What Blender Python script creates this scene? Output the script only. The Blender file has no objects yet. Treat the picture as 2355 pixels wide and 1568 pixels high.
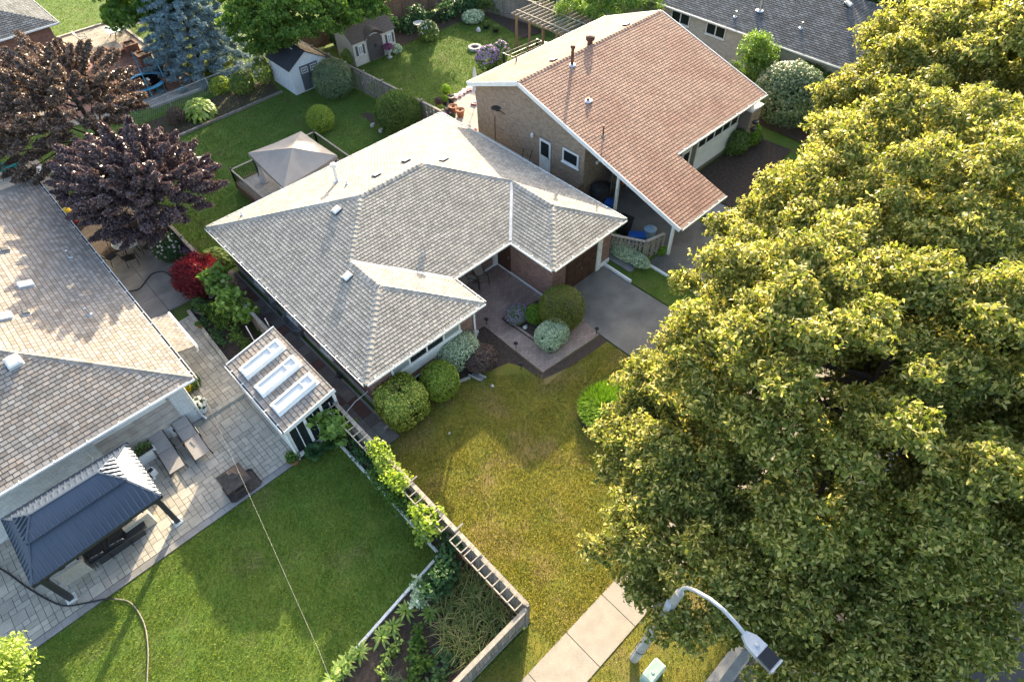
import bpy, math, random
import numpy as np
from mathutils import Vector, Matrix, noise as mnoise

SC = bpy.context.scene
COL = SC.collection
rnd = random.Random(11)
RS = np.random.RandomState(5)

# ------------------------------------------------------------------ camera
CAM_H = 23.0
FPX, PITCH, ROLL, YAW = 1866.66, 0.861723035, -0.0301789432, 0.741170708
c, s = math.cos(YAW), math.sin(YAW)
FW = np.array([s*math.cos(PITCH), c*math.cos(PITCH), -math.sin(PITCH)])
RT = np.array([c, -s, 0.0]); UPV = np.cross(RT, FW)
cr, sr = math.cos(ROLL), math.sin(ROLL)
RT, UPV = cr*RT + sr*UPV, -sr*RT + cr*UPV
CAMP = np.array([0, 0, CAM_H])
cam_data = bpy.data.cameras.new('camera'); cam = bpy.data.objects.new('camera', cam_data)
COL.objects.link(cam)
cam_data.sensor_width = 36; cam_data.lens = FPX/3000*36
cam_data.clip_start = 0.5; cam_data.clip_end = 1000
m = Matrix.Identity(4)
for i in range(3):
    m[i][0] = RT[i]; m[i][1] = UPV[i]; m[i][2] = -FW[i]; m[i][3] = CAMP[i]
cam.matrix_world = m
SC.camera = cam

# ------------------------------------------------------------------ light
SUN_EL, SUN_AZ = math.radians(17.5), math.radians(51.5)
SUNV = Vector((math.sin(SUN_AZ)*math.cos(SUN_EL), math.cos(SUN_AZ)*math.cos(SUN_EL), math.sin(SUN_EL)))
world = bpy.data.worlds.new('World'); SC.world = world; world.use_nodes = True
nt = world.node_tree; nt.nodes.clear()
wo = nt.nodes.new('ShaderNodeOutputWorld'); bg = nt.nodes.new('ShaderNodeBackground')
sky = nt.nodes.new('ShaderNodeTexSky'); sky.sky_type = 'NISHITA'; sky.sun_disc = False
sky.sun_elevation = SUN_EL; sky.sun_rotation = SUN_AZ; sky.air_density = 1.0; sky.dust_density = 3.5; sky.ozone_density = .6
bg.inputs['Strength'].default_value = 0.15
nt.links.new(sky.outputs[0], bg.inputs[0]); nt.links.new(bg.outputs[0], wo.inputs[0])
sl = bpy.data.lights.new('sun', 'SUN'); sl.energy = 4.2; sl.angle = math.radians(0.6); sl.color = (1.0, 0.85, 0.60)
so = bpy.data.objects.new('sun', sl); COL.objects.link(so)
so.rotation_euler = SUNV.to_track_quat('Z', 'Y').to_euler(); so.location = (0, 0, 60)
SC.view_settings.view_transform = 'Standard'; SC.view_settings.look = 'None'
SC.view_settings.exposure = 2.12; SC.view_settings.gamma = 1.0
SC.view_settings.use_curve_mapping = False
SC.cycles.max_bounces = 6; SC.cycles.diffuse_bounces = 3; SC.cycles.transparent_max_bounces = 6

# ------------------------------------------------------------------ picture point -> place (2354 px wide overview)
F_OV = FPX/1.27443
def ray(u, v):
    return RT*((u-1177)/F_OV) - UPV*((v-784)/F_OV) + FW
def P(u, v, z=0.0):
    d = ray(u, v); t = (z-CAM_H)/d[2]; return (d[0]*t, d[1]*t, z)
def AX(u, v, x):
    d = ray(u, v); t = x/d[0]; return (x, d[1]*t, CAM_H+d[2]*t)
def AY(u, v, y):
    d = ray(u, v); t = y/d[1]; return (d[0]*t, y, CAM_H+d[2]*t)
def onplane(u, v, O, N):
    d = ray(u, v); O = np.array(O); N = np.array(N); t = np.dot(O-CAMP, N)/np.dot(d, N); return CAMP+d*t
def pix(p):
    q = np.array(p)-CAMP; w = q@FW; return 1177+F_OV*(q@RT)/w, 784-F_OV*(q@UPV)/w

# ------------------------------------------------------------------ materials
MATS = {}
def mat(name, col, col2=None, rough=.75, scale=3., fine=0., fscale=40., isl=0., bump=0., bscale=30., spec=.3, metal=0., ramp=(.35, .65), col3=None, scale3=.6, r3=(.45, .62), hue=0.):
    """noise-mixed surface: col<->col2 at `scale`, third colour patches, fine grain, per-piece brightness"""
    M = bpy.data.materials.new(name); M.use_nodes = True; MATS[name] = M
    n = M.node_tree.nodes; L = M.node_tree.links; b = n['Principled BSDF']
    b.inputs['Roughness'].default_value = rough; b.inputs['Specular IOR Level'].default_value = spec; b.inputs['Metallic'].default_value = metal
    geo = n.new('ShaderNodeNewGeometry')
    def tex(sc, det=3.):
        t = n.new('ShaderNodeTexNoise'); t.inputs['Scale'].default_value = sc; t.inputs['Detail'].default_value = det
        L.new(geo.outputs['Position'], t.inputs['Vector']); return t.outputs['Fac']
    def mix(fac, a, b_, blend='MIX'):
        x = n.new('ShaderNodeMix'); x.data_type = 'RGBA'; x.blend_type = blend
        for sock, val in ((0, fac), (6, a), (7, b_)):
            if hasattr(val, 'node'): L.new(val, x.inputs[sock])
            elif sock == 0: x.inputs[0].default_value = val
            else: x.inputs[sock].default_value = (*val, 1)
        return x.outputs[2]
    def mr(v, a, b_, c_, d):
        x = n.new('ShaderNodeMapRange'); L.new(v, x.inputs[0])
        for i, k in enumerate((a, b_, c_, d)): x.inputs[i+1].default_value = k
        return x.outputs[0]
    out = None
    if col2 is not None: out = mix(mr(tex(scale), ramp[0], ramp[1], 0, 1), col, col2)
    else: out = mix(0., col, col)
    if col3 is not None: out = mix(mr(tex(scale3, 4.), r3[0], r3[1], 0, 1), out, col3)
    if isl or hue:
        oi = n.new('ShaderNodeObjectInfo'); ad = n.new('ShaderNodeMath'); ad.operation = 'ADD'
        L.new(geo.outputs['Random Per Island'], ad.inputs[0]); L.new(oi.outputs['Random'], ad.inputs[1])
        fr = n.new('ShaderNodeMath'); fr.operation = 'FRACT'; L.new(ad.outputs[0], fr.inputs[0])
        if isl:
            v = mr(fr.outputs[0], 0, 1, 1-isl, 1+isl)
            cc = n.new('ShaderNodeCombineColor')
            for i in range(3): L.new(v, cc.inputs[i])
            out = mix(1., out, cc.outputs[0], 'MULTIPLY')
        if hue:
            f2 = n.new('ShaderNodeMath'); f2.operation = 'MULTIPLY'; L.new(fr.outputs[0], f2.inputs[0]); f2.inputs[1].default_value = 7.31
            f3 = n.new('ShaderNodeMath'); f3.operation = 'FRACT'; L.new(f2.outputs[0], f3.inputs[0])
            hs = n.new('ShaderNodeHueSaturation'); L.new(out, hs.inputs['Color'])
            L.new(mr(f3.outputs[0], 0, 1, .5-hue, .5+hue), hs.inputs['Hue']); L.new(mr(f3.outputs[0], 0, 1, 1.25, .6), hs.inputs['Saturation']); out = hs.outputs[0]
    if fine:
        v = mr(tex(fscale, 2.), .3, .7, 1-fine, 1+fine)
        cc = n.new('ShaderNodeCombineColor')
        for i in range(3): L.new(v, cc.inputs[i])
        out = mix(1., out, cc.outputs[0], 'MULTIPLY')
    L.new(out, b.inputs['Base Color'])
    if bump:
        bp = n.new('ShaderNodeBump'); bp.inputs['Strength'].default_value = bump; bp.inputs['Distance'].default_value = .02
        L.new(tex(bscale, 3.), bp.inputs['Height']); L.new(bp.outputs[0], b.inputs['Normal'])
    return M

def leafmat(name, cols, trans=.3, rough=.5, spec=.25):
    """leaf: colour picked per leaf from cols [(pos, rgb)...], part translucent"""
    M = bpy.data.materials.new(name); M.use_nodes = True; MATS[name] = M
    n = M.node_tree.nodes; L = M.node_tree.links; b = n['Principled BSDF']; out = n['Material Output']
    geo = n.new('ShaderNodeNewGeometry'); oi = n.new('ShaderNodeObjectInfo')
    ad = n.new('ShaderNodeMath'); ad.operation = 'ADD'; L.new(geo.outputs['Random Per Island'], ad.inputs[0]); L.new(oi.outputs['Random'], ad.inputs[1])
    fr = n.new('ShaderNodeMath'); fr.operation = 'FRACT'; L.new(ad.outputs[0], fr.inputs[0])
    r = n.new('ShaderNodeValToRGB'); L.new(fr.outputs[0], r.inputs[0])
    e = r.color_ramp.elements
    while len(e) < len(cols): e.new(.5)
    for el, (p_, c_) in zip(e, cols): el.position = p_; el.color = (*c_, 1)
    L.new(r.outputs[0], b.inputs['Base Color']); b.inputs['Roughness'].default_value = rough; b.inputs['Specular IOR Level'].default_value = spec
    t = n.new('ShaderNodeBsdfTranslucent'); hs = n.new('ShaderNodeHueSaturation'); hs.inputs['Saturation'].default_value = 1.15; hs.inputs['Value'].default_value = 1.5
    L.new(r.outputs[0], hs.inputs['Color']); L.new(hs.outputs[0], t.inputs['Color'])
    mx = n.new('ShaderNodeMixShader'); mx.inputs[0].default_value = trans
    L.new(b.outputs[0], mx.inputs[1]); L.new(t.outputs[0], mx.inputs[2]); L.new(mx.outputs[0], out.inputs['Surface'])
    return M

def glassmat(name, col=(.02, .025, .03), rough=.08):
    M = bpy.data.materials.new(name); M.use_nodes = True; MATS[name] = M
    b = M.node_tree.nodes['Principled BSDF']; b.inputs['Base Color'].default_value = (*col, 1)
    b.inputs['Roughness'].default_value = rough; b.inputs['Specular IOR Level'].default_value = .6
    return M

# ------------------------------------------------------------------ objects
WLOC = {}
def register(o, parent):
    COL.objects.link(o)
    if parent is not None:
        o.parent = parent
        l = WLOC.get(parent.name)
        if l is not None: o.matrix_parent_inverse = Matrix.Translation(-l)
    return o
def tag(o, label=None, cat=None, group=None, kind=None):
    if label: o['label'] = label
    if cat: o['category'] = cat
    if group: o['group'] = group
    if kind: o['kind'] = kind
    return o
def thing(name, label, cat, loc=(0, 0, 0), group=None):
    o = bpy.data.objects.new(name, None); COL.objects.link(o); o.empty_display_size = .2
    o.location = loc; WLOC[o.name] = Vector(loc)
    return tag(o, label, cat, group)
def copy_tree(o, parent=None):
    c_ = o.copy(); COL.objects.link(c_)
    if parent is not None: c_.parent = parent
    for ch in [x for x in KIDS.get(o.name, [])]: copy_tree(ch, c_)
    return c_
KIDS = {}
def kid(o, parent):
    if parent is not None: KIDS.setdefault(parent.name, []).append(o)

class MB:
    def __init__(s): s.v = []; s.f = []; s.mi = []; s.cur = 0
    def add(s, vs, fs):
        o = len(s.v); s.v += [tuple(map(float, p)) for p in vs]; s.f += [[i+o for i in f] for f in fs]; s.mi += [s.cur]*len(fs); return s
    def box(s, a, b):
        (x0, y0, z0), (x1, y1, z1) = a, b
        x0, x1 = min(x0, x1), max(x0, x1); y0, y1 = min(y0, y1), max(y0, y1); z0, z1 = min(z0, z1), max(z0, z1)
        return s.add([(x0,y0,z0),(x1,y0,z0),(x1,y1,z0),(x0,y1,z0),(x0,y0,z1),(x1,y0,z1),(x1,y1,z1),(x0,y1,z1)],
                     [(3,2,1,0),(4,5,6,7),(0,1,5,4),(1,2,6,5),(2,3,7,6),(3,0,4,7)])
    def cbox(s, c_, d, rz=0.):
        q = MB().box((-d[0]/2,-d[1]/2,-d[2]/2), (d[0]/2,d[1]/2,d[2]/2)); R = Matrix.Rotation(rz, 3, 'Z')
        return s.add([R@Vector(p)+Vector(c_) for p in q.v], q.f)
    def bar(s, a, b, w, h=None, up=(0, 0, 1)):
        h = h or w; a = Vector(a); b = Vector(b); d = (b-a).normalized(); u = Vector(up)
        if abs(d.dot(u)) > .98: u = Vector((1, 0, 0))
        sd = d.cross(u).normalized(); u = sd.cross(d)
        sd *= w/2; u *= h/2
        return s.add([a-sd-u, a+sd-u, a+sd+u, a-sd+u, b-sd-u, b+sd-u, b+sd+u, b-sd+u], [(3,2,1,0),(4,5,6,7),(0,1,5,4),(1,2,6,5),(2,3,7,6),(3,0,4,7)])
    def tube(s, pts, r, n=7, cap=True):
        pts = [Vector(p) for p in pts]; rs = r if isinstance(r, (list, tuple)) else [r]*len(pts)
        vs = []; u = None
        for i, p in enumerate(pts):
            d = (pts[min(i+1, len(pts)-1)]-pts[max(i-1, 0)]).normalized()
            if u is None: u = d.orthogonal().normalized()
            u = (u-d*u.dot(d)); u = u.normalized() if u.length > 1e-6 else d.orthogonal().normalized()
            w = d.cross(u)
            for k in range(n):
                a = 2*math.pi*k/n; vs.append(p+(u*math.cos(a)+w*math.sin(a))*rs[i])
        fs = []
        for i in range(len(pts)-1):
            for k in range(n): fs.append((i*n+k, i*n+(k+1) % n, (i+1)*n+(k+1) % n, (i+1)*n+k))
        if cap: fs.append(list(range(n))[::-1]); fs.append([(len(pts)-1)*n+k for k in range(n)])
        return s.add(vs, fs)
    def lathe(s, prof, at=(0, 0, 0), n=14):
        vs = []; fs = []
        for r, z in prof:
            for k in range(n): a = 2*math.pi*k/n; vs.append((at[0]+r*math.cos(a), at[1]+r*math.sin(a), at[2]+z))
        for i in range(len(prof)-1):
            for k in range(n): fs.append((i*n+k, i*n+(k+1) % n, (i+1)*n+(k+1) % n, (i+1)*n+k))
        fs.append(list(range(n))[::-1]); fs.append([(len(prof)-1)*n+k for k in range(n)])
        return s.add(vs, fs)
    def prism(s, poly, z0, z1):
        n = len(poly); vs = [(p[0], p[1], z0) for p in poly]+[(p[0], p[1], z1) for p in poly]
        return s.add(vs, [list(range(n))[::-1], list(range(n, 2*n))]+[(i, (i+1) % n, (i+1) % n+n, i+n) for i in range(n)])
    def face(s, pts): return s.add(pts, [list(range(len(pts)))])
    def slabpoly(s, pts, th):
        """solid plate under a 3-D polygon (thickness th along -normal)"""
        pts = [Vector(p) for p in pts]; nn = Vector((0, 0, 0))
        for i in range(len(pts)): nn += pts[i].cross(pts[(i+1) % len(pts)])
        nn.normalize(); n = len(pts); q = [p-nn*th for p in pts]
        return s.add(pts+q, [list(range(n)), list(range(n, 2*n))[::-1]]+[(i, i+n, (i+1) % n+n, (i+1) % n) for i in range(n)])
    def mesh(s, name, mats):
        me = bpy.data.meshes.new(name); me.from_pydata(s.v, [], s.f)
        if not isinstance(mats, (list, tuple)): mats = [mats]
        for x in mats: me.materials.append(MATS[x] if isinstance(x, str) else x)
        if len(mats) > 1: me.polygons.foreach_set('material_index', s.mi)
        me.update(); return me
    def build(s, name, mats, parent=None, smooth=False, **tg):
        me = s.mesh(name, mats)
        if smooth: me.polygons.foreach_set('use_smooth', [True]*len(me.polygons)); me.set_sharp_from_angle(angle=math.radians(40))
        o = bpy.data.objects.new(name, me); register(o, parent); kid(o, parent); return tag(o, **tg)

def np_mesh(name, V, F, matname):
    me = bpy.data.meshes.new(name); V = np.ascontiguousarray(V, np.float32); F = np.ascontiguousarray(F, np.int32)
    me.vertices.add(len(V)); me.vertices.foreach_set('co', V.ravel())
    k = F.shape[1]; me.loops.add(F.size); me.loops.foreach_set('vertex_index', F.ravel())
    me.polygons.add(len(F)); me.polygons.foreach_set('loop_start', np.arange(0, F.size, k, dtype=np.int32))
    me.update(calc_edges=True); me.materials.append(MATS[matname] if isinstance(matname, str) else matname)
    return me
def np_obj(name, V, F, matname, parent=None, **tg):
    o = bpy.data.objects.new(name, np_mesh(name, V, F, matname)); register(o, parent); kid(o, parent); return tag(o, **tg)

# ------------------------------------------------------------------ pieces (shingles, bricks, pavers, boards)
def clip(poly, conv):
    out = poly
    n = len(conv)
    for i in range(n):
        ax, ay = conv[i]; bx, by = conv[(i+1) % n]; inp = out; out = []
        if not inp: return []
        for j in range(len(inp)):
            p, q = inp[j], inp[(j+1) % len(inp)]
            dp = (bx-ax)*(p[1]-ay)-(by-ay)*(p[0]-ax); dq = (bx-ax)*(q[1]-ay)-(by-ay)*(q[0]-ax)
            if dp >= 0: out.append(p)
            if (dp > 0 > dq) or (dp < 0 < dq):
                t = dp/(dp-dq); out.append((p[0]+(q[0]-p[0])*t, p[1]+(q[1]-p[1])*t))
    return out
def area(p): return .5*sum(p[i][0]*p[(i+1) % len(p)][1]-p[(i+1) % len(p)][0]*p[i][1] for i in range(len(p)))
def ccw(p): return p if area(p) > 0 else p[::-1]

class Frame:
    """plane frame: origin, along, up, normal"""
    def __init__(s, O, U, W):
        s.O = Vector(O); s.U = Vector(U).normalized(); W = Vector(W); s.W = (W-s.U*W.dot(s.U)).normalized(); s.N = s.U.cross(s.W)
        s.M = Matrix(((s.U.x, s.W.x, s.N.x, s.O.x), (s.U.y, s.W.y, s.N.y, s.O.y), (s.U.z, s.W.z, s.N.z, s.O.z), (0, 0, 0, 1)))
    def to2(s, p): d = Vector(p)-s.O; return (d.dot(s.U), d.dot(s.W))
    def at(s, u, w, n=0.): return s.O+s.U*u+s.W*w+s.N*n

class Pieces:
    """collects loose pieces; the 300 that show largest become objects, the rest one part"""
    def __init__(s): s.items = []
    def tile(s, fr, rect, polys, h0, h1=None, base=-.004, inset=0.):
        """rect (u0,w0,u1,w1) clipped to convex polys; top height h0 at w0 and h1 at w1"""
        h1 = h0 if h1 is None else h1; u0, w0, u1, w1 = rect
        R4 = [(u0, w0), (u1, w0), (u1, w1), (u0, w1)]; A = (u1-u0)*(w1-w0)
        for pl in (polys or [None]):
            q = R4 if pl is None else clip(R4, pl)
            if len(q) < 3: continue
            a = area(q)
            if a < .04*A: continue
            full = a > .999*A
            if full:
                key = (round(u1-u0, 3), round(w1-w0, 3), h0, h1); loc = [(x-u0, y-w0) for x, y in R4]; mtx = fr.M @ Matrix.Translation((u0, w0, 0))
            else: key = None; loc = q; mtx = fr.M
            n = len(loc); ob = 0 if not full else w0
            hh = lambda y: h0+(h1-h0)*((y+(w0 if full else 0))-w0)/(w1-w0)
            vs = [(x, y, base) for x, y in loc]+[(x, y, hh(y)) for x, y in loc]
            fs = [list(range(n, 2*n))]+[(i, (i+1) % n, (i+1) % n+n, i+n) for i in range(n)]
            s.items.append((key, vs, fs, mtx, a))
    def raw(s, key, vs, fs, mtx, a=.05): s.items.append((key, vs, fs, mtx, a))
    def emit(s, name, mats, parent, limit=300, rest=None):
        sc = []
        for i, (key, vs, fs, mtx, a) in enumerate(s.items):
            cen = mtx @ (sum((Vector(v) for v in vs), Vector())/len(vs)); q = np.array(cen)-CAMP
            u, v = pix(cen); nrm = mtx.col[2].xyz; vis = 20 < u < 2334 and 20 < v < 1548
            fac = abs(nrm.dot(Vector(q)))/np.dot(q, q)**1.5*a
            sc.append((fac if vis else 0, i))
        few = len(s.items) <= limit
        sc.sort(reverse=True); pick = set(i for f, i in sc[:limit] if (f > 0 or few))
        if not few: pick = set(i for f, i in [x for x in sc if s.items[x[1]][0] is not None][:limit] if f > 0)
        cache = {}; V = []; Fc = []
        for i, (key, vs, fs, mtx, a) in enumerate(s.items):
            if i in pick:
                me = cache.get(key) if key else None
                if me is None:
                    me = bpy.data.meshes.new(name); me.from_pydata([tuple(v) for v in vs], [], fs); me.materials.append(MATS[mats])
                    if key: cache[key] = me
                o = bpy.data.objects.new(name, me); COL.objects.link(o); kid(o, parent)
                if parent is not None:
                    o.parent = parent
                    l = WLOC.get(parent.name)
                    o.matrix_local = (Matrix.Translation(-l) @ mtx) if l is not None else mtx
                else: o.matrix_local = mtx
            else:
                o_ = len(V); V += [tuple(mtx @ Vector(v)) for v in vs]; Fc += [[k+o_ for k in f] for f in fs]
        if V:
            me = bpy.data.meshes.new(rest or name); me.from_pydata(V, [], Fc); me.materials.append(MATS[mats])
            o = bpy.data.objects.new(rest or name+'_field', me); register(o, parent); kid(o, parent); o['kind'] = 'stuff'

def shingle_plane(pc, pts3, O, U, W, extra=None, expo=.168, tab=.2, hi=.015, lo=.004, jit=.0):
    """rows of shingle tabs over the plane polygon pts3 (convex) from its eave upward"""
    fr = Frame(O, U, W); polys = [ccw([fr.to2(p) for p in pl]) for pl in pts3]
    allp = [p for pl in polys for p in pl]; u0 = min(p[0] for p in allp); u1 = max(p[0] for p in allp); w1 = max(p[1] for p in allp); w0 = min(p[1] for p in allp)
    nrow = int((w1-w0)/expo)+1
    for r in range(nrow):
        off = (r % 2)*tab*.5+rnd.uniform(-jit, jit); k = int((u1-u0)/tab)+3
        for i in range(k):
            a = u0-tab+off+i*tab; g = tab*.045
            pc.tile(fr, (a+g, w0+r*expo, a+tab-g, w0+(r+1)*expo-expo*.15), polys, hi, lo)
    return fr

def bricks(pc, fr, poly, openings=(), L=.215, Hh=.075, g=.011, proud=.005, w0=0.):
    poly = ccw(poly); u0 = min(p[0] for p in poly); u1 = max(p[0] for p in poly); w1 = max(p[1] for p in poly)
    rows = int((w1-w0)/Hh)+1
    for r in range(rows):
        wa = w0+r*Hh; wb = wa+Hh-g; off = -(r % 2)*L/2
        i = 0
        while u0+off+i*L < u1:
            ivs = [(u0+off+i*L, u0+off+i*L+L-g)]
            for (a, b, c_, d) in openings:
                if wb > b and wa < d:
                    nv = []
                    for x, y in ivs:
                        if y <= a or x >= c_: nv.append((x, y)); continue
                        if x < a: nv.append((x, a))
                        if y > c_: nv.append((c_, y))
                    ivs = nv
            for x, y in ivs:
                if y-x > .03: pc.tile(fr, (x, wa, y, wb), [poly], proud)
            i += 1
# ================================================================== surfaces
mat('shingle_grey', (.33,.305,.265), (.285,.268,.235), .9, 1.3, .22, 55, isl=.2, bump=.35, bscale=90, col3=(.26,.243,.217), scale3=.35, r3=(.5,.75))
mat('felt_grey', (.085,.075,.066), None, 1.)
mat('felt_tan', (.085,.075,.068), None, 1.)
mat('felt_brown', (.085,.047,.034), None, 1.)
mat('felt_slate', (.03,.032,.035), None, 1.)
mat('shingle_tan', (.275,.238,.20), (.23,.21,.188), .9, 1.1, .22, 50, isl=.24, bump=.3, bscale=90, hue=.006)
mat('shingle_brown', (.345,.222,.162), (.31,.20,.15), .9, 1.5, .2, 55, isl=.16, bump=.3, bscale=90, col3=(.29,.17,.125), scale3=.5)
mat('shingle_slate', (.105,.115,.125), (.075,.085,.095), .9, 1.7, .25, 45, isl=.34, bump=.3, bscale=90)
mat('brick_main', (.29,.165,.125), (.24,.14,.115), .9, 6, .12, 60, isl=.2)
mat('brick_tan', (.36,.27,.195), (.30,.225,.165), .9, 6, .12, 60, isl=.17)
mat('brick_white', (.62,.63,.62), (.54,.55,.55), .85, 5, .08, 60, isl=.08)
mat('brick_cream', (.55,.52,.46), (.48,.45,.40), .9, 5, .08, 60, isl=.1)
mat('brick_red', (.30,.155,.115), (.24,.125,.10), .9, 5, .1, 50, isl=.17)
mat('mortar', (.36,.33,.30), (.30,.28,.25), .95, 5, .1)
mat('mortar_dark', (.20,.165,.14), (.16,.14,.12), .95, 5, .1)
mat('mortar_white', (.40,.41,.41), (.34,.35,.35), .95, 5, .1)
mat('white_paint', (.80,.80,.78), (.72,.72,.70), .5, 2.5, .04, 30)
mat('white_worn', (.72,.71,.67), (.5,.48,.44), .7, 6, .1, 40, ramp=(.5, .8))
mat('parging', (.55,.55,.53), (.45,.45,.43), .9, 2.5, .08, 40)
mat('stone_panel', (.42,.39,.36), (.34,.31,.285), .9, 3, .16, 35, isl=.12)
mat('gutter_metal', (.55,.56,.57), (.40,.40,.40), .55, 2., .1, 25, metal=.1)
mat('gutter_inside', (.10,.09,.08), (.16,.14,.12), .9, 4, .3, 30)
mat('brown_door', (.085,.042,.026), (.06,.03,.02), .55, 4, .15, 30)
mat('dark_metal', (.03,.031,.034), None, .45, spec=.5)
mat('steel', (.55,.57,.60), (.45,.47,.5), .35, 4, metal=.85)
mat('roof_navy', (.06,.08,.115), (.07,.09,.125), .42, 1.5, spec=.5, metal=.2)
mat('concrete', (.36,.315,.26), (.30,.265,.22), .95, 2.2, .2, 60, bump=.15, bscale=60, col3=(.33,.30,.26), scale3=1.1, r3=(.5, .72))
mat('concrete_grey', (.27,.265,.26), (.21,.205,.20), .95, 1.1, .15, 45, col3=(.16,.155,.15), scale3=.7, r3=(.5, .75))
mat('curb_concrete', (.42,.39,.345), (.33,.31,.28), .95, 3, .2, 50)
mat('asphalt', (.075,.075,.077), (.055,.055,.058), .95, 1.5, .3, 70, bump=.2, bscale=90, col3=(.095,.092,.088), scale3=.5)
mat('asphalt_drive', (.20,.187,.165), (.15,.142,.128), .95, 1.2, .3, 70, bump=.2, bscale=90, col3=(.12,.114,.104), scale3=.55, r3=(.5, .68))
mat('gravel_dark', (.10,.09,.085), (.20,.18,.165), .95, 30, .4, 45, bump=.5, bscale=40)
mat('paver_red', (.36,.27,.225), (.30,.225,.19), .92, 1.2, .15, 50, isl=.13, col3=(.25,.18,.155), scale3=.35, r3=(.48,.62))
mat('paver_grey', (.43,.39,.325), (.37,.34,.285), .92, 3, .16, 45, isl=.14, col3=(.32,.30,.255), scale3=.8)
mat('paver_far', (.34,.30,.26), (.29,.26,.23), .92, 3, .16, 45, isl=.12)
mat('slab_dark', (.14,.125,.115), (.19,.17,.155), .92, 2.3, .25, 40, isl=.22, hue=.02)
mat('slab_red', (.17,.085,.07), (.12,.075,.065), .92, 3, .25, 40, isl=.15)
mat('soil', (.075,.055,.043), (.048,.035,.028), 1., 6, .4, 38, bump=.8, bscale=22)
mat('soil_joint', (.085,.075,.06), (.055,.05,.042), 1., 9, .2)
mat('lawn_dry', (.185,.16,.026), (.12,.135,.022), 1., .9, .4, 30, col3=(.20,.15,.055), scale3=.55, r3=(.5, .66), bump=.6, bscale=30)
mat('lawn_green', (.075,.13,.018), (.105,.145,.024), 1., 1.1, .4, 30, col3=(.125,.13,.045), scale3=.5, r3=(.55, .75), bump=.6, bscale=30)
mat('lawn_shade', (.07,.13,.02), (.095,.145,.026), 1., 1.3, .4, 30, col3=(.105,.11,.035), scale3=.7, r3=(.56, .75), bump=.6, bscale=30)
mat('wood_grey', (.26,.235,.20), (.17,.15,.13), .92, 9, .2, 40, isl=.2)
mat('wood_brown', (.20,.13,.085), (.15,.095,.065), .92, 9, .2, 40, isl=.2)
mat('wood_pale', (.36,.32,.265), (.27,.24,.2), .92, 8, .15, 40, isl=.12)
mat('wood_cedar', (.36,.22,.12), (.29,.175,.10), .85, 8, .15, 40, isl=.15)
mat('wood_dark', (.075,.055,.045), (.055,.042,.036), .9, 8, .2, 40, isl=.2)
mat('deck_boards', (.40,.36,.31), (.31,.28,.245), .9, 7, .15, 40, isl=.14)

def flat(name, pts, z, matname, **tg):
    b = MB(); b.face([(p[0], p[1], z) for p in (pts if area(pts) > 0 else pts[::-1])]); return b.build(name, matname, None, **(tg or dict(kind='structure')))
def plate(name, pts, z0, z1, matname, parent=None, **tg):
    b = MB(); b.prism(ccw(list(pts)), z0, z1); return b.build(name, matname, parent, **(tg or dict(kind='structure')))

flat('ground', [(-160,-.6),(240,-.6),(240,240),(-160,240)], -.06, 'lawn_shade'); flat('ground', [(-160,-160),(240,-160),(240,-12),(-160,-12)], -.06, 'lawn_shade')
LAWN_FRONT = [(4.93,3.8),(16.5,3.8),(16.5,12.3),(11.5,15.6),(6.1,15.6),(5.95,14.2),(4.93,14.2)]
LAWN_VERGE = [(-20,-.35),(16.5,-.35),(16.5,2.3),(-20,2.3)]
LAWN_VERGE2 = [(20.3,-.35),(80,-.35),(80,2.3),(20.3,2.3)]
LAWN_SIDE = [(-16,2),(-3.5,4.7),(-3.5,7.9),(-1.2,8.2),(4.2,8.93),(4.2,16.0),(-16,16.0)]
LAWN_CORNER = [(-20,3.8),(4.93,3.8),(4.93,4.85),(-20,4.85)]
LAWN_BACK = [(5.35,28.9),(22.5,28.9),(21.9,46),(18,43.5),(8.2,43.2),(5.35,41)]
LAWN_BROWN = [(22.6,33.4),(36,33.4),(36,37),(37,43),(27.5,43.2),(22,46)]
LAWN_RED = [(-6,40),(10.3,48.0),(14.2,48.1),(14.2,64.7),(30,64.7),(30,90),(-6,90)]
LAWN_STRIP = [(8.2,43.3),(22,44),(21.8,49),(14.3,64),(14.2,47.9),(8.2,47.9)]
LAWN_DRIVE = [(20.42,3.8),(23.0,3.8),(23.0,13.0),(20.42,13.9)]
LAWN_BF = [(27,3.8),(60,3.8),(60,15),(27,12.2)]
flat('front_lawn', LAWN_FRONT, 0, 'lawn_dry'); flat('verge', LAWN_VERGE, 0, 'lawn_dry'); flat('verge', LAWN_VERGE2, 0, 'lawn_green')
flat('side_lawn', LAWN_SIDE, 0, 'lawn_green'); flat('corner_lawn', LAWN_CORNER, 0, 'lawn_dry')
flat('back_lawn', LAWN_BACK, 0, 'lawn_shade'); flat('neighbour_lawn', LAWN_BROWN, 0, 'lawn_green'); flat('far_lawn', LAWN_RED, 0, 'lawn_shade')
flat('strip_lawn', LAWN_STRIP, -.006, 'lawn_shade'); flat('drive_lawn', LAWN_DRIVE, 0, 'lawn_green'); flat('brown_house_lawn', LAWN_BF, 0, 'lawn_green')
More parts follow.
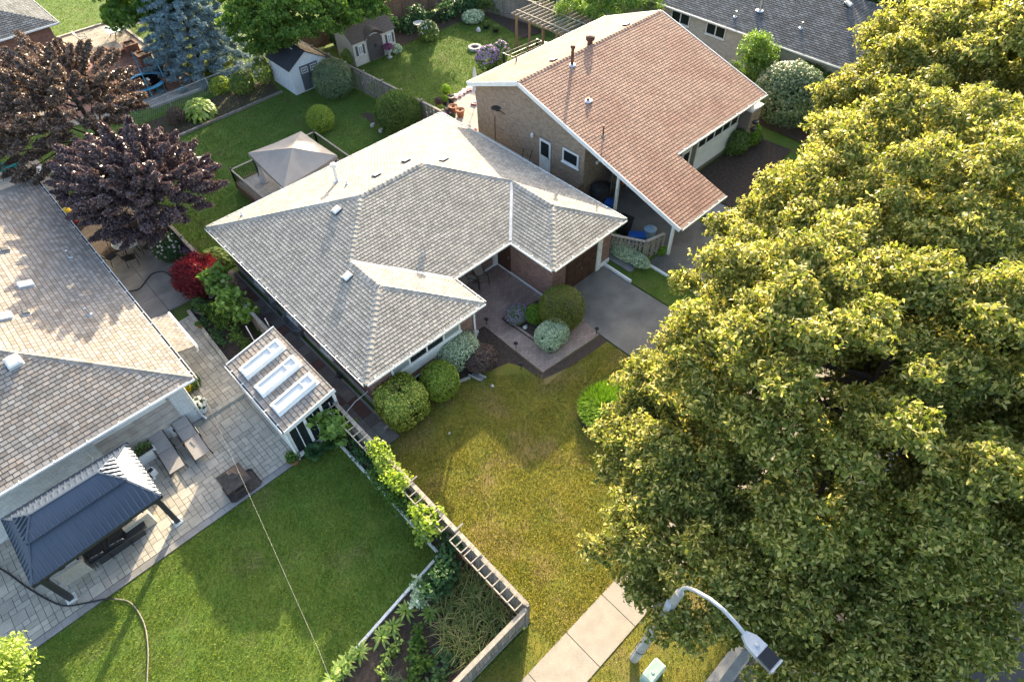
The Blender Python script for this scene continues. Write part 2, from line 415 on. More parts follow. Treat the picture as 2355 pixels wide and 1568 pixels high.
# road, kerb, sidewalk
plate('road', [(-160,-12),(240,-12),(240,-1.0),(-160,-1.0)], -.2, -.13, 'asphalt')
kerb = MB().box((-60,-1.0,-.2), (120,-.66,-.115)).build('gutter_strip', 'curb_concrete', None, kind='structure')
kr = bpy.data.objects.new('kerb', None); COL.objects.link(kr); kr['kind'] = 'structure'
for i in range(-4, 24): MB().box((i*2.4+.006,-.66,-.2), (i*2.4+2.394,-.36,.03)).build('kerb_stone', 'curb_concrete', kr)
sw = bpy.data.objects.new('sidewalk', None); COL.objects.link(sw); sw['kind'] = 'structure'
MB().box((-20,2.32,-.05), (60,3.78,.005)).build('bedding', 'soil_joint', sw)
for i in range(-6, 26):
    x = 3.75+i*1.83; tl = rnd.uniform(-.006, .006)
    MB().box((x+.012,2.3,-.05), (x+1.818,3.8,.03+tl)).build('slab', 'concrete', sw)
# driveways
plate('driveway', [(16.55,4.0-.2),(20.4,3.8),(20.3,13.2),(20.35,15.05),(19.9,15.05),(17.0,15.05),(16.6,13.1)], -.03, .02, 'asphalt_drive')
plate('driveway_apron', [(16.3,-.36),(20.7,-.36),(20.4,2.3),(16.55,2.3)], -.03, .015, 'asphalt_drive')
plate('neighbour_driveway', [(23.05,3.8),(26.9,3.8),(26.9,19.3),(23.5,19.3),(23.05,13.2)], -.03, .014, 'asphalt_drive')
plate('gravel_strip', [(22.0,9),(23.04,9),(23.04,13.4),(22.2,13.4)], -.02, .012, 'gravel_dark')
# ---- courtyard paving and walk of the bungalow: running bond bricks
yard = bpy.data.objects.new('courtyard_paving', None); COL.objects.link(yard); yard['kind'] = 'structure'
polysY = [ccw([(11.95,16.2),(13.95,16.2),(13.95,19.0),(11.95,19.0)]), ccw([(13.95,15.95),(16.5,15.5),(16.5,19.0),(13.95,19.0)]),
          ccw([(13.0,12.2),(14.05,13.2),(13.95,16.2),(13.0,16.2)]), ccw([(13.0,12.2),(16.53,11.9),(16.72,12.94),(14.05,13.2)])]
base = MB()
for pl in polysY: base.prism(pl, -.03, .02)
base.build('bedding', 'soil_joint', yard)
pc = Pieces(); fr = Frame((11.9,12,.02), (1,0,0), (0,1,0))
pl2 = [ccw([(x-11.9,y-12) for x, y in p_]) for p_ in polysY]
for r in range(58):
    for k in range(20): pc.tile(fr, (k*.27-(r % 2)*.135-.2, r*.132-.2, k*.27-(r % 2)*.135+.258-.2, r*.132+.12-.2), pl2, .012)
pc.emit('paver', 'paver_red', yard)
# ---- left patio: random cobble-like slabs
pat = bpy.data.objects.new('stone_patio', None); COL.objects.link(pat); pat['kind'] = 'structure'
PAT = [(-16,16.3),(-16,20.9),(.75,20.9),(2.75,20.8),(2.75,16.2)]
PAT2 = [(.75,20.9),(.75,26.9),(3.2,27.1),(2.75,20.8)]
MB().prism(ccw([(-16,16.0),(2.75,16.0),(2.75,20.84),(-16,20.9)]), -.03, .02).build('bedding', 'soil_joint', pat)
MB().prism(ccw([(.75,20.86),(2.78,20.86),(3.2,27.0),(.75,26.8)]), -.03, .12).build('bedding', 'soil_joint', pat)
pc = Pieces()
def random_paving(pc, fr, U, W, polys, h, cell=.235):
    nu = int(U/cell)+1; nw = int(W/cell)+1; used = np.zeros((nu, nw), bool)
    for j in range(nw):
        for i in range(nu):
            if used[i, j]: continue
            a, b = rnd.choice([(1,1),(1,1),(2,1),(1,1),(2,2),(1,2),(1,1)])
            while i+a > nu or used[i:i+a, j:j+b].any() : a -= 1
            if a < 1: a = 1
            if j+b > nw: b = nw-j
            while used[i:i+a, j:j+b].any(): b -= 1
            b = max(b, 1); used[i:i+a, j:j+b] = True; g = .009; w = rnd.uniform(-.004, .004)
            pc.tile(fr, (round(i*cell+g, 3), round(j*cell+g, 3), round((i+a)*cell-g, 3), round((j+b)*cell-g, 3)), polys, h)
random_paving(pc, Frame((-13,16.32,.02), (1,0,0), (0,1,0)), 15.75, 4.55, [ccw([(0,0),(15.75,0),(15.75,4.5),(0,4.57)])], .016)
random_paving(pc, Frame((.76,20.88,.12), (1,0,0), (0,1,0)), 2.5, 6.2, [ccw([(0,0),(2.0,0),(2.4,6.1),(0,5.9)])], .016)
pc.emit('paver', 'paver_grey', pat)
pcb = Pieces(); frb = Frame((-13,16.02,.02), (1,0,0), (0,1,0))
for k in range(28): pcb.tile(frb, (k*.56, 0, k*.56+.55, .28), [ccw([(0,0),(15.74,0),(15.74,.28),(0,.28)])], .018)
pcb.emit('border_slab', 'concrete_grey', pat)
pcs = Pieces(); frs = Frame((.72,20.62,.02), (1,0,0), (0,1,0))
for k in range(7): pcs.tile(frs, (k*.3, 0, k*.3+.292, .235), None, .14)
pcs.emit('step_stone', 'paver_grey', pat)
# concrete yard beside the left house
cy = bpy.data.objects.new('concrete_yard', None); COL.objects.link(cy); cy['kind'] = 'structure'
for (x0,x1,y0,y1) in ((.76,2.45,27.05,29.6),(2.47,5.2,28.1,29.6),(.76,2.45,29.62,32.0),(2.47,5.2,29.62,32.0),(.76,2.45,32.02,34.4),(2.47,5.2,32.02,34.4)):
    MB().box((x0,y0,-.04), (x1,y1,.05+rnd.uniform(0,.006))).build('slab', 'concrete_grey', cy)
# dark deck behind it
dd = thing('wooden_deck', 'dark weathered wooden deck between the left house and the purple tree', 'deck', (2.9,37.6,0))
for k in range(46): MB().box((.8,34.45+k*.145,0), (4.75,34.45+k*.145+.138,.13)).build('board', 'wood_dark', dd)
# ---- narrow side path of mixed slabs
sp = bpy.data.objects.new('side_path', None); COL.objects.link(sp); sp['kind'] = 'structure'
MB().box((5.0,14.0,-.04), (6.3,28.6,.012)).build('bedding', 'soil_joint', sp)
for j in range(24):
    for i in range(2):
        x0 = 5.02+i*.63; y0 = 14.05+j*.607
        MB().box((x0+.008,y0+.008,-.03), (x0+.622,y0+.599,.03+rnd.uniform(0,.012))).build('slab', 'slab_red' if (i*7+j*3+j//4) % 4 == 0 else 'slab_dark', sp)
MB().box((6.14,15.2,-.03), (6.24,28.3,.16)).build('edging_beam', 'concrete_grey', sp)
# ---- beds
flat('front_bed', [(6.1,15.7),(6.0,14.85),(8.5,14.9),(10.5,14.35),(11.3,14.0),(12.3,13.7),(12.6,13.0),(12.65,12.0),(12.97,12.2),(12.97,16.17),(11.95,16.17),(11.95,15.7)], .008, 'soil')
flat('front_bed_edge', [(12.97,12.18),(16.55,11.85),(16.5,11.35),(14.3,11.5),(12.65,11.95)], .004, 'soil')
flat('corner_bed', [(14.05,13.2),(16.68,12.96),(16.4,15.5),(13.9,15.95)], .05, 'soil')
flat('back_bed', [(8.1,43.2),(17.8,43.45),(18.3,46.2),(8.1,46.6)], .006, 'soil')
flat('diamond_bed', [(20.0,35.1),(20.2,37.0),(21.3,35.6),(21.2,33.4),(20.6,34.0)], .006, 'soil')
flat('vegetable_bed', [(3.15,27.3),(2.9,20.95),(4.7,20.9),(5.0,27.9)], .05, 'soil')
flat('garden_bed', [(-3.4,4.95),(4.78,4.95),(4.8,8.9),(4.2,8.85),(-1.2,8.15),(-3.4,7.8)], .008, 'soil')
flat('trellis_bed', [(4.3,8.9),(4.8,8.9),(4.8,16.0),(4.3,15.6)], .01, 'soil')
flat('neighbour_bed', [(27.5,43.0),(37,42.9),(38.2,46),(27,46)], .006, 'soil')
flat('neighbour_side_bed', [(36,37),(38.2,36.6),(38.3,43),(36.9,42.9)], .006, 'soil')
flat('brown_house_bed', [(29.2,12.6),(36.8,13.6),(36.6,16.3),(29.2,16.3)], .01, 'soil')
flat('far_bed', [(38,10),(43.3,11),(43.3,24),(38,24)], .006, 'soil')
def edging(name, label, pts, w, h, matname, seg=1.2, group=None):
    t = thing(name, label, 'edging', (pts[0][0],pts[0][1],0), group)
    for a, b in zip(pts[:-1], pts[1:]):
        a = Vector((*a,h/2-.02)); b = Vector((*b,h/2-.02)); L = (b-a).length; n = max(1, round(L/seg))
        for i in range(n):
            p_ = a+(b-a)*(i/n); q_ = a+(b-a)*((i+1)/n); d = (q_-p_).normalized()*.006
            MB().bar(p_+d, q_-d, w, h+.04).build('beam', matname, t)
    return t
edging('bed_edging', 'grey timber edging along the shed bed at the back of the lawn', [(8.0,43.1),(17.9,43.35)], .14, .16, 'wood_grey', 1.7)
edging('bed_edging', 'pale stone edging in front of the bungalow window bushes', [(6.0,14.8),(8.5,14.86),(10.45,14.3)], .12, .1, 'curb_concrete', .9)
edging('bed_edging', 'white timber edging between the left lawn and the trellis bed', [(4.22,15.5),(4.2,8.95)], .1, .12, 'white_worn', 1.6)
edging('bed_edging', 'white timber edging along the vegetable garden and the left lawn', [(4.2,8.9),(-1.2,8.18),(-3.5,7.85)], .1, .12, 'white_worn', 1.9)
edging('bed_edging', 'low stone kerb along the vegetable bed beside the left patio', [(2.86,20.95),(3.12,27.2)], .16, .26, 'paver_grey', .3)
edging('bed_edging', 'red brick edging around the egg shaped topiary bed', [(14.05,15.6),(14.12,13.24),(16.66,12.98),(16.42,15.3)], .1, .12, 'paver_red', .22)
edging('bed_edging', 'white painted kerb beside the garage and the driveway', [(20.42,15.0),(20.38,13.1)], .1, .16, 'white_paint', 2.)
edging('bed_edging', 'white painted kerb beside the gravel and the neighbour driveway', [(22.05,13.4),(22.05,9.5)], .1, .12, 'white_paint', 2.)
# ================================================================== houses
def gutter(parent, a, b, out, brackets=.8, name='gutter', m_='white_paint', w=.12):
    """open eaves trough from a to b on the outside (unit vector out) of the roof edge"""
    a = Vector(a); b = Vector(b); o = Vector(out); g = MB()
    g.cur = 0; g.bar(a+o*w+Vector((0,0,-.045)), b+o*w+Vector((0,0,-.045)), .022, .1); g.bar(a+o*.01+Vector((0,0,-.06)), b+o*.01+Vector((0,0,-.06)), .02, .1)
    g.cur = 1; g.bar(a+o*w*.5+Vector((0,0,-.105)), b+o*w*.5+Vector((0,0,-.105)), w, .02)
    t = g.build(name, [m_, 'gutter_inside'], parent)
    if brackets:
        n = int((b-a).length/brackets)
        for i in range(n):
            p_ = a+(b-a)*((i+.5)/n); MB().bar(p_+o*-.02+Vector((0,0,.012)), p_+o*(w+.01)+Vector((0,0,.018)), .03, .012).build('bracket', m_, t)
    return t
def caps(pc, a, b, expo=.26, w=.36, sag=.06):
    """ridge or hip cap shingles stepping from a up to b"""
    a = Vector(a); b = Vector(b); d = b-a; L = d.length; d.normalize(); sd = d.cross(Vector((0,0,1))).normalized(); up = sd.cross(d)
    M = Matrix(((sd.x,d.x,up.x,a.x),(sd.y,d.y,up.y,a.y),(sd.z,d.z,up.z,a.z),(0,0,0,1))); h = w/2
    vs = [(-h,0,.024-sag),(0,0,.05),(h,0,.024-sag),(-h,expo+.02,-.002-sag),(0,expo+.02,.018),(h,expo+.02,-.002-sag),(-h,0,-.02-sag),(0,0,0),(h,0,-.02-sag)]
    fs = [(0,1,4,3),(1,2,5,4),(6,7,1,0),(7,8,2,1)]
    for i in range(int(L/expo)): pc.raw(('cap',w,expo,sag), vs, fs, M @ Matrix.Translation((0,i*expo,0)), w*expo)
def roof_vent(parent, fr, u, w, sz=(.34,.36,.13), m_='white_worn', cap_=None):
    """low box vent standing on a roof plane at (u, w)"""
    b = MB(); a, c_, h = sz
    vs = []
    for (k, z) in ((1.25,.012),(1.0,.02),(1.0,h*.55),(1.12,h*.6),(1.12,h*.8),(.8,h)):
        for sx, sy in ((-1,-1),(1,-1),(1,1),(-1,1)): vs.append(fr.at(u+sx*a/2*k, w+sy*c_/2*k, z))
    fs = [(i*4+k, i*4+(k+1) % 4, (i+1)*4+(k+1) % 4, (i+1)*4+k) for i in range(5) for k in range(4)]+[(20,21,22,23)]
    b.cur = 0; b.add(vs, fs)
    b.mi = [1 if j < 8 else 0 for j in range(len(b.f))] if cap_ else b.mi
    return b.build('roof_vent', [m_, cap_] if cap_ else m_, parent)
def roof_pipe(parent, base, h, r, m_, top=None, lean=(0,0), name='vent_pipe', flash='steel'):
    b = MB(); x, y, z = base
    b.tube([(x,y,z-.1),(x+lean[0],y+lean[1],z+h)], r, 10)
    o = b.build(name, m_, parent, smooth=True)
    MB().lathe([(r*2.6,-.02),(r*2.3,.03),(r*1.1,.07)], (x,y,z), 10).build('flashing', flash, o)
    if top: MB().lathe(top, (x+lean[0],y+lean[1],z+h), 12).build('cap', m_, o, smooth=True)
    return o
def win_y(parent, x0, x1, z0, z1, y, sgn=-1, n=2, fw=.06, frame='white_paint', glass='glass', sill=True, name='window', curtains=False, hor=False):
    """window on a wall facing -y (sgn=-1): frame with its panes"""
    f = MB(); d = .05*sgn
    f.box((x0,y,z0), (x0+fw,y+d,z1)); f.box((x1-fw,y,z0), (x1,y+d,z1)); f.box((x0+fw,y,z1-fw), (x1-fw,y+d,z1)); f.box((x0+fw,y,z0), (x1-fw,y+d,z0+fw))
    for i in range(1, n): xm = x0+(x1-x0)*i/n; f.box((xm-fw/2,y,z0+fw), (xm+fw/2,y+d*.9,z1-fw))
    if sill: f.box((x0-.05,y,z0-.06), (x1+.05,y+d*1.9,z0-.002))
    o = f.build(name, frame, parent)
    for i in range(n):
        a = x0+fw+(x1-x0-2*fw)*i/n+(fw/2 if i else 0); b_ = x0+fw+(x1-x0-2*fw)*(i+1)/n-(fw/2 if i < n-1 else 0)
        MB().box((a+.003,y,z0+fw+.003), (b_-.003,y+d*.35,z1-fw-.003)).build('pane', 'curtain_glass' if curtains and i in curtains else glass, o)
    return o
def win_x(parent, y0, y1, z0, z1, x, sgn=-1, n=2, fw=.06, frame='white_paint', glass='glass', sill=True, name='window'):
    f = MB(); d = .05*sgn
    f.box((x,y0,z0), (x+d,y0+fw,z1)); f.box((x,y1-fw,z0), (x+d,y1,z1)); f.box((x,y0+fw,z1-fw), (x+d,y1-fw,z1)); f.box((x,y0+fw,z0), (x+d,y1-fw,z0+fw))
    for i in range(1, n): ym = y0+(y1-y0)*i/n; f.box((x,ym-fw/2,z0+fw), (x+d*.9,ym+fw/2,z1-fw))
    if sill: f.box((x,y0-.05,z0-.06), (x+d*1.9,y1+.05,z0-.002))
    o = f.build(name, frame, parent)
    for i in range(n):
        a = y0+fw+(y1-y0-2*fw)*i/n+(fw/2 if i else 0); b_ = y0+fw+(y1-y0-2*fw)*(i+1)/n-(fw/2 if i < n-1 else 0)
        MB().box((x,a+.003,z0+fw+.003), (x+d*.35,b_-.003,z1-fw-.003)).build('pane', glass, o)
    return o
glassmat('glass', (.02,.024,.028)); glassmat('curtain_glass', (.30,.32,.32), .25); glassmat('glass_grey', (.13,.14,.15), .1)
mat('soffit', (.62,.61,.58), None, .8)

# ------------------------------------------------------------------ grey bungalow
K = 1/3; EZ = 2.8
XL, XR, YB, YI, XW, YF1, XG, YF2 = 6.02, 21.21, 28.93, 17.43, 12.36, 15.26, 16.05, 14.56
def mz(d): return EZ+K*d
A1 = (9.19,18.43,mz(3.17)); A2 = (18.63,17.14,mz(2.58)); V1 = (9.19,20.60,mz(3.17)); V2 = (18.63,20.01,mz(2.58)); R1 = (11.77,23.18,mz(5.75)); R2 = (15.46,23.18,mz(5.75))
e = lambda x, y: (x, y, EZ)
bung = thing('bungalow', 'low bungalow with grey hipped shingle roof and reddish brick walls in the middle', 'house', (13.6,21,0))
w = MB()
WALLP = [(6.45,15.7),(11.93,15.7),(11.93,19.04),(16.51,19.04),(16.51,15.0),(20.78,15.0),(20.78,28.5),(6.45,28.5)]
w.prism(WALLP, -.05, EZ-.02)
wallm = w.build('wall', 'mortar_dark', bung)
planes = [('back', [[e(XL,YB),R1,R2,e(XR,YB)]], e(XR,YB), (-1,0,0), (0,-1,K)),
          ('left', [[e(XL,YF1),A1,V1,(XL,20.60,EZ)], [(XL,20.60,EZ),V1,R1,e(XL,YB)]], e(XL,YB), (0,-1,0), (1,0,K)),
          ('right', [[e(XR,YF2),(XR,20.01,EZ),V2,A2], [(XR,20.01,EZ),e(XR,YB),R2,V2]], e(XR,YF2), (0,1,0), (-1,0,K)),
          ('front', [[e(XW,YI),e(XG,YI),V2,R2,R1,V1]], e(XL,YI), (1,0,0), (0,1,K)),
          ('lwf', [[e(XL,YF1),e(XW,YF1),A1]], e(XL,YF1), (1,0,0), (0,1,K)),
          ('lwr', [[e(XW,YF1),e(XW,YI),V1,A1]], e(XW,YF1), (0,1,0), (-1,0,K)),
          ('gf', [[e(XG,YF2),e(XR,YF2),A2]], e(XG,YF2), (1,0,0), (0,1,K)),
          ('gl', [[e(XG,YI),e(XG,YF2),A2,V2]], e(XG,YI), (0,-1,0), (1,0,K))]
rb = MB()
for nm, polys, O, U, W in planes:
    for pl in polys:
        q = [Vector(p_) for p_ in pl]
        nn = (q[1]-q[0]).cross(q[2]-q[0])
        if nn.z < 0: q = q[::-1]
        rb.slabpoly(q, .05)
roof = rb.build('roof', 'felt_grey', bung)
pc = Pieces(); FR = {}
for nm, polys, O, U, W in planes: FR[nm] = shingle_plane(pc, polys, O, U, W)
pc.emit('shingle', 'shingle_grey', roof)
pc = Pieces()
for a, b in ((e(XL,YF1),A1),(e(XW,YF1),A1),(A1,V1),(V1,R1),(e(XL,YB),R1),(R1,R2),(e(XR,YB),R2),(V2,R2),(A2,V2),(e(XG,YF2),A2),(e(XR,YF2),A2)): caps(pc, a, b)
pc.emit('ridge_cap', 'shingle_grey', roof)
for a, b in (((XW,YI,EZ),V1),((XG,YI,EZ),V2)):
    MB().bar(Vector(a)+Vector((0,0,.02)), Vector(b)+Vector((0,0,.02)), .16, .012).build('valley_flashing', 'gutter_metal', roof)
sf = MB(); sf.prism([(XL+.03,YF1+.03),(XW-.03,YF1+.03),(XW-.03,YI+.03),(XG+.03,YI+.03),(XG+.03,YF2+.03),(XR-.03,YF2+.03),(XR-.03,YB-.03),(XL+.03,YB-.03)], EZ-.16, EZ-.055)
sf.build('soffit', 'soffit', bung)
for a, b, o in (((XL,YB,EZ),(XL,YF1,EZ),(-1,0,0)),((XL,YF1,EZ),(XW,YF1,EZ),(0,-1,0)),((XW,YF1,EZ),(XW,YI-.13,EZ),(1,0,0)),((XW,YI,EZ),(XG,YI,EZ),(0,-1,0)),
                ((XG,YI-.13,EZ),(XG,YF2,EZ),(-1,0,0)),((XG,YF2,EZ),(XR,YF2,EZ),(0,-1,0)),((XR,YF2,EZ),(XR,YB,EZ),(1,0,0)),((XR,YB,EZ),(XL,YB,EZ),(0,1,0))): gutter(bung, a, b, o)
# openings: garage front y=15.0, wing front y=15.7
GD = (17.45,19.72,0.02,2.2)
pc = Pieces()
bricks(pc, Frame((16.51,15.0,0), (1,0,0), (0,0,1)), [(0,0),(4.27,0),(4.27,2.6),(0,2.6)], [(GD[0]-16.51-.02,0,GD[1]-16.51+.34,2.3)])
bricks(pc, Frame((16.51,19.04,0), (0,-1,0), (0,0,1)), [(0,0),(4.04,0),(4.04,2.6),(0,2.6)], [(0,0,4.04,.14),(0.02,0,1.1,2.2)])
bricks(pc, Frame((11.93,19.04,0), (1,0,0), (0,0,1)), [(0,0),(4.58,0),(4.58,2.6),(0,2.6)], [(0,0,4.6,.14)])
bricks(pc, Frame((6.45,15.7,0), (1,0,0), (0,0,1)), [(0,0),(5.48,0),(5.48,2.6),(0,2.6)], [(.9,.98,4.85,2.6),(1.75,.12,4.3,.66)])
bricks(pc, Frame((6.45,28.5,0), (0,-1,0), (0,0,1)), [(0,0),(12.8,0),(12.8,2.6),(0,2.6)], [(0,0,12.8,.45)])
bricks(pc, Frame((11.93,15.7,0), (0,1,0), (0,0,1)), [(0,0),(3.34,0),(3.34,2.6),(0,2.6)])
pc.emit('brick', 'brick_main', bung)
gd = MB().box((GD[0],15.0,.03), (GD[1],14.97,2.2)).build('garage_door', 'brown_door', bung, label='dark brown panelled garage door')
for r in range(4):
    for k in range(4):
        x0 = GD[0]+.06+k*.555; z0 = .1+r*.53
        b = MB(); b.box((x0,14.97,z0), (x0+.49,14.955,z0+.45)); b.box((x0+.06,14.955,z0+.06), (x0+.43,14.945,z0+.39)); b.build('panel', 'brown_door', gd)
MB().bar((18.55,14.93,.9), (18.55,14.93,1.1), .03, .03).build('handle', 'steel', gd)
MB().box((GD[1]+.01,15.0,0), (GD[1]+.32,14.9,2.62)).build('trim', 'white_worn', bung)
MB().box((GD[1]+.33,15.0,0), (20.8,14.94,.26)).build('baseboard', 'white_paint', bung)
MB().box((16.495,15.0,0), (16.44,19.0,.13)).build('baseboard', 'white_paint', bung)
MB().box((11.95,19.02,0), (16.42,18.97,.13)).build('baseboard', 'white_paint', bung)
MB().box((16.2,19.02,.13), (16.42,18.85,2.62)).build('porch_post', 'white_worn', bung)
fd = MB().box((16.5,17.95,.06), (16.46,18.95,2.15)).build('front_door', 'brown_door', bung)
MB().bar((16.44,18.05,1.0), (16.44,18.05,1.15), .04, .04).build('handle', 'steel', fd)
win_y(bung, 7.42,11.22, 1.55,2.56, 15.7, n=4, curtains=(0,3), fw=.08)
MB().box((7.4,15.7,1.0), (11.24,15.66,1.47)).build('panel', 'white_paint', bung, label='white panel under the front window')
win_y(bung, 8.25,10.7, .14,.62, 15.7, n=3, fw=.06, name='basement_window')
MB().tube([(11.98,15.55,2.6),(11.98,15.6,.1)], .045, 8).build('downspout', 'white_paint', bung)
MB().box((6.42,15.65,0), (6.44,28.4,.42)).build('foundation', 'parging', bung)
for y in (19.2,22.2,25.4): win_x(bung, y,y+.9, .5,.9, 6.45, n=2, name='basement_window', frame='white_worn')
for nm, ov in (('left',(775,485)),('left',(800,637)),('back',(866,404)),('back',(934,371)),('back',(1021,369))):
    f = FR[nm]; p_ = onplane(*ov, f.O, f.N); u_, w_ = f.to2(p_); roof_vent(roof, f, u_, w_, m_='white_worn', cap_='dark_metal')
f = FR['back']
p_ = onplane(776,418, f.O, f.N); roof_pipe(roof, p_, .85, .085, 'white_worn', [(.0,.0),(.15,.02),(.17,.1),(.15,.2),(.05,.24)], name='chimney_pipe')
p_ = onplane(798,425, f.O, f.N); roof_pipe(roof, p_, .3, .045, 'white_paint')
p_ = onplane(557,497, f.O, f.N); roof_pipe(roof, p_, .28, .045, 'white_paint')

# ------------------------------------------------------------------ left house
K2 = .337; LZ = 2.8; LX, LY, LYB, LW = 1.21, 20.45, 39.8, 6.0
lh = thing('brick_house', 'white brick house with weathered tan shingle roof at the left edge', 'house', (-4.8,30,0))
MB().box((-12,20.9,-.05), (.75,39.3,LZ-.03)).build('wall', 'mortar_white', lh)
T1 = (LX-LW,LY+LW,LZ+K2*LW); T2 = (LX-LW,LYB-LW,LZ+K2*LW); LXX = LX-2*LW
lp = [('front', [[(LXX,LY,LZ),(LX,LY,LZ),T1]], (LXX,LY,LZ), (1,0,0), (0,1,K2)), ('right', [[(LX,LY,LZ),(LX,LYB,LZ),T2,T1]], (LX,LY,LZ), (0,1,0), (-1,0,K2)),
      ('back', [[(LX,LYB,LZ),(LXX,LYB,LZ),T2]], (LX,LYB,LZ), (-1,0,0), (0,-1,K2))]
rb = MB()
for nm, polys, O, U, W in lp: rb.slabpoly(polys[0], .05)
rb.slabpoly([(LXX,LYB,LZ),(LXX,LY,LZ),T1,T2], .05)
lroof = rb.build('roof', 'felt_tan', lh); pc = Pieces(); FL = {}
for nm, polys, O, U, W in lp: FL[nm] = shingle_plane(pc, polys, O, U, W, expo=.19, tab=.25, jit=.07)
pc.emit('shingle', 'shingle_tan', lroof); pc = Pieces()
caps(pc, (LX,LY,LZ), T1, .25, .34); caps(pc, (LX,LYB,LZ), T2, .25, .34); pc.emit('ridge_cap', 'shingle_tan', lroof)
MB().prism([(LXX,LY+.02),(LX-.02,LY+.02),(LX-.02,LYB),(LXX,LYB)], LZ-.16, LZ-.055).build('soffit', 'soffit', lh)
gutter(lh, (LXX,LY,LZ), (LX,LY,LZ), (0,-1,0), 1.1); gutter(lh, (LX,LY-.12,LZ), (LX,LYB,LZ), (1,0,0), .9)
pc = Pieces()
fw_ = Frame((-12,20.9,0), (1,0,0), (0,0,1))
bricks(pc, fw_, [(0,0),(12.75,0),(12.75,2.62),(0,2.62)], [(9.0,.0,12.05,2.62),(0,0,13,.0)], L=.26, Hh=.085)
bricks(pc, Frame((.75,20.9,0), (0,1,0), (0,0,1)), [(0,0),(18,0),(18,2.62),(0,2.62)], L=.26, Hh=.085)
pc.emit('brick', 'brick_white', lh)
for z0, z1, n in ((.62,.98,5),(.99,1.35,4),(1.36,1.72,5),(1.73,2.06,4)):
    for k in range(n): MB().box((-2.98+k*3.0/n+.004,20.9,z0+.004), (-2.98+(k+1)*3.0/n-.004,20.865-rnd.uniform(0,.006),z1-.004)).build('stone_panel', 'stone_panel', lh)
MB().box((-3.0,20.9,0), (.05,20.87,.61)).build('foundation', 'parging', lh)
win_y(lh, -2.95,-.1, 2.12,2.58, 20.9, n=2, fw=.07, glass='glass_grey')
for x in (-1.95,-.62): win_y(lh, x,x+.75, .1,.52, 20.87, n=1, fw=.09, name='basement_window')
MB().tube([(.72,20.45,2.72),(.72,20.82,2.5),(.72,20.82,.25),(.78,20.6,.12)], .045, 8).build('downspout', 'white_worn', lh)
MB().tube([(-3.55,20.84,1.0),(-3.3,20.8,1.5),(-3.35,20.84,1.9)], .02, 6).build('bracket', 'white_paint', lh)
# side door canopy
cp = MB(); cp.slabpoly([(1.2,22.6,2.45),(2.1,22.6,2.22),(2.1,25.3,2.22),(1.2,25.3,2.45)], .06)
can = cp.build('canopy', 'shingle_tan', lh); pc = Pieces(); shingle_plane(pc, [[(1.2,22.6,2.45),(2.1,22.6,2.22),(2.1,25.3,2.22),(1.2,25.3,2.45)]], (2.1,22.6,2.22), (0,1,0), (-1,0,.255), expo=.15, tab=.27)
pc.emit('shingle', 'shingle_tan', can)
MB().box((2.11,22.55,2.1), (2.2,25.35,2.24)).build('gutter', 'white_paint', can); MB().tube([(2.15,22.6,2.12),(2.12,22.62,1.9),(2.05,22.75,1.75)], .04, 7).build('downspout', 'white_worn', can)
for ov, sz in (((33,833),(.45,.45,.18)),((60,656),(.4,.5,.14)),((10,730),(.4,.5,.14)),((13,577),(.3,.32,.13)),((60,721),(.25,.25,.12))):
    f = FL['front' if ov[1] > 800 else 'right']; p_ = onplane(*ov, f.O, f.N); u_, w_ = f.to2(p_); roof_vent(lroof, f, u_, w_, sz, 'white_worn' if sz[0] > .35 else 'dark_metal', 'gutter_metal')
for ov in ((163,592),(206,724)):
    f = FL['right']; p_ = onplane(*ov, f.O, f.N); roof_pipe(lroof, p_, .42, .05, 'steel')

# ------------------------------------------------------------------ brown roofed house
RZ, RY, BX0, BX1 = 5.69, 24.25, 23.2, 35.95
KF = .298; KB = .365
def fz(y): return RZ-KF*(RY-y)
YC = 12.55; YM = 15.9; XM = 27.1; YBB = 28.6; BZ = RZ-KB*(YBB-RY)
bh = thing('brick_house', 'tan brick house with broad reddish brown gable roof and open carport', 'house', (29.5,22,0))
bp = [('front', [[(BX0,YC,fz(YC)),(XM,YC,fz(YC)),(XM,RY,RZ),(BX0,RY,RZ)], [(XM,YM,fz(YM)),(BX1,YM,fz(YM)),(BX1,RY,RZ),(XM,RY,RZ)]], (BX0,YC,fz(YC)), (1,0,0), (0,1,KF)),
      ('back', [[(BX1,YBB,BZ),(BX0,YBB,BZ),(BX0,RY,RZ),(BX1,RY,RZ)]], (BX1,YBB,BZ), (-1,0,0), (0,-1,KB))]
rb = MB()
for nm, polys, O, U, W in bp:
    for pl in polys: rb.slabpoly(pl, .1)
broof = rb.build('roof', 'felt_brown', bh); pc = Pieces(); FB = {}
for nm, polys, O, U, W in bp: FB[nm] = shingle_plane(pc, polys, O, U, W, expo=.195, tab=.23)
pc.emit('shingle', 'shingle_brown', broof); pc = Pieces(); caps(pc, (BX0,RY,RZ), (BX1,RY,RZ), .26, .3, .04); pc.emit('ridge_cap', 'shingle_brown', broof)
for (a, b) in (((BX0,YC,fz(YC)),(BX0,RY,RZ)), ((BX0,YBB,BZ),(BX0,RY,RZ)), ((BX1,YM,fz(YM)),(BX1,RY,RZ)), ((BX1,YBB,BZ),(BX1,RY,RZ))):
    o = -.03 if a[0] == BX0 else .03
    MB().bar((a[0]+o,a[1],a[2]-.10), (b[0]+o,b[1],b[2]-.10), .05, .24).build('fascia', 'white_paint', broof)
gutter(bh, (XM,YM,fz(YM)), (BX1,YM,fz(YM)), (0,-1,0), 1.2); gutter(bh, (BX1,YBB,BZ), (BX0,YBB,BZ), (0,1,0), 0); gutter(bh, (BX0,YC,fz(YC)), (XM,YC,fz(YC)), (0,-1,0), 1.2)
WX = 23.55; Y0, Y1 = 19.4, 28.3
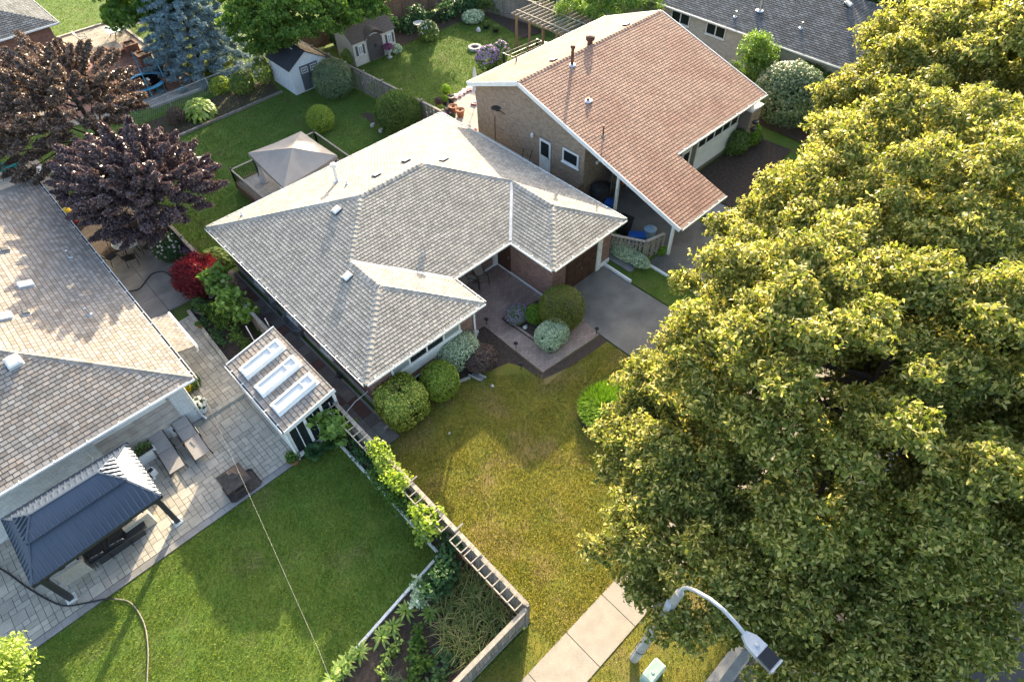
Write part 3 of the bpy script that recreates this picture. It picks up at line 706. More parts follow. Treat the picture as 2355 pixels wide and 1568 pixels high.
zt = lambda y: (fz(y) if y < RY else RZ-KB*(y-RY))-.11
bw = MB(); prof = [(Y0,-.1),(Y1,-.1),(Y1,zt(Y1)),(RY,zt(RY)),(Y0,zt(Y0))]
n = len(prof); xs = (WX,35.6)
bw.add([(xs[0],y,z) for y, z in prof]+[(xs[1],y,z) for y, z in prof], [list(range(n)), list(range(n,2*n))[::-1]]+[(i,i+n,(i+1) % n+n,(i+1) % n) for i in range(n)])
bw.box((XM+.25,16.45,-.1), (35.59,19.39,zt(16.45)-.02))
bw.build('wall', 'mortar_dark', bh)
pc = Pieces(); fgw = Frame((WX,Y1,0), (0,-1,0), (0,0,1))
D0 = AX(1268,318,WX); D1 = AX(1242,318,WX)
DY0, DY1 = 21.33, 22.25; DZ0, DZ1 = .75, 2.83
c0 = AX(1295,341,WX); c1 = AX(1329,385,WX)
WY0, WY1 = c1[1]-.02, c0[1]+.02; WZ1 = .5*(AX(1295,341,WX)[2]+AX(1329,355,WX)[2]); WZ0 = AX(1327,388,WX)[2]
dl = AX(1242,318,WX); dr = AX(1267,330,WX); db = AX(1266,400,WX)
DY0, DY1, DZ1, DZ0 = dr[1], dl[1], .5*(dl[2]+dr[2]), db[2]
print('door', DY0, DY1, DZ0, DZ1, 'win', WY0, WY1, WZ0, WZ1)
bricks(pc, fgw, [(0,0),(Y1-Y0,0),(Y1-Y0,zt(Y0)),(Y1-RY,zt(RY)),(0,zt(Y1))], [(0,-1,Y1-DY1-.6,.85),(Y1-DY1-.04,DZ0-.05,Y1-DY0+.04,DZ1+.05),(Y1-WY1-.03,WZ0-.08,Y1-WY0+.03,WZ1+.03)])
bricks(pc, Frame((WX,Y0,0), (1,0,0), (0,0,1)), [(0,0),(3.7,0),(3.7,zt(Y0)),(0,zt(Y0))])
bricks(pc, Frame((XM+.25,16.45,0), (1,0,0), (0,0,1)), [(0,0),(8.2,0),(8.2,3.1),(0,3.1)], [(.2,0,8.2,3.2)])
pc.emit('brick', 'brick_tan', bh)
MB().box((WX-.001,DY1+.62,-.1), (WX-.03,Y1+.01,.84)).build('foundation', 'parging', bh)
wn = win_x(bh, WY0, WY1, WZ0, WZ1, WX, n=1, fw=.1)
dd_ = MB().box((WX,DY0,DZ0), (WX-.06,DY1,DZ1)).build('side_door', 'white_paint', bh, label='white screen door with scalloped glass')
dm = (DZ0+DZ1)/2
g = MB(); pts = []
ya, yb_, za, zb_ = DY0+.13, DY1-.13, dm+.02, DZ1-.13
for (p0, p1) in (((ya,za),(yb_,za)),((yb_,za),(yb_,zb_)),((yb_,zb_),(ya,zb_)),((ya,zb_),(ya,za))):
    nsc = 5 if abs(p1[0]-p0[0]) > .1 else 7
    for i in range(nsc*4):
        t_ = i/(nsc*4); k_ = .03*abs(math.sin(math.pi*t_*nsc)); dx = p1[0]-p0[0]; dz = p1[1]-p0[1]; L_ = math.hypot(dx, dz); pts.append((WX-.066, p0[0]+dx*t_+dz/L_*k_, p0[1]+dz*t_-dx/L_*k_))
g.face(pts); g.build('pane', 'glass', dd_)
for s_ in (1,-1): MB().bar((WX-.065,(DY0+DY1)/2-.28*s_,DZ0+.15), (WX-.065,(DY0+DY1)/2+.28*s_,dm-.1), .03, .02).build('cross_rail', 'white_worn', dd_)
MB().bar((WX-.09,DY0+.08,dm-.05), (WX-.09,DY0+.08,dm+.06), .03).build('handle', 'dark_metal', dd_)
def wall_lamp(x, y, z, parent):
    b = MB(); b.lathe([(.05,0),(.09,.1),(.1,.22),(.04,.28),(.015,.36)], (x-.14,y,z), 8); b.bar((x,y,z+.05), (x-.14,y,z+.05), .03)
    return b.build('wall_lamp', 'white_paint', parent, smooth=True)
p_ = AX(1227,315,WX); wall_lamp(*p_, bh)
p_ = AX(1362,372,WX+1.); b = MB(); b.lathe([(.06,0),(.1,.12),(.05,.18)], (p_[0],Y0-.1,p_[2]), 8); b.lathe([(.06,0),(.1,.12),(.05,.18)], (p_[0]+.2,Y0-.1,p_[2]+.02), 8); b.build('flood_lamp', 'white_paint', bh)
# dish and antenna pole on the gable wall
p_ = AX(1140,252,WX-.25); b = MB(); b.bar((WX,p_[1]-.5,p_[2]-.2), (WX,p_[1]+.5,p_[2]-.1), .05); b.bar((WX,p_[1],p_[2]-.2), (p_[0],p_[1],p_[2]-.1), .05)
b.lathe([(.0,0),(.2,.03),(.3,.09)], (p_[0],p_[1],p_[2]), 12); b.build('satellite_dish', 'dark_metal', bh)
b = MB(); q0 = AX(1138,268,WX); q1 = AX(1139,325,WX); b.tube([(WX-.03,q0[1],q0[2]),(WX-.03,q1[1],q1[2])], .02, 6); b.build('cable', 'dark_metal', bh)
# carport posts + beam
for y in (16.9,13.1): MB().box((23.4,y-.07,.0), (23.54,y+.07,fz(y)-.12)).build('carport_post', 'white_worn', bh)
for y in (13.1,): MB().box((26.8,y-.07,.0), (26.94,y+.07,fz(y)-.12)).build('carport_post', 'white_worn', bh)
# street side windows and entrance
win_y(bh, 30.1,34.3, 1.75,2.85, 16.45, n=5, fw=.09)
MB().box((30.1,16.45,.3), (34.3,16.40,1.67)).build('panel', 'white_paint', bh, label='white panel under the row of front windows')
fdr = MB().box((28.55,16.45,.1), (29.5,16.39,2.3)).build('front_door', 'white_paint', bh); MB().box((28.75,16.39,.9), (29.3,16.375,2.1)).build('pane', 'glass', fdr)
win_y(bh, 27.5,28.3, .9,2.5, 16.45, n=1, fw=.07, sill=False)
pier = MB().box((34.45,15.75,-.05), (35.6,16.44,2.65)).build('brick_pier', 'mortar_dark', bh); pc = Pieces(); bricks(pc, Frame((34.45,15.75,0), (1,0,0), (0,0,1)), [(0,0),(1.15,0),(1.15,2.65),(0,2.65)]); pc.emit('brick', 'brick_tan', pier)
MB().box((34.4,15.7,2.655), (35.65,16.44,2.75)).build('coping', 'white_paint', pier)
for k in (0,.45): MB().lathe([(.14,0),(.2,.14),(.2,.17)], (34.95+k*.1,15.62,1.3+k), 8).build('hanging_basket', 'dark_metal', pier)
# roof furniture
f = FB['back']
for ov in ((1273,140),(1440,59)):
    p_ = onplane(*ov, f.O, f.N)
    u_, w_ = f.to2(p_); roof_vent(broof, f, u_, w_, (.36,.36,.12), 'white_worn', 'dark_metal')
mat('rust', (.16,.07,.045), (.09,.05,.04), .7, 9, .2)
p_ = onplane(1187,143, f.O, f.N); roof_pipe(broof, p_, .38, .04, 'rust')
tv = onplane(1356,103, f.O, f.N); tb = MB().lathe([(.17,-.05),(.16,.2),(.24,.26),(.27,.38),(.24,.5),(.12,.55),(.0,.56)], tv, 16).build('turbine_vent', 'rust', broof, smooth=True)
for k in range(16): a = k*math.pi/8; MB().bar((tv[0]+.255*math.cos(a),tv[1]+.255*math.sin(a),tv[2]+.28), (tv[0]+.255*math.cos(a+.3),tv[1]+.255*math.sin(a+.3),tv[2]+.48), .02, .03).build('blade', 'dark_metal', tb)
f = FB['front']
p_ = onplane(1315,150, f.O, f.N); roof_pipe(broof, p_, .95, .09, 'rust', [(.09,0),(.14,.01),(.14,.16),(.1,.18)], name='chimney_pipe')
p_ = onplane(1352,232, f.O, f.N); roof_pipe(broof, p_, .16, .1, 'rust')
p_ = onplane(1386,313, f.O, f.N); roof_pipe(broof, p_, .62, .045, 'rust', flash='wood_pale')

# ------------------------------------------------------------------ slate roofed house beyond
FX, FY0, FY1, FZ, KK = 42.75, 12.4, 50., 2.9, .34; FWD = 5.6
fh = thing('brick_house', 'cream brick house with dark slate coloured shingle roof beyond the brown roof', 'house', (48,30,0))
MB().box((FX+.45,FY0+.45,-.05), (FX+10.8,FY1,FZ-.03)).build('wall', 'mortar', fh)
H1 = (FX+FWD,FY0+FWD,FZ+KK*FWD); H2 = (FX+FWD,FY1,FZ+KK*FWD)
fp = [('left', [[(FX,FY1,FZ),(FX,FY0,FZ),H1,H2]], (FX,FY1,FZ), (0,-1,0), (1,0,KK)), ('front', [[(FX,FY0,FZ),(FX+2*FWD,FY0,FZ),H1]], (FX,FY0,FZ), (1,0,0), (0,1,KK))]
rb = MB()
for nm, polys, O, U, W in fp: rb.slabpoly(polys[0], .06)
rb.slabpoly([(FX+2*FWD,FY0,FZ),(FX+2*FWD,FY1,FZ),H2,H1], .06)
froof = rb.build('roof', 'felt_slate', fh); pc = Pieces(); FF = {}
for nm, polys, O, U, W in fp: FF[nm] = shingle_plane(pc, polys, O, U, W, expo=.19, tab=.4, hi=.016)
pc.emit('shingle', 'shingle_slate', froof); pc = Pieces(); caps(pc, (FX,FY0,FZ), H1, .2, .34); pc.emit('ridge_cap', 'shingle_slate', froof)
MB().prism([(FX+.02,FY0+.02),(FX+2*FWD,FY0+.02),(FX+2*FWD,FY1),(FX+.02,FY1)], FZ-.18, FZ-.065).build('soffit', 'soffit', fh)
gutter(fh, (FX,FY1,FZ), (FX,FY0,FZ), (-1,0,0), 0); gutter(fh, (FX,FY0,FZ), (FX+2*FWD,FY0,FZ), (0,-1,0), 0)
wins = []
for (a, b) in (((1546,22),(1586,50)),((1626,52),(1668,78)),((1765,100),(1794,122))):
    q0 = AX(*a, FX+.45); q1 = AX(*b, FX+.45); wins.append((q1[1], q0[1], q1[2], q0[2]))
print(wins)
wins = [(y0, y1, 1.75, 2.6) for y0, y1, _, _ in wins]
pc = Pieces(); bricks(pc, Frame((FX+.45,FY1,0), (0,-1,0), (0,0,1)), [(0,0),(FY1-FY0-.45,0),(FY1-FY0-.45,2.7),(0,2.7)], [(FY1-y1-.05,1.65,FY1-y0+.05,2.7) for y0, y1, a, b in wins]+[(FY1-21.5,0,FY1-20.5,2.35)], L=.3, Hh=.1, g=.014)
pc.emit('brick', 'brick_cream', fh)
for y0, y1, z0, z1 in wins: win_x(fh, y0, y1, z0, z1, FX+.45, n=2, fw=.08)
d2 = MB().box((FX+.45,20.55,.05), (FX+.4,21.45,2.3)).build('side_door', 'white_paint', fh); MB().box((FX+.4,20.7,1.0), (FX+.385,21.3,2.1)).build('pane', 'glass', d2)
for ov in ((1690,40),(1841,66)):
    f = FF['left']; p_ = onplane(*ov, f.O, f.N); roof_pipe(froof, p_, .42, .06, 'steel')
f = FF['left']; p_ = onplane(1747,25, f.O, f.N); roof_pipe(froof, p_, .95, .12, 'steel', [(.12,0),(.2,.02),(.2,.12),(.1,.16)], name='chimney_pipe')
f = FF['front']; p_ = onplane(1948,13, f.O, f.N); u_, w_ = f.to2(p_); roof_vent(froof, f, u_, w_, (.45,.45,.2), 'gutter_metal', 'dark_metal')

# ------------------------------------------------------------------ red brick house, far left
rh = thing('brick_house', 'red brick house with dark shingle roof at the top left corner', 'house', (0,62,0))
HX, HY, HZ = 8.7, 56.6, 3.9
MB().box((-14,HY+.6,-.05), (HX-.5,72,HZ-.03)).build('wall', 'mortar_dark', rh)
hp = [('front', [[(-18,HY,HZ),(HX,HY,HZ),(HX-7,HY+7,HZ+2.3),(-11,HY+7,HZ+2.3)]], (-18,HY,HZ), (1,0,0), (0,1,.33)), ('right', [[(HX,HY,HZ),(HX,HY+14,HZ),(HX-7,HY+7,HZ+2.3)]], (HX,HY,HZ), (0,1,0), (-1,0,.33))]
rb = MB()
for nm, polys, O, U, W in hp: rb.slabpoly(polys[0], .06)
hroof = rb.build('roof', 'felt_slate', rh); pc = Pieces()
for nm, polys, O, U, W in hp: shingle_plane(pc, polys, O, U, W, expo=.21, tab=.42, hi=.014)
pc.emit('shingle', 'shingle_slate', hroof); gutter(rh, (-18,HY,HZ), (HX,HY,HZ), (0,-1,0), 0); gutter(rh, (HX,HY-.12,HZ), (HX,HY+14,HZ), (1,0,0), 0)
pc = Pieces(); bricks(pc, Frame((-2,HY+.6,0), (1,0,0), (0,0,1)), [(0,0),(HX+1.5,0),(HX+1.5,HZ-.1),(0,HZ-.1)], L=.34, Hh=.125, g=.02, proud=.007)
pc.emit('brick', 'brick_red', rh)
MB().box((-14,50.5,-.05), (2.2,HY+.59,2.6)).build('lean_to', 'mortar_dark', rh)
MB().slabpoly([(-14,50.1,2.65),(2.5,50.1,2.65),(2.5,HY+.58,3.1),(-14,HY+.58,3.1)], .08).build('lean_to_roof', 'shingle_slate', rh)
pc = Pieces(); bricks(pc, Frame((-4,50.5,0), (1,0,0), (0,0,1)), [(0,0),(6.2,0),(6.2,2.6),(0,2.6)], L=.34, Hh=.125, g=.02, proud=.007); pc.emit('brick', 'brick_red', rh, rest='lean_to_bricks')
# ================================================================== fences, sheds, shelters
def fence(name, label, a, b, h, bw=.14, gap=.02, matname='wood_grey', cap_=True, post=2.4, side=1, th=.02, alt=False, base=.04, postm=None, rails=True, capm=None, pcap=False, post_h=.06):
    """board fence from a to b: boards, rails, posts, top cap; alt = boards alternate sides"""
    t = thing(name, label, 'fence', (a[0],a[1],0)); a = Vector((a[0],a[1],0)); b = Vector((b[0],b[1],0)); d = (b-a); L = d.length; d.normalize(); sd = Vector((-d.y,d.x,0))*side
    M = Matrix(((d.x,sd.x,0,a.x),(d.y,sd.y,0,a.y),(0,0,1,0),(0,0,0,1))); n = int(L/(bw+gap)); pc = Pieces()
    bm = MB().box((0,-th/2,base), (bw,th/2,h))
    for i in range(n):
        o = .035*(1 if (i % 2 or not alt) else -1)
        pc.raw('b', bm.v, bm.f, M @ Matrix.Translation((i*(bw+gap),o,rnd.uniform(-.012,.012))), bw*h)
    pc.emit('board', matname, t)
    if rails:
        for z in (.35,h-.3): MB().bar(a+Vector((0,0,z)), b+Vector((0,0,z)), .045, .09).build('rail', postm or matname, t)
    k = max(1, round(L/post))
    for i in range(k+1):
        p_ = a+d*L*i/k; pb = MB().cbox((p_.x,p_.y,(h+post_h)/2), (.1,.1,h+post_h), math.atan2(d.y,d.x))
        if pcap: pb.cbox((p_.x,p_.y,h+post_h+.03), (.15,.15,.05), math.atan2(d.y,d.x))
        pb.build('post', postm or matname, t)
    if cap_:
        for i in range(k):
            p_ = a+d*(L*i/k+.01); q_ = a+d*(L*(i+1)/k-.01)
            MB().bar(p_+Vector((0,0,h+.02)), q_+Vector((0,0,h+.02)), .16, .035).build('cap_rail', capm or matname, t)
    return t
# trellis fence between left garden and front lawn
FXT = 4.86
tf = fence('wooden_fence', 'weathered board fence with pale ladder trellis between the vegetable strip and front lawn', (FXT,4.95), (FXT,16.3), 1.75, capm='wood_pale', post=2.35, side=1)
for (y0, y1) in ((5.1,7.6),(7.75,8.35),(8.8,11.0),(11.3,13.4),(13.5,16.0)):
    tr = MB().bar((FXT-.42,y0,1.82), (FXT-.42,y1,1.82), .04, .05); o = tr.build('trellis', 'wood_pale', tf); n = max(2, round((y1-y0)/.34))
    for i in range(n+1): y = y0+(y1-y0)*i/n; MB().bar((FXT-.44,y,1.845), (FXT+.06,y,1.845), .035, .035).build('rung', 'wood_pale', o)
for y in (8.5,11.1): MB().bar((FXT-.05,y,1.8), (FXT+.32,y,1.86), .05, .05).build('brace', 'wood_pale', tf)
fence('wooden_fence', 'weathered board fence along the sidewalk in front of the vegetable garden', (FXT-.12,4.9), (-4.5,4.82), 1.72, capm='wood_pale', post=2.9, side=-1)
# fence between the two back gardens
fence('wooden_fence', 'long grey board fence between the round bushes and the neighbour back lawn', (22.6,30.6), (21.55,46.6), 1.62, bw=.15, gap=.03, alt=True, post=1.95, pcap=True, post_h=.12)
fence('wooden_fence', 'brown board fence at the far end of the neighbour back garden', (21.6,47.6), (36.6,46.2), 1.8, bw=.16, gap=.01, matname='wood_brown', post=2.4)
fence('wooden_fence', 'grey board fence behind the white swing frame and the pergola', (36.7,46.2), (38.7,36.2), 1.8, bw=.16, gap=.015, post=2.4)
fence('wooden_fence', 'leaning grey fence beside the red maple and the side path', (5.12,36.0), (5.0,21.3), 1.45, bw=.15, gap=.012, post=2.4, pcap=True)
fence('wooden_fence', 'short slatted fence beside the garage joining the carport bins', (20.95,15.95), (22.1,13.75), 1.3, bw=.13, gap=.07, alt=True, post=1.4, post_h=.02, capm='wood_pale')
fence('wooden_fence', 'short slatted fence between the carport post and the gravel', (22.16,13.72), (23.3,13.45), 1.3, bw=.13, gap=.05, alt=True, post=1.2, post_h=.02, capm='wood_pale')
fence('wooden_gate', 'short brown wooden gate between the bungalow and the tan brick wall', (21.6,19.35), (23.45,19.3), 1.35, bw=.11, gap=.05, matname='wood_brown', post=1.8)
fence('wooden_fence', 'dark brown fence panel behind the small tree by the cream brick house', (41.6,18.9), (43.1,18.9), 1.9, matname='wood_dark', post=1.5)
fence('wooden_fence', 'dark board fence at the far edge of the top left lawn', (6,86), (30,74), 1.7, bw=.3, gap=.02, matname='wood_dark', post=3, cap_=False)
# chain link fence
cl = thing('chain_link_fence', 'thin chain link fence behind the hosta bed and below the blue spruce', 'fence', (8.2,46.9,0))
for x in (8.2,11.2,14.2,17.2,20.2): MB().tube([(x,46.75+.05*(x-8),0),(x,46.75+.05*(x-8),1.15)], .03, 7).build('post', 'gutter_metal', cl)
MB().tube([(8.2,46.76,1.12),(20.2,47.36,1.12)], .018, 6).build('rail', 'gutter_metal', cl)
wm = MB()
for i in range(80):
    x = 8.2+i*.15; y = 46.75+.05*(x-8); wm.bar((x,y,.03), (x+.5 if x < 19.6 else x,y+.02,1.1), .006); wm.bar((x+.5 if x < 19.6 else x,y+.02,.03), (x,y,1.1), .006)
o = wm.build('mesh_wire', 'gutter_metal', cl); o['kind'] = 'stuff'

# ---- greenhouse-like garden shed with three skylights
gs = thing('garden_pavilion', 'white glazed garden shed with tan shingle roof and three long skylights', 'shed', (3.85,18.4,0))
gx0, gx1, gy0, gy1, gz = 2.62, 5.02, 16.08, 20.75, 2.3
gO = (gx0,gy1,2.12); gpl = [(gx0,gy0,2.12),(gx1,gy0,2.62),(gx1,gy1,2.62),(gx0,gy1,2.12)]
rb = MB(); rb.slabpoly(gpl, .09); groof = rb.build('roof', 'felt_tan', gs); pc = Pieces()
gf = shingle_plane(pc, [gpl], gO, (0,-1,0), (1,0,.208), expo=.2, tab=.24, jit=.05); pc.emit('shingle', 'shingle_tan', groof)
for y_ in (gy0-.02,gy1+.02): MB().bar((gx0-.02,y_,2.06), (gx1+.02,y_,2.56), .05, .2).build('fascia', 'white_paint', groof)
gutter(gs, (gx0,gy1,2.12), (gx0,gy0,2.12), (-1,0,0), .9)
for ov in ((600,829),(638,867),(676,908)):
    p_ = onplane(*ov, gf.O, gf.N); u_, w_ = gf.to2(p_); w_ = 1.22
    q = MB()
    def fbx(q, u0, w0, u1, w1, n0, n1):
        vs = [gf.at(u, w, n_) for n_ in (n0, n1) for u, w in ((u0,w0),(u1,w0),(u1,w1),(u0,w1))]
        q.add(vs, [(3,2,1,0),(4,5,6,7),(0,1,5,4),(1,2,6,5),(2,3,7,6),(3,0,4,7)])
    fbx(q, u_-.40, w_-1.0, u_+.40, w_+1.0, .0, .03)
    fbx(q, u_-.31, w_-.93, u_-.2, w_+.93, .03, .16); fbx(q, u_+.2, w_-.93, u_+.31, w_+.93, .03, .16); fbx(q, u_-.2, w_-.93, u_+.2, w_-.85, .03, .16); fbx(q, u_-.2, w_+.85, u_+.2, w_+.93, .03, .16); fbx(q, u_-.2, w_+.42, u_+.2, w_+.46, .03, .155)
    sk = q.build('skylight', 'white_paint', groof); q = MB(); fbx(q, u_-.197, w_-.847, u_+.197, w_+.417, .02, .12); fbx(q, u_-.197, w_+.463, u_+.197, w_+.847, .02, .12); q.build('pane', 'skylight_glass' if 'skylight_glass' in MATS else glassmat('skylight_glass', (.5,.52,.52), .3), sk)
wl = MB()
for x in (gx0+.08,gx0+.86,gx0+1.64,gx1-.08): wl.box((x-.06,gy0+.05,0), (x+.06,gy0+.15,2.1+.2*(x-gx0)))
for x, y in ((gx0+.08,gy1-.1),(gx1-.08,gy1-.1)): wl.box((x-.06,y-.06,0), (x+.06,y+.06,2.0+.2*(x-gx0)))
wl.box((gx0+.02,gy0+.06,0), (gx1-.02,gy0+.14,.28)); wl.build('frame', 'white_paint', gs)
MB().box((gx0+.03,gy0+.16,0), (gx0+.07,gy1-.17,2.03)).build('wall', 'white_paint', gs); MB().box((gx1-.07,gy0+.16,0), (gx1-.03,gy1-.17,2.5)).build('wall', 'white_worn', gs); MB().box((gx0+.15,gy1-.12,0), (gx1-.15,gy1-.08,2.1)).build('wall', 'white_paint', gs)
for i in range(3):
    x = gx0+.15+i*.78
    pw = MB(); pw.box((x,gy0+.09,.29), (x+.65,gy0+.1,2.0)); pn = pw.build('pane', 'glass', gs)
    MB().box((x+.3,gy0+.06,.29), (x+.335,gy0+.085,2.0)).build('mullion', 'white_paint', pn)
MB().tube([(gx0-.06,gy0+.02,2.02),(gx0-.02,gy0+.02,1.85),(gx0+.0,gy0-.02,.1)], .05, 8).build('downspout', 'white_paint', gs)
for ov in ((582,775),(625,757)):
    p_ = P(*ov, 1.2); pl_ = thing('garden_stake', 'white stake standing in the vegetable bed ' + ('nearer the patio' if ov[0] < 600 else 'nearer the side path fence'), 'stake', (p_[0],p_[1],0)); MB().tube([(p_[0],p_[1],0),(p_[0]-.05,p_[1]+.1,1.9)], .025, 6).build('pole', 'white_paint', pl_)

# ---- hard top gazebo at the left patio
gz_ = thing('metal_gazebo', 'gazebo with dark blue ribbed metal double roof on four dark posts', 'gazebo', (-4.2,18.2,0))
E0 = (-6.45,16.55,2.28); E1 = (-2.0,16.7,2.28); E2 = (-2.0,19.8,2.28); E3 = (-6.45,19.8,2.28)
zl = 2.28; zc = 3.2; cxm, cym = -4.22, 18.2
def ribbed(parent, pl, O, U, W, step=.2, nm='roof_panel'):
    b = MB(); q = [Vector(p_) for p_ in pl]
    if (q[1]-q[0]).cross(q[2]-q[0]).z < 0: q = q[::-1]
    b.slabpoly(q, .03); o = b.build(nm, 'roof_navy', parent); fr = Frame(O, U, W); po = ccw([fr.to2(p_) for p_ in q]); pc = Pieces()
    u0 = min(p_[0] for p_ in po); u1 = max(p_[0] for p_ in po); w0 = min(p_[1] for p_ in po); w1 = max(p_[1] for p_ in po)
    for i in range(int((u1-u0)/step)+1): pc.tile(fr, (u0+i*step+step*.4, w0, u0+i*step+step*.4+.04, w1), [po], .05, .05, -.01)
    its = pc.items; pc.items = [(None, v_, f_, m_, a_) for k_, v_, f_, m_, a_ in its]; pc.emit('rib', 'roof_navy', o); return o
ra = (-5.55,18.2,zc); rb_ = (-2.9,18.2,zc)
def at_t(p_, q_, t): return tuple(p_[i]+(q_[i]-p_[i])*t for i in range(3))
i0, i1, i2, i3 = at_t(E0,ra,.66), at_t(E1,rb_,.66), at_t(E2,rb_,.66), at_t(E3,ra,.66)
ribbed(gz_, [E0,E1,i1,i0], E0, (1,0,0), (0,1,.5)); ribbed(gz_, [E1,E2,i2,i1], E1, (0,1,0), (-1,0,.8)); ribbed(gz_, [E2,E3,i3,i2], E2, (-1,0,0), (0,-1,.5)); ribbed(gz_, [E3,E0,i0,i3], E3, (0,-1,0), (1,0,.8))
up = lambda p_, d: (p_[0]*1, p_[1], p_[2]+d)
o0, o1, o2, o3 = [up(at_t(a, b, .58), .2) for a, b in ((E0,ra),(E1,rb_),(E2,rb_),(E3,ra))]; ta, tb_ = (-5.35,18.2,zc+.22), (-3.1,18.2,zc+.22)
ribbed(gz_, [o0,o1,tb_,ta], o0, (1,0,0), (0,1,.5), nm='top_panel'); ribbed(gz_, [o1,o2,tb_], o1, (0,1,0), (-1,0,.8), nm='top_panel'); ribbed(gz_, [o2,o3,ta,tb_], o2, (-1,0,0), (0,-1,.5), nm='top_panel'); ribbed(gz_, [o3,o0,ta], o3, (0,-1,0), (1,0,.8), nm='top_panel')
for a, b in ((E0,i0),(E1,i1),(E2,i2),(E3,i3),(o0,ta),(o1,tb_),(o2,tb_),(o3,ta),(ta,tb_)): MB().bar(up(a,.02), up(b,.02), .07, .04).build('hip_trim', 'roof_navy', gz_)
for a, b in ((E0,E1),(E1,E2),(E2,E3),(E3,E0)): MB().bar(up(a,-.06), up(b,-.06), .06, .12).build('beam', 'dark_metal', gz_)
for p_ in ((-6.26,16.85),(-2.22,16.98),(-2.2,19.55),(-6.26,19.55)):
    MB().box((p_[0]-.09,p_[1]-.09,.06), (p_[0]+.09,p_[1]+.09,2.22)).build('post', 'dark_metal', gz_); MB().box((p_[0]-.17,p_[1]-.17,.03), (p_[0]+.17,p_[1]+.17,.1)).build('post_base', 'white_worn', gz_)
    sx = 1 if p_[0] < -4 else -1
    MB().bar((p_[0],p_[1],1.65), (p_[0]+sx*.55,p_[1],2.2), .07, .07).build('brace', 'dark_metal', gz_)

# ---- fabric gazebo on the bungalow deck
dk = thing('wooden_deck', 'raised wooden deck with metal railing behind the bungalow under the canvas gazebo', 'deck', (12.5,32.2,0))
DX0, DX1, DYa, DYb, DZ = 9.9, 15.6, 29.3, 34.8, .55
for k in range(40): MB().box((DX0+k*.1425,DYa,DZ-.035), (DX0+k*.1425+.136,DYb,DZ)).build('board', 'deck_boards', dk)
MB().box((DX0-.02,DYa,.05), (DX0-.05,DYb,DZ-.01)).build('skirt', 'wood_brown', dk); MB().box((DX0-.02,DYb+.05,.05), (DX1,DYb+.02,DZ-.01)).build('skirt', 'wood_brown', dk)
def railing(parent, a, b, z, h=.92, n=None):
    a = Vector((*a,z)); b = Vector((*b,z)); L = (b-a).length; H_ = Vector((0,0,h))
    MB().bar(a+H_, b+H_, .09, .045).build('top_rail', 'wood_pale', parent); MB().bar(a+H_*.12, b+H_*.12, .05, .05).build('bottom_rail', 'wood_brown', parent)
    n = n or int(L/.13)
    for i in range(1, n): p_ = a+(b-a)*i/n; MB().tube([p_+H_*.12, p_+H_*.98], .012, 5).build('baluster', 'dark_metal', parent)
    for p_ in (a, b): MB().box((p_.x-.05,p_.y-.05,.0), (p_.x+.05,p_.y+.05,z+h+.08)).build('post', 'wood_brown', parent); MB().lathe([(.05,0),(.06,.04),(.0,.1)], (p_.x,p_.y,z+h+.08), 8).build('finial', 'wood_pale', parent)
railing(dk, (DX0,DYb), (DX0+2.3,DYb), DZ); railing(dk, (DX0,30.6), (DX0,DYb), DZ); railing(dk, (DX0+2.3,DYb), (DX1,DYb), DZ); railing(dk, (DX1,DYa+.3), (DX1,DYb), DZ)
mat('canvas', (.335,.30,.265), (.30,.27,.24), .9, 2., .05, 60); mat('canvas_pale', (.62,.61,.60), (.52,.51,.5), .9, 4., .06, 30)
cg = thing('canvas_gazebo', 'square gazebo with taupe canvas roof and tied white curtain on the deck', 'gazebo', (12.7,32.2,.55))
q0, q1, q2, q3 = P(570,352,2.45), P(692,302,2.45), P(775,358,2.45), P(652,432,2.45); pk = P(672,340,3.35)
b = MB()
for a_, b_ in ((q0,q1),(q1,q2),(q2,q3),(q3,q0)):
    N_ = 8; rows = []
    for i in range(N_+1):
        t_ = i/N_; row = []
        for j in range(9):
            s_ = j/8; e_ = Vector(a_).lerp(Vector(b_), s_); p_ = e_.lerp(Vector(pk), t_); p_.z -= .10*math.sin(math.pi*t_)*math.sin(math.pi*s_)+.06*math.sin(math.pi*s_)*(1-t_); row.append(p_)
        rows.append(row)
    vs = [p_ for r_ in rows for p_ in r_]; b.add(vs, [(i*9+j, i*9+j+1, (i+1)*9+j+1, (i+1)*9+j) for i in range(N_) for j in range(8)])
    vs = [tuple(p_) for p_ in rows[0]]+[(p_.x,p_.y,p_.z-.2) for p_ in rows[0]]; b.add(vs, [(j+9, j+10, j+1, j) for j in range(8)])
b.build('canopy', 'canvas', cg, smooth=False)
for q_ in (q0,q1,q2,q3):
    p_ = Vector(q_).lerp(Vector(pk), .06); MB().box((p_.x-.04,p_.y-.04,.55), (p_.x+.04,p_.y+.04,2.42)).build('post', 'dark_metal', cg)
p_ = Vector(q0).lerp(Vector(pk), .07); MB().lathe([(.28,0),(.24,.2),(.15,.6),(.08,1.0),(.12,1.3),(.24,1.8)], (p_.x+.12,p_.y-.1,.56), 10).build('curtain', 'canvas_pale', cg)
p_ = Vector(q3).lerp(Vector(pk), .09); MB().lathe([(.2,0),(.12,.6),(.07,1.0),(.12,1.3),(.2,1.75)], (p_.x-.05,p_.y+.1,.56), 10).build('curtain', 'canvas_pale', cg)

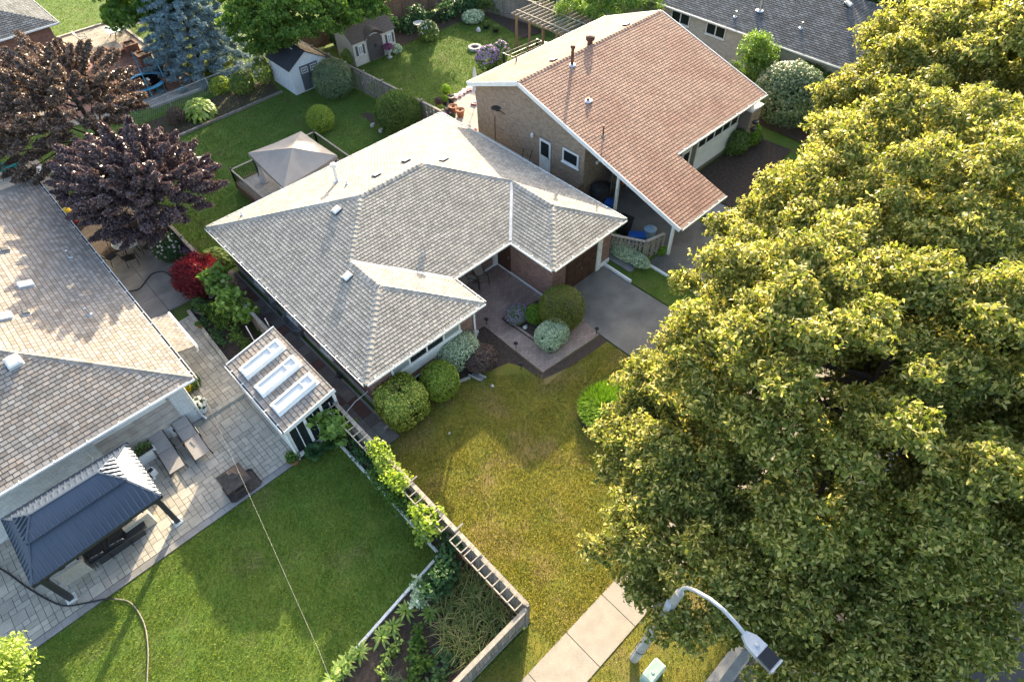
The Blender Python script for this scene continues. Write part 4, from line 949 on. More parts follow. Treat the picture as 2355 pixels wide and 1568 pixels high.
# ---- two plastic sheds
mat('shed_vinyl', (.66,.69,.72), (.60,.63,.66), .6, 5, .05, 20); mat('shed_beige', (.60,.56,.49), (.52,.49,.43), .7, 5, .05, 20); mat('shed_door', (.12,.125,.145), (.10,.105,.12), .5, 4, .08, 20); mat('shed_door_brown', (.10,.085,.08), (.08,.07,.065), .6, 4, .08, 20); mat('shed_roof', (.05,.055,.07), (.04,.045,.055), .8, 5, .15, 20); mat('shed_roof_brown', (.15,.115,.095), (.12,.095,.08), .85, 7, .2, 20)
s1 = thing('garden_shed', 'white vinyl shed with grey double doors and dark roof beside the round bush', 'shed', (19.9,43.8,0))
ax, ay, bx, by = 18.4, 42.25, 21.3, 45.3; hz = 1.85; pkz = 2.75; mx = (ax+bx)/2
wb = MB(); prof = [(ax,0),(bx,0),(bx,hz),(mx,pkz-.08),(ax,hz)]
wb.add([(x,ay,z) for x, z in prof]+[(x,by,z) for x, z in prof], [list(range(5)), list(range(5,10))[::-1]]+[(i,i+5,(i+1) % 5+5,(i+1) % 5) for i in range(5)]); wb.build('wall', 'shed_vinyl', s1)
for sd_, x_ in ((-1,ax),(1,bx)):
    for k in range(9): MB().bar((x_+sd_*.008,ay+.18+k*.34,.05), (x_+sd_*.008,ay+.18+k*.34,hz-.05), .02, .05).build('rib', 'shed_vinyl', s1)
for k in range(2):
    x0 = mx-.72+k*.73; d_ = MB().box((x0,ay,.1), (x0+.71,ay-.04,1.82)).build('door', 'shed_door', s1)
    f = MB()
    X0, X1, Z0, Z1 = x0+.1, x0+.61, 1.3, 1.7
    for xa, xb, za, zb in ((X0,X1,Z0,Z0+.04),(X0,X1,Z1-.04,Z1),(X0,X0+.04,Z0+.04,Z1-.04),(X1-.04,X1,Z0+.04,Z1-.04),(X0+.04,X1-.04,1.485,1.515)): f.box((xa,ay-.04,za), (xb,ay-.06,zb))
    for xm in (.155,.255,.355): f.box((X0+xm-.012,ay-.041,Z0+.04), (X0+xm+.012,ay-.058,Z1-.04))
    wf = f.build('window', 'white_paint', d_); MB().box((X0+.04,ay-.04,Z0+.04), (X1-.04,ay-.046,Z1-.04)).build('pane', 'glass', wf)
    MB().bar((mx-.05+k*.1,ay-.07,.85), (mx-.05+k*.1,ay-.07,1.15), .05, .05).build('handle', 'dark_metal', d_)
b = MB(); b.prism([(mx-.2,2.3),(mx+.2,2.3),(mx,2.42)], 0, .02); v_ = [(p_[0],ay-.01-p_[2],p_[1]) for p_ in b.v]; MB().add(v_, b.f).build('gable_vent', 'white_worn', s1)
for pl_ in ([(ax-.12,ay-.12,hz-.06),(mx,ay-.12,pkz),(mx,by+.1,pkz),(ax-.12,by+.1,hz-.06)][::-1], [(bx+.12,ay-.12,hz-.06),(bx+.12,by+.1,hz-.06),(mx,by+.1,pkz),(mx,ay-.12,pkz)]): MB().slabpoly(pl_, .06).build('roof', 'shed_roof', s1)
for x, y, z in ((mx-.28,43.5,2.62),(mx+.2,43.6,2.66)): MB().cbox((x,y,z), (.22,.3,.04), .0).build('roof_vent', 'white_worn', s1)
s2 = thing('garden_shed', 'beige shed with brown arched double doors and brown shingle roof under the leafy tree', 'shed', (25.7,43.7,0))
ax, ay, bx, by = 23.9, 42.65, 27.7, 45.0; hz = 1.8; pkz = 2.65; my = (ay+by)/2
wb = MB(); prof = [(ay,0),(by,0),(by,hz),(my,pkz-.06),(ay,hz)]
wb.add([(ax,y,z) for y, z in prof]+[(bx,y,z) for y, z in prof], [list(range(5))[::-1], list(range(5,10))]+[(i,(i+1) % 5,(i+1) % 5+5,i+5) for i in range(5)])
wb.build('wall', 'shed_beige', s2)
for pl_ in ([(ax-.1,ay-.15,hz-.05),(bx+.1,ay-.15,hz-.05),(bx+.1,my,pkz),(ax-.1,my,pkz)], [(bx+.1,by+.15,hz-.05),(ax-.1,by+.15,hz-.05),(ax-.1,my,pkz),(bx+.1,my,pkz)]): rr = MB().slabpoly(pl_, .05).build('roof', 'shed_roof_brown', s2)
fr2 = Frame((ax-.1,ay-.15,hz-.05), (1,0,0), (0,my-ay+.15,pkz-hz+.05)); pc = Pieces()
for r in range(7):
    for k in range(13): pc.tile(fr2, (k*.31+.004-(r % 2)*.15, r*.22, k*.31+.3-(r % 2)*.15, r*.22+.205), [[(0,0),(4.0,0),(4.0,1.62),(0,1.62)]], .016, .006)
pc.emit('shingle', 'shed_roof_brown', rr)
xm = (ax+bx)/2
b = MB(); arc = [(xm-.78,1.55),(xm+.78,1.55)]+[(xm+.78-1.56*i/10, 1.55+.42*math.sin(math.pi*i/10)) for i in range(11)]
pr_ = arc; b.add([(x,ay-.04,z) for x, z in pr_]+[(x,ay-.005,z) for x, z in pr_], [list(range(len(pr_)))]+[(i,i+len(pr_),(i+1) % len(pr_)+len(pr_),(i+1) % len(pr_)) for i in range(len(pr_))]); b.build('door_arch', 'shed_beige', s2)
for k in range(2):
    d_ = MB(); x0 = xm-.7+k*.71; pts = [(x0,.05),(x0+.69,.05)]+[(x0+.69-.69*i/6, 1.55+.34*math.sin(math.pi*((x0+.69-.69*i/6)-(xm-.72))/1.44)) for i in range(7)]
    d_.add([(x,ay-.07,z) for x, z in pts]+[(x,ay-.042,z) for x, z in pts], [list(range(len(pts)))]+[(i,i+len(pts),(i+1) % len(pts)+len(pts),(i+1) % len(pts)) for i in range(len(pts))]); dd2 = d_.build('door', 'shed_door_brown', s2)
    MB().bar((xm-.06+k*.12,ay-.09,.9), (xm-.06+k*.12,ay-.09,1.2), .04, .04).build('handle', 'dark_metal', dd2)
ar = MB(); N_ = 10
top = [Vector((xm-.95+1.9*i/N_, ay-.22, 1.72+.52*math.sin(math.pi*i/N_))) for i in range(N_+1)]
vs = [tuple(p_) for p_ in top]+[(p_.x,my-.25,p_.z+.14) for p_ in top]; ar.add(vs, [(i,i+1,N_+2+i,N_+1+i) for i in range(N_)]); vs2 = [(p_.x,p_.y,p_.z-.05) for p_ in top]; ar.add([tuple(p_) for p_ in top]+vs2, [(i+1,i,N_+1+i,N_+2+i) for i in range(N_)]); ar.build('dormer', 'shed_roof_brown', s2)
for x0 in (ax+.2,xm+1.02):
    for dx in (0,.62): MB().box((x0+dx,ay,.75), (x0+dx+.16,ay-.03,1.45)).build('shutter', 'shed_door_brown', s2)
    w_ = win_y(s2, x0+.2,x0+.58, .78,1.42, ay, n=2, fw=.045, glass='curtain_glass', sill=False)
for k in range(7):
    for xa, xb in ((ax+.01,xm-.82),(xm+.82,bx-.01)): MB().box((xa,ay-.006,.12+k*.235), (xb,ay-.0,.12+k*.235+.03)).build('lap', 'shed_beige', s2)

# ---- pergola and black frame in the neighbour garden
pg = thing('pergola', 'wooden pergola with pale slatted top behind the brown roof', 'pergola', (35.6,33.4,0))
PX0, PX1, PY0, PY1, PZ = 34.3, 37.3, 31.0, 35.9, 2.5
for x, y in ((PX0,PY1),(PX0,34.5),(PX0,33.1),(PX0,31.7),(PX1,PY1),(PX1,31.5)): MB().box((x-.07,y-.07,0), (x+.07,y+.07,PZ)).build('post', 'wood_cedar', pg)
for x in (PX0,PX1): MB().bar((x,PY0-.3,PZ+.09), (x,PY1+.3,PZ+.09), .05, .18).build('beam', 'wood_cedar', pg)
for k in range(13): y = PY0-.2+k*.44; MB().bar((PX0-.35,y,PZ+.25), (PX1+.35,y,PZ+.25), .05, .13).build('rafter', 'wood_pale', pg)
for x in (PX0+.3,PX1-1.0): MB().bar((x,PY0-.3,PZ+.34), (x,PY1+.3,PZ+.34), .07, .04).build('slat', 'wood_pale', pg)
lt = MB()
for k in range(28): lt.bar((PX1+.1,PY0+k*.18,.1), (PX1+.1,PY0+k*.18,2.3), .03, .02)
for k in range(12): lt.bar((PX1+.12,PY0,.15+k*.19), (PX1+.12,PY1,.15+k*.19), .02, .03)
o = lt.build('lattice', 'dark_green' if 'dark_green' in MATS else mat('dark_green', (.02,.045,.03), None, .8), pg); o['kind'] = 'stuff'
bf = thing('trellis_frame', 'low black open frame with rails on the neighbour deck', 'frame', (30,30,0))
r0, r1, r2, r3 = P(1158,124,1.25), P(1235,92,1.25), P(1268,102,1.25), P(1190,137,1.25)
for q_ in (r0,r1,r2,r3): MB().box((q_[0]-.06,q_[1]-.06,0), (q_[0]+.06,q_[1]+.06,1.3)).build('post', 'dark_metal', bf)
for a_, b_ in ((r0,r1),(r1,r2),(r2,r3),(r3,r0),(at_t(r0,r3,.33),at_t(r1,r2,.33)),(at_t(r0,r3,.66),at_t(r1,r2,.66))): MB().bar(a_, b_, .05, .05).build('rail', 'wood_pale' if a_ == r0 else 'dark_metal', bf)
# ---- neighbour deck
nd = thing('wooden_deck', 'pale wooden deck with flower pots behind the tan brick house', 'deck', (25,31,0))
for k in range(38): MB().box((23.3+k*.145,28.62,.3), (23.3+k*.145+.139,33.3,.35)).build('board', 'deck_boards', nd)
MB().box((22.95,28.7,.0), (23.25,33.2,.22)).build('step', 'wood_grey', nd)
# ================================================================== plants
def unit(n):
    v = RS.normal(size=(n,3)); return v/np.linalg.norm(v,axis=1,keepdims=True)
def norm_(v): return v/np.maximum(np.linalg.norm(v,axis=1,keepdims=True),1e-6)
def leaf_quads(pos, nrm, L, W, droop=.0, var=.35, fold=.12):
    n = len(pos); t = np.cross(nrm, unit(n)); t[:,2] -= droop; t = norm_(t); sd = norm_(np.cross(nrm, t)); nn = np.cross(t, sd)
    l = L*(1+var*RS.uniform(-1,1,(n,1))); w = W*(1+var*RS.uniform(-1,1,(n,1)))
    V = np.stack([pos-t*l*.5, pos+sd*w*.5-t*l*.05+nn*w*fold, pos+t*l*.5-nn*l*.1, pos-sd*w*.5-t*l*.05+nn*w*fold], 1).reshape(-1,3)
    return V, np.arange(4*n).reshape(-1,4)
def clump_cloud(cs, rs, per, flat_=.75, inner=.45, up=.55, rand=.55, spray=0., axis=None):
    """leaf positions and normals on fuzzy clumps: cs (k,3) centres, rs (k,) radii, per leaves for a clump of radius 1"""
    P_, N_ = [], []
    for c_, r in zip(cs, rs):
        n = max(8, int(per*r*r)); d = unit(n); d[:,2] = np.where(d[:,2] < -.35, -d[:,2], d[:,2])
        rad = r*(inner+(1.05-inner)*RS.uniform(0,1,(n,1))**.55); sc = np.array([1,1,flat_])
        ph = RS.uniform(0,6.3,3); rad = rad*(.78+.22*np.sin(d[:,:1]*5.2+ph[0])+.2*np.sin(d[:,1:2]*6.1+ph[1])*np.cos(d[:,2:]*4.3+ph[2]))
        q_ = d*rad*sc
        if spray and axis is not None:
            ax_ = np.array(c_)-axis; ax_[2] = ax_[2]*.6+.25; ax_ /= max(np.linalg.norm(ax_),1e-3); s_ = RS.uniform(-.3,1.4,(n,1))*r*spray
            q_ = q_*(.62-.28*np.clip(s_/(r*spray),0,1.4))+ax_*s_
        P_.append(np.array(c_)+q_); N_.append(norm_(d*(1-up)+np.array([0,0,up])+RS.normal(size=(n,3))*rand))
    return np.concatenate(P_), np.concatenate(N_)
def crown_centres(ells, n, rr, shell=.62, zmin=None, lump=.16, sepf=.55):
    """clump centres spread over the surface of joined ellipsoids (centre, radii)"""
    w = np.array([e_[1][0]*e_[1][1]+e_[1][0]*e_[1][2] for e_ in ells]); w = w/w.sum(); out = []; rad = []; tries = 0
    while len(out) < n and tries < n*30:
        tries += 1; k = RS.choice(len(ells), p=w); c_, r_ = map(np.array, ells[k]); d = unit(1)[0]
        if d[2] < -.45: continue
        f = shell+(1-shell)*RS.uniform()**.6 if RS.uniform() < .8 else RS.uniform(.3,shell)
        f *= 1+lump*mnoise.noise(Vector(d*2.3+c_*.37)); p_ = c_+d*r_*f
        if zmin is not None and p_[2] < zmin: continue
        inside = False
        for j, (c2, r2) in enumerate(ells):
            if j != k and (((p_-np.array(c2))/np.array(r2))**2).sum() < .45: inside = True
        if inside: continue
        r = RS.uniform(*rr)
        if out and min(np.linalg.norm(p_-q) for q in out[-400:]) < r*sepf: continue
        out.append(p_); rad.append(r)
    return np.array(out), np.array(rad)
mat('bark', (.09,.07,.055), (.06,.048,.04), .95, 12, .25, 40, bump=.5, bscale=30); mat('bark_dark', (.045,.035,.03), (.03,.025,.022), .95, 12, .25, 40)
def limbs(b, base, top, r, cs, nl=12):
    base = Vector(base); top = Vector(top); mid = base.lerp(top,.5)+Vector((rnd.uniform(-.15,.15),rnd.uniform(-.15,.15),0))
    b.tube([base-Vector((0,0,.1)), base+Vector((0,0,.25)), mid, top], [r*1.5,r*1.1,r*.85,r*.45], 9)
    idx = RS.choice(len(cs), min(nl,len(cs)), replace=False)
    for i in idx:
        e_ = Vector(cs[i]); s_ = mid.lerp(top, rnd.uniform(0,.9)); k1 = s_.lerp(e_,.45)+Vector((rnd.uniform(-.3,.3),rnd.uniform(-.3,.3),.15)); b.tube([s_,k1,e_], [r*.38,r*.22,r*.06], 6)
def tree(name, label, base, ells, n, rr, per, leaf, matname, cat='tree', group=None, trunk=.22, zmin=None, bark='bark', nl=12, flat_=.75, up=.5, rand=.6, droop=.25, lump=.16, shell=.62, second=None, inner=.4, trunk_top=None, spray=0.):
    t = thing(name, label, cat, (base[0],base[1],0), group)
    cs, rs = crown_centres(ells, n, rr, shell, zmin, lump)
    b = MB(); c0 = ells[0][0]; top = trunk_top or (base[0]*.35+c0[0]*.65, base[1]*.35+c0[1]*.65, c0[2]+ells[0][1][2]*.35)
    limbs(b, (base[0],base[1],0), top, trunk, cs, nl); b.build('trunk', bark, t, smooth=True)
    pos, nr = clump_cloud(cs, rs, per, flat_, inner, up, rand, spray, np.array(ells[0][0])-np.array([0,0,1.2]))
    V, F = leaf_quads(pos, nr, leaf[0], leaf[1], droop); np_obj('crown', V, F, matname, t)
    if second:
        k = RS.choice(len(pos), int(len(pos)*second[0]), replace=False); p2 = pos[k]+unit(len(k))*leaf[0]*.6
        V, F = leaf_quads(p2, norm_(nr[k]+unit(len(k))*.7), second[1][0], second[1][1], droop); np_obj('blossom', V, F, second[2], t)
    return t
def ell_surface(c_, r_, n, shell=(.84,1.02), low=-.75, pw=1., lump=.05):
    d = unit(n); d[:,2] = np.where(d[:,2] < low, -d[:,2], d[:,2])
    if pw != 1.: d = np.sign(d)*np.abs(d)**pw
    ln = np.array([mnoise.noise(Vector(x*3.1+np.array(c_))) for x in d]).reshape(-1,1)
    f = RS.uniform(*shell,(n,1))*(1+lump*ln); p_ = np.array(c_)+d*np.array(r_)*f; return p_, norm_(d/np.array(r_))
def bush(name, label, at, r_, n, leaf, matname, cat='bush', group=None, shell=(.82,1.02), zc=None, rand=.55, up=.3, stem=True, low=-.75, pw=1., lump=.07, flowers=None, droop=0., bark='bark_dark', z0=0.):
    x, y = at; zc = (r_[2]*.86 if zc is None else zc)+z0
    t = thing(name, label, cat, (x,y,z0), group)
    pos, nr = ell_surface((x,y,zc), r_, n, shell, low, pw, lump); k = pos[:,2] > z0+.02; pos, nr = pos[k], nr[k]
    nr2 = norm_(nr+np.array([0,0,up])+RS.normal(size=nr.shape)*rand)
    V, F = leaf_quads(pos, nr2, leaf[0], leaf[1], droop); np_obj('foliage', V, F, matname, t)
    if stem:
        b = MB()
        for k in range(7):
            a = k*.9; b.tube([(x+.04*math.cos(a),y+.04*math.sin(a),z0-.03),(x+r_[0]*.45*math.cos(a),y+r_[1]*.45*math.sin(a),z0+(zc-z0)*.9),(x+r_[0]*.7*math.cos(a),y+r_[1]*.7*math.sin(a),z0+(zc-z0)*1.25)], [.03,.02,.008], 5)
        b.build('stem', bark, t)
    if flowers:
        nf, sz, fm = flowers; pf, nf_ = ell_surface((x,y,zc), r_, nf, (1.0,1.06), -.1, pw, lump)
        for j in range(3):
            pass
        V, F = flower_heads(pf, nf_, sz); np_obj('flowers', V, F, fm, t)['kind'] = 'stuff'
    return t
def flower_heads(pos, nr, sz):
    """little rosettes: six quads each"""
    Vs, Fs = [], []; k = 0
    for j in range(6):
        d = unit(len(pos)); p_ = pos+d*sz*.32; V, F = leaf_quads(p_, norm_(nr+d*.8), sz*.75, sz*.6, 0); Vs.append(V); Fs.append(F+k); k += len(V)
    return np.concatenate(Vs), np.concatenate(Fs)
# leaf colours
leafmat('leaf_linden', [(0,(.085,.115,.024)),(.4,(.15,.18,.034)),(.7,(.21,.23,.05)),(.86,(.38,.36,.09)),(1,(.50,.45,.15))], .36)
leafmat('bract', [(0,(.46,.43,.12)),(1,(.62,.54,.22))], .45)
leafmat('leaf_maple', [(0,(0.060,0.128,0.022)),(.6,(0.105,0.195,0.038)),(1,(0.180,0.255,0.045))], .35)
leafmat('leaf_purple', [(0,(0.068,0.045,0.054)),(.5,(0.105,0.068,0.075)),(.85,(0.165,0.105,0.098)),(1,(0.255,0.173,0.128))], .15, .32, .55)
leafmat('leaf_bronze', [(0,(0.075,0.053,0.045)),(.5,(0.135,0.090,0.068)),(.85,(0.225,0.150,0.105)),(1,(0.330,0.240,0.165))], .2, .35, .5)
leafmat('needle_blue', [(0,(0.135,0.210,0.225)),(.6,(0.225,0.315,0.345)),(1,(0.330,0.435,0.465))], .1, .6)
leafmat('needle_dark', [(0,(0.038,0.075,0.027)),(1,(0.075,0.128,0.042))], .1, .6)
leafmat('leaf_box', [(0,(0.075,0.128,0.030)),(.6,(0.120,0.188,0.045)),(1,(0.180,0.240,0.068))], .25)
leafmat('leaf_grey', [(0,(0.105,0.150,0.075)),(.6,(0.150,0.210,0.105)),(1,(0.225,0.285,0.150))], .2)
leafmat('leaf_lime', [(0,(0.150,0.225,0.030)),(.6,(0.255,0.345,0.053)),(1,(0.420,0.480,0.090))], .35)
leafmat('leaf_gold', [(0,(0.105,0.180,0.030)),(.45,(0.210,0.285,0.045)),(.6,(0.480,0.495,0.090)),(1,(0.630,0.630,0.150))], .3)
leafmat('leaf_yew', [(0,(0.083,0.112,0.018)),(.6,(0.128,0.158,0.027)),(1,(0.240,0.210,0.038))], .2)
leafmat('leaf_varieg', [(0,(0.180,0.255,0.135)),(.45,(0.375,0.465,0.285)),(1,(0.750,0.810,0.600))], .2)
leafmat('leaf_brown', [(0,(0.075,0.053,0.045)),(.7,(0.135,0.090,0.075)),(1,(0.195,0.135,0.105))], .15)
leafmat('leaf_red', [(0,(0.135,0.018,0.027)),(.6,(0.225,0.030,0.042)),(1,(0.360,0.068,0.060))], .3)
leafmat('leaf_vine', [(0,(0.090,0.165,0.030)),(.6,(0.165,0.270,0.053)),(1,(0.285,0.375,0.090))], .35)
leafmat('leaf_vine_dark', [(0,(0.038,0.083,0.027)),(.6,(0.060,0.128,0.045)),(1,(0.098,0.173,0.060))], .25)
leafmat('leaf_fern', [(0,(0.105,0.210,0.022)),(1,(0.210,0.330,0.045))], .35)
leafmat('leaf_hosta', [(0,(0.150,0.240,0.045)),(.6,(0.255,0.360,0.075)),(1,(0.390,0.465,0.135))], .25)
leafmat('leaf_young', [(0,(0.180,0.255,0.045)),(.6,(0.300,0.390,0.090)),(1,(0.495,0.555,0.180))], .4)
leafmat('leaf_corn', [(0,(0.120,0.180,0.045)),(.55,(0.195,0.255,0.075)),(.8,(0.375,0.345,0.135)),(1,(0.480,0.420,0.180))], .35)
for nm_, cc_ in (('flower_white',(.72,.72,.66)),('flower_cream',(.42,.40,.26)),('flower_pink',(.50,.20,.42)),('flower_mauve',(.40,.28,.48)),('flower_yellow',(.75,.58,.03)),('flower_magenta',(.42,.06,.26))): leafmat(nm_, [(0,tuple(k*.8 for k in cc_)),(1,cc_)], .25)

# ---- street lindens
tree('linden_tree', 'huge sunlit linden overhanging the sidewalk beside the street lamp', (15.6,1.0), [((15.8,1.0,6.9),(6.3,6.3,4.6)),(P(1500,1225,4.3),(1.9,1.6,1.5)),(P(1650,1310,4.7),(2.2,1.9,1.8)),(P(1820,1420,4.9),(2.3,2.0,1.8)),(P(2010,1470,4.8),(1.9,1.7,1.6)),(P(1455,1035,4.1),(1.5,1.3,1.2)),(P(1580,1050,5.0),(2.0,1.8,1.7)),(P(1520,930,4.6),(1.5,1.4,1.3)),(P(1560,1150,4.8),(1.8,1.7,1.6)),((13.6,-2.6,5.0),(3.6,2.9,2.4)),((15.2,5.0,4.7),(3.0,2.2,2.0))], 640, (.5,1.05), 860, (.15,.095), 'leaf_linden', group='lindens along the street', trunk=.3, zmin=2.7, nl=22, flat_=.7, second=(.34,(.16,.06),'bract'))
tree('linden_tree', 'tall linden right of the bungalow driveway with golden top and carport in its shade', (23.2,1.4), [((22.9,2.4,7.2),(6.6,6.4,4.9)),((20.4,6.2,5.8),(3.3,3.0,2.7)),((18.8,-1.5,6.2),(4.2,3.6,3.2))], 500, (.5,1.05), 820, (.15,.095), 'leaf_linden', group='lindens along the street', trunk=.3, zmin=2.8, nl=16, flat_=.7, second=(.4,(.16,.06),'bract'))
tree('linden_tree', 'yellow green linden in front of the cream brick house with slate roof', (36.5,5.5), [((36.6,5.6,6.6),(6.0,6.0,4.9)),((34.0,8.8,5.4),(3.0,2.8,2.6))], 300, (.6,1.2), 560, (.19,.12), 'leaf_linden', group='lindens along the street', trunk=.28, zmin=2.6, nl=12, flat_=.7, second=(.4,(.2,.07),'bract'))
tree('linden_tree', 'linden in the top right corner behind the other lindens', (47.5,5.0), [((47.5,5.0,6.6),(6.0,6.4,4.8)),((53,2,6.5),(6,5,5))], 230, (.8,1.4), 380, (.24,.15), 'leaf_linden', group='lindens along the street', trunk=.28, zmin=2.6, nl=10, flat_=.7, second=(.4,(.24,.08),'bract'))
tree('linden_tree', 'linden on the far side of the street at the right edge', (33.,-4.5), [((31.5,-3.8,6.4),(6.0,4.8,4.6))], 200, (.7,1.2), 480, (.21,.13), 'leaf_linden', group='lindens along the street', trunk=.25, zmin=2.4, nl=10, flat_=.7, second=(.4,(.2,.07),'bract'))
# ---- purple leaved trees
q1_, q2_ = P(165,240,4.4), P(330,430,4.0)
tree('purple_tree', 'large bronze leaved tree catching the sun in front of the red brick house', (5.5,40.5), [(q1_,(3.6,3.8,2.7)),(P(80,330,3.6),(2.9,3.0,2.3)),(P(55,205,4.2),(1.9,2.0,1.8)),(P(85,140,5.2),(.8,.8,1.3))], 240, (.5,.9), 1500, (.16,.085), 'leaf_bronze', trunk=.2, zmin=1.4, bark='bark_dark', flat_=.7, rand=.7, spray=.8)
tree('purple_tree', 'dark purple leaved tree leaning over the fence and outdoor dining table', (4.6,34.9), [(q2_,(2.9,3.0,2.2)),(P(425,420,3.8),(1.5,1.6,1.2)),(P(240,400,3.8),(2.0,2.0,1.6)),(P(310,505,3.0),(1.6,1.6,1.1))], 240, (.5,.85), 2000, (.15,.08), 'leaf_purple', trunk=.17, zmin=1.4, bark='bark_dark', flat_=.65, rand=.7, spray=.9)
# ---- spruces
def spruce(label, base, h, r0, z0, n, per, leaf, matname, name='blue_spruce', group=None):
    t = thing(name, label, 'tree', (base[0],base[1],0), group); cs = []; rs = []
    lv = int(h/.62)
    for i in range(lv):
        f = i/lv; z = z0+(h-z0)*f; rad = r0*(1-f)**.85; k = max(3, int(n*(1-f)))
        for j in range(k):
            a = 2*math.pi*(j+.5*(i % 2)+rnd.uniform(-.25,.25))/k
            for q in (.45,.75,1.0):
                rr_ = rad*q*rnd.uniform(.9,1.1); cs.append((base[0]+rr_*math.cos(a), base[1]+rr_*math.sin(a), z-.22*rr_+.1)); rs.append(.30+.22*(1-f)*(1.3-q*.5))
    b = MB(); b.tube([(base[0],base[1],-.1),(base[0],base[1],h)], [.2,.03], 8); b.build('trunk', 'bark', t)
    pos, nr = clump_cloud(cs, rs, per, .5, .2, .45, .6); V, F = leaf_quads(pos, nr, leaf[0], leaf[1], .1); np_obj('crown', V, F, matname, t); return t
spruce('broad blue spruce standing beside the trampoline patio', (15.6,51.3), 9.5, 3.9, .9, 16, 1500, (.19,.06), 'needle_blue')
spruce('small blue spruce at the slate roof corner, the upper of two', P(2030,95,0)[:2], 4.5, 1.9, .6, 9, 900, (.2,.06), 'needle_blue')
spruce('small blue spruce between the linden and slate roof, the lower of two', P(1985,150,0)[:2], 3.6, 1.5, .6, 8, 900, (.2,.06), 'needle_blue')
# ---- leafy trees at the back
tree('leafy_tree', 'large green leafy tree hanging over the white shed and blue spruce', (20.2,47.2), [(P(690,20,5.4),(3.9,3.6,2.9)),(P(590,60,3.8),(2.1,2.1,2.0)),(P(810,5,4.8),(2.6,2.2,2.0)),(P(630,105,3.0),(1.7,1.4,1.3))], 270, (.4,.85), 760, (.2,.13), 'leaf_maple', trunk=.3, zmin=1.4, flat_=.6, droop=.5)
tree('leafy_tree', 'green tree behind the beige shed roof at the brown fence', (28.0,51.0), [((27.6,49.8,6.0),(4.6,3.6,4.2))], 130, (.7,1.3), 380, (.23,.15), 'leaf_maple', trunk=.25, zmin=2.2, flat_=.6, droop=.5)
tree('leafy_tree', 'green leafy tree above the top left lawn and patio table', P(400,-30,0)[:2], [(P(400,-45,4.5),(5.5,4.5,3.6))], 120, (.8,1.4), 320, (.32,.2), 'leaf_maple', trunk=.25, zmin=1.6, flat_=.6, droop=.4)
tree('leafy_tree', 'dark tree beyond the slate roof at the top right', P(2010,-5,0)[:2], [(P(2030,-10,3),(5,4,3))], 70, (.9,1.5), 300, (.3,.2), 'leaf_box', trunk=.25, zmin=1.5)
for k, (x, y, h) in enumerate(((36.9,47.5,11.5),(34.0,51.5,13.0),(31.0,53.8,13.2),(40.5,50.5,11.5))):
    tree('poplar_tree', ['slender tree beyond the grey fence corner behind the swing','second slender tree beyond the brown back fence','third slender tree beyond the brown back fence','slender tree beyond the grey fence, nearest the slate roof'][k], (x,y), [((x,y,h*.62),(3.0,3.0,h*.38))], 70, (.8,1.3), 300, (.28,.2), 'leaf_maple', group='slender trees beyond the back fence', trunk=.18, zmin=2.5, nl=6)
tree('cedar_tree', 'sunlit cedar clump growing behind the pergola and brown roof', P(1400,30,0)[:2], [(P(1350,20,2.6),(2.4,2.4,2.6)),(P(1440,15,2.6),(2.6,2.6,2.8)),(P(1400,30,2.2),(2.2,2.2,2.4))], 120, (.45,.8), 620, (.17,.07), 'leaf_vine', trunk=.14, zmin=.4, flat_=.9)
tree('small_tree', 'small upright green tree in front of the cream brick wall', P(1735,205,0)[:2], [(P(1733,150,2.0),(1.25,1.25,1.9))], 60, (.35,.6), 620, (.16,.08), 'leaf_vine', trunk=.08, zmin=.5, flat_=1.2, up=.6)
bush('hydrangea_bush', 'wide green bush with cream blossom between the tan house corner and linden', P(1795,275)[:2], (2.1,2.3,2.0), 9000, (.17,.12), 'leaf_grey', flowers=(60,.16,'flower_cream'))
bush('leafy_bush', 'dark green bush below the cream brick wall behind the blossom bush', P(1855,225)[:2], (1.8,2.0,1.3), 5000, (.17,.12), 'leaf_box')
bush('leafy_bush', 'low leafy plant in front of the tan house window panel', P(1690,350)[:2], (.8,.7,.8), 1800, (.16,.1), 'leaf_box')
bush('leafy_bush', 'bright low shrub beside the tan brick pier', P(1718,330)[:2], (.75,.7,.75), 1600, (.14,.1), 'leaf_fern')
bush('leafy_bush', 'ivy covered shrub in front of the cream house foundation', P(1648,130)[:2], (.7,1.6,.8), 2200, (.16,.12), 'leaf_box')
t_ = tree('young_tree', 'young pale green tree poking into the bottom left corner', P(-30,1600,0)[:2], [(P(0,1560,3.2),(.95,1.0,1.1))], 46, (.28,.5), 760, (.14,.06), 'leaf_young', trunk=.05, zmin=1.2, flat_=1.0, bark='bark', up=.6)
# ---- round bushes of the bungalow garden
bush('round_bush', 'big dark green ball bush beside the white shed doors', P(775,218)[:2], (1.45,1.45,1.35), 9000, (.1,.06), 'leaf_grey', 'bush')
bush('round_bush', 'small yellow green ball bush standing alone on the back lawn', P(743,298)[:2], (.92,.92,.9), 6000, (.08,.05), 'leaf_lime', 'bush')
bush('round_bush', 'wide shaggy bush at the roof edge beside the dividing fence', P(922,292)[:2], (1.6,1.45,1.25), 9000, (.2,.045), 'leaf_box', 'bush', droop=.8, shell=(.8,1.05))
bush('topiary_bush', 'large egg shaped clipped yew in front of the garage corner', (15.85,13.75), (1.12,1.12,1.15), 16000, (.06,.032), 'leaf_yew', 'bush', shell=(.9,1.01), lump=.04, low=-.85)
bush('clipped_bush', 'big square clipped yellow green bush under the front window', P(930,950)[:2], (1.02,1.0,1.0), 14000, (.085,.06), 'leaf_gold', 'bush', pw=.62, shell=(.88,1.02))
bush('clipped_bush', 'smaller round clipped green bush below the basement window', P(1015,898)[:2], (.82,.8,.85), 7500, (.075,.05), 'leaf_lime', 'bush', pw=.8, shell=(.88,1.02))
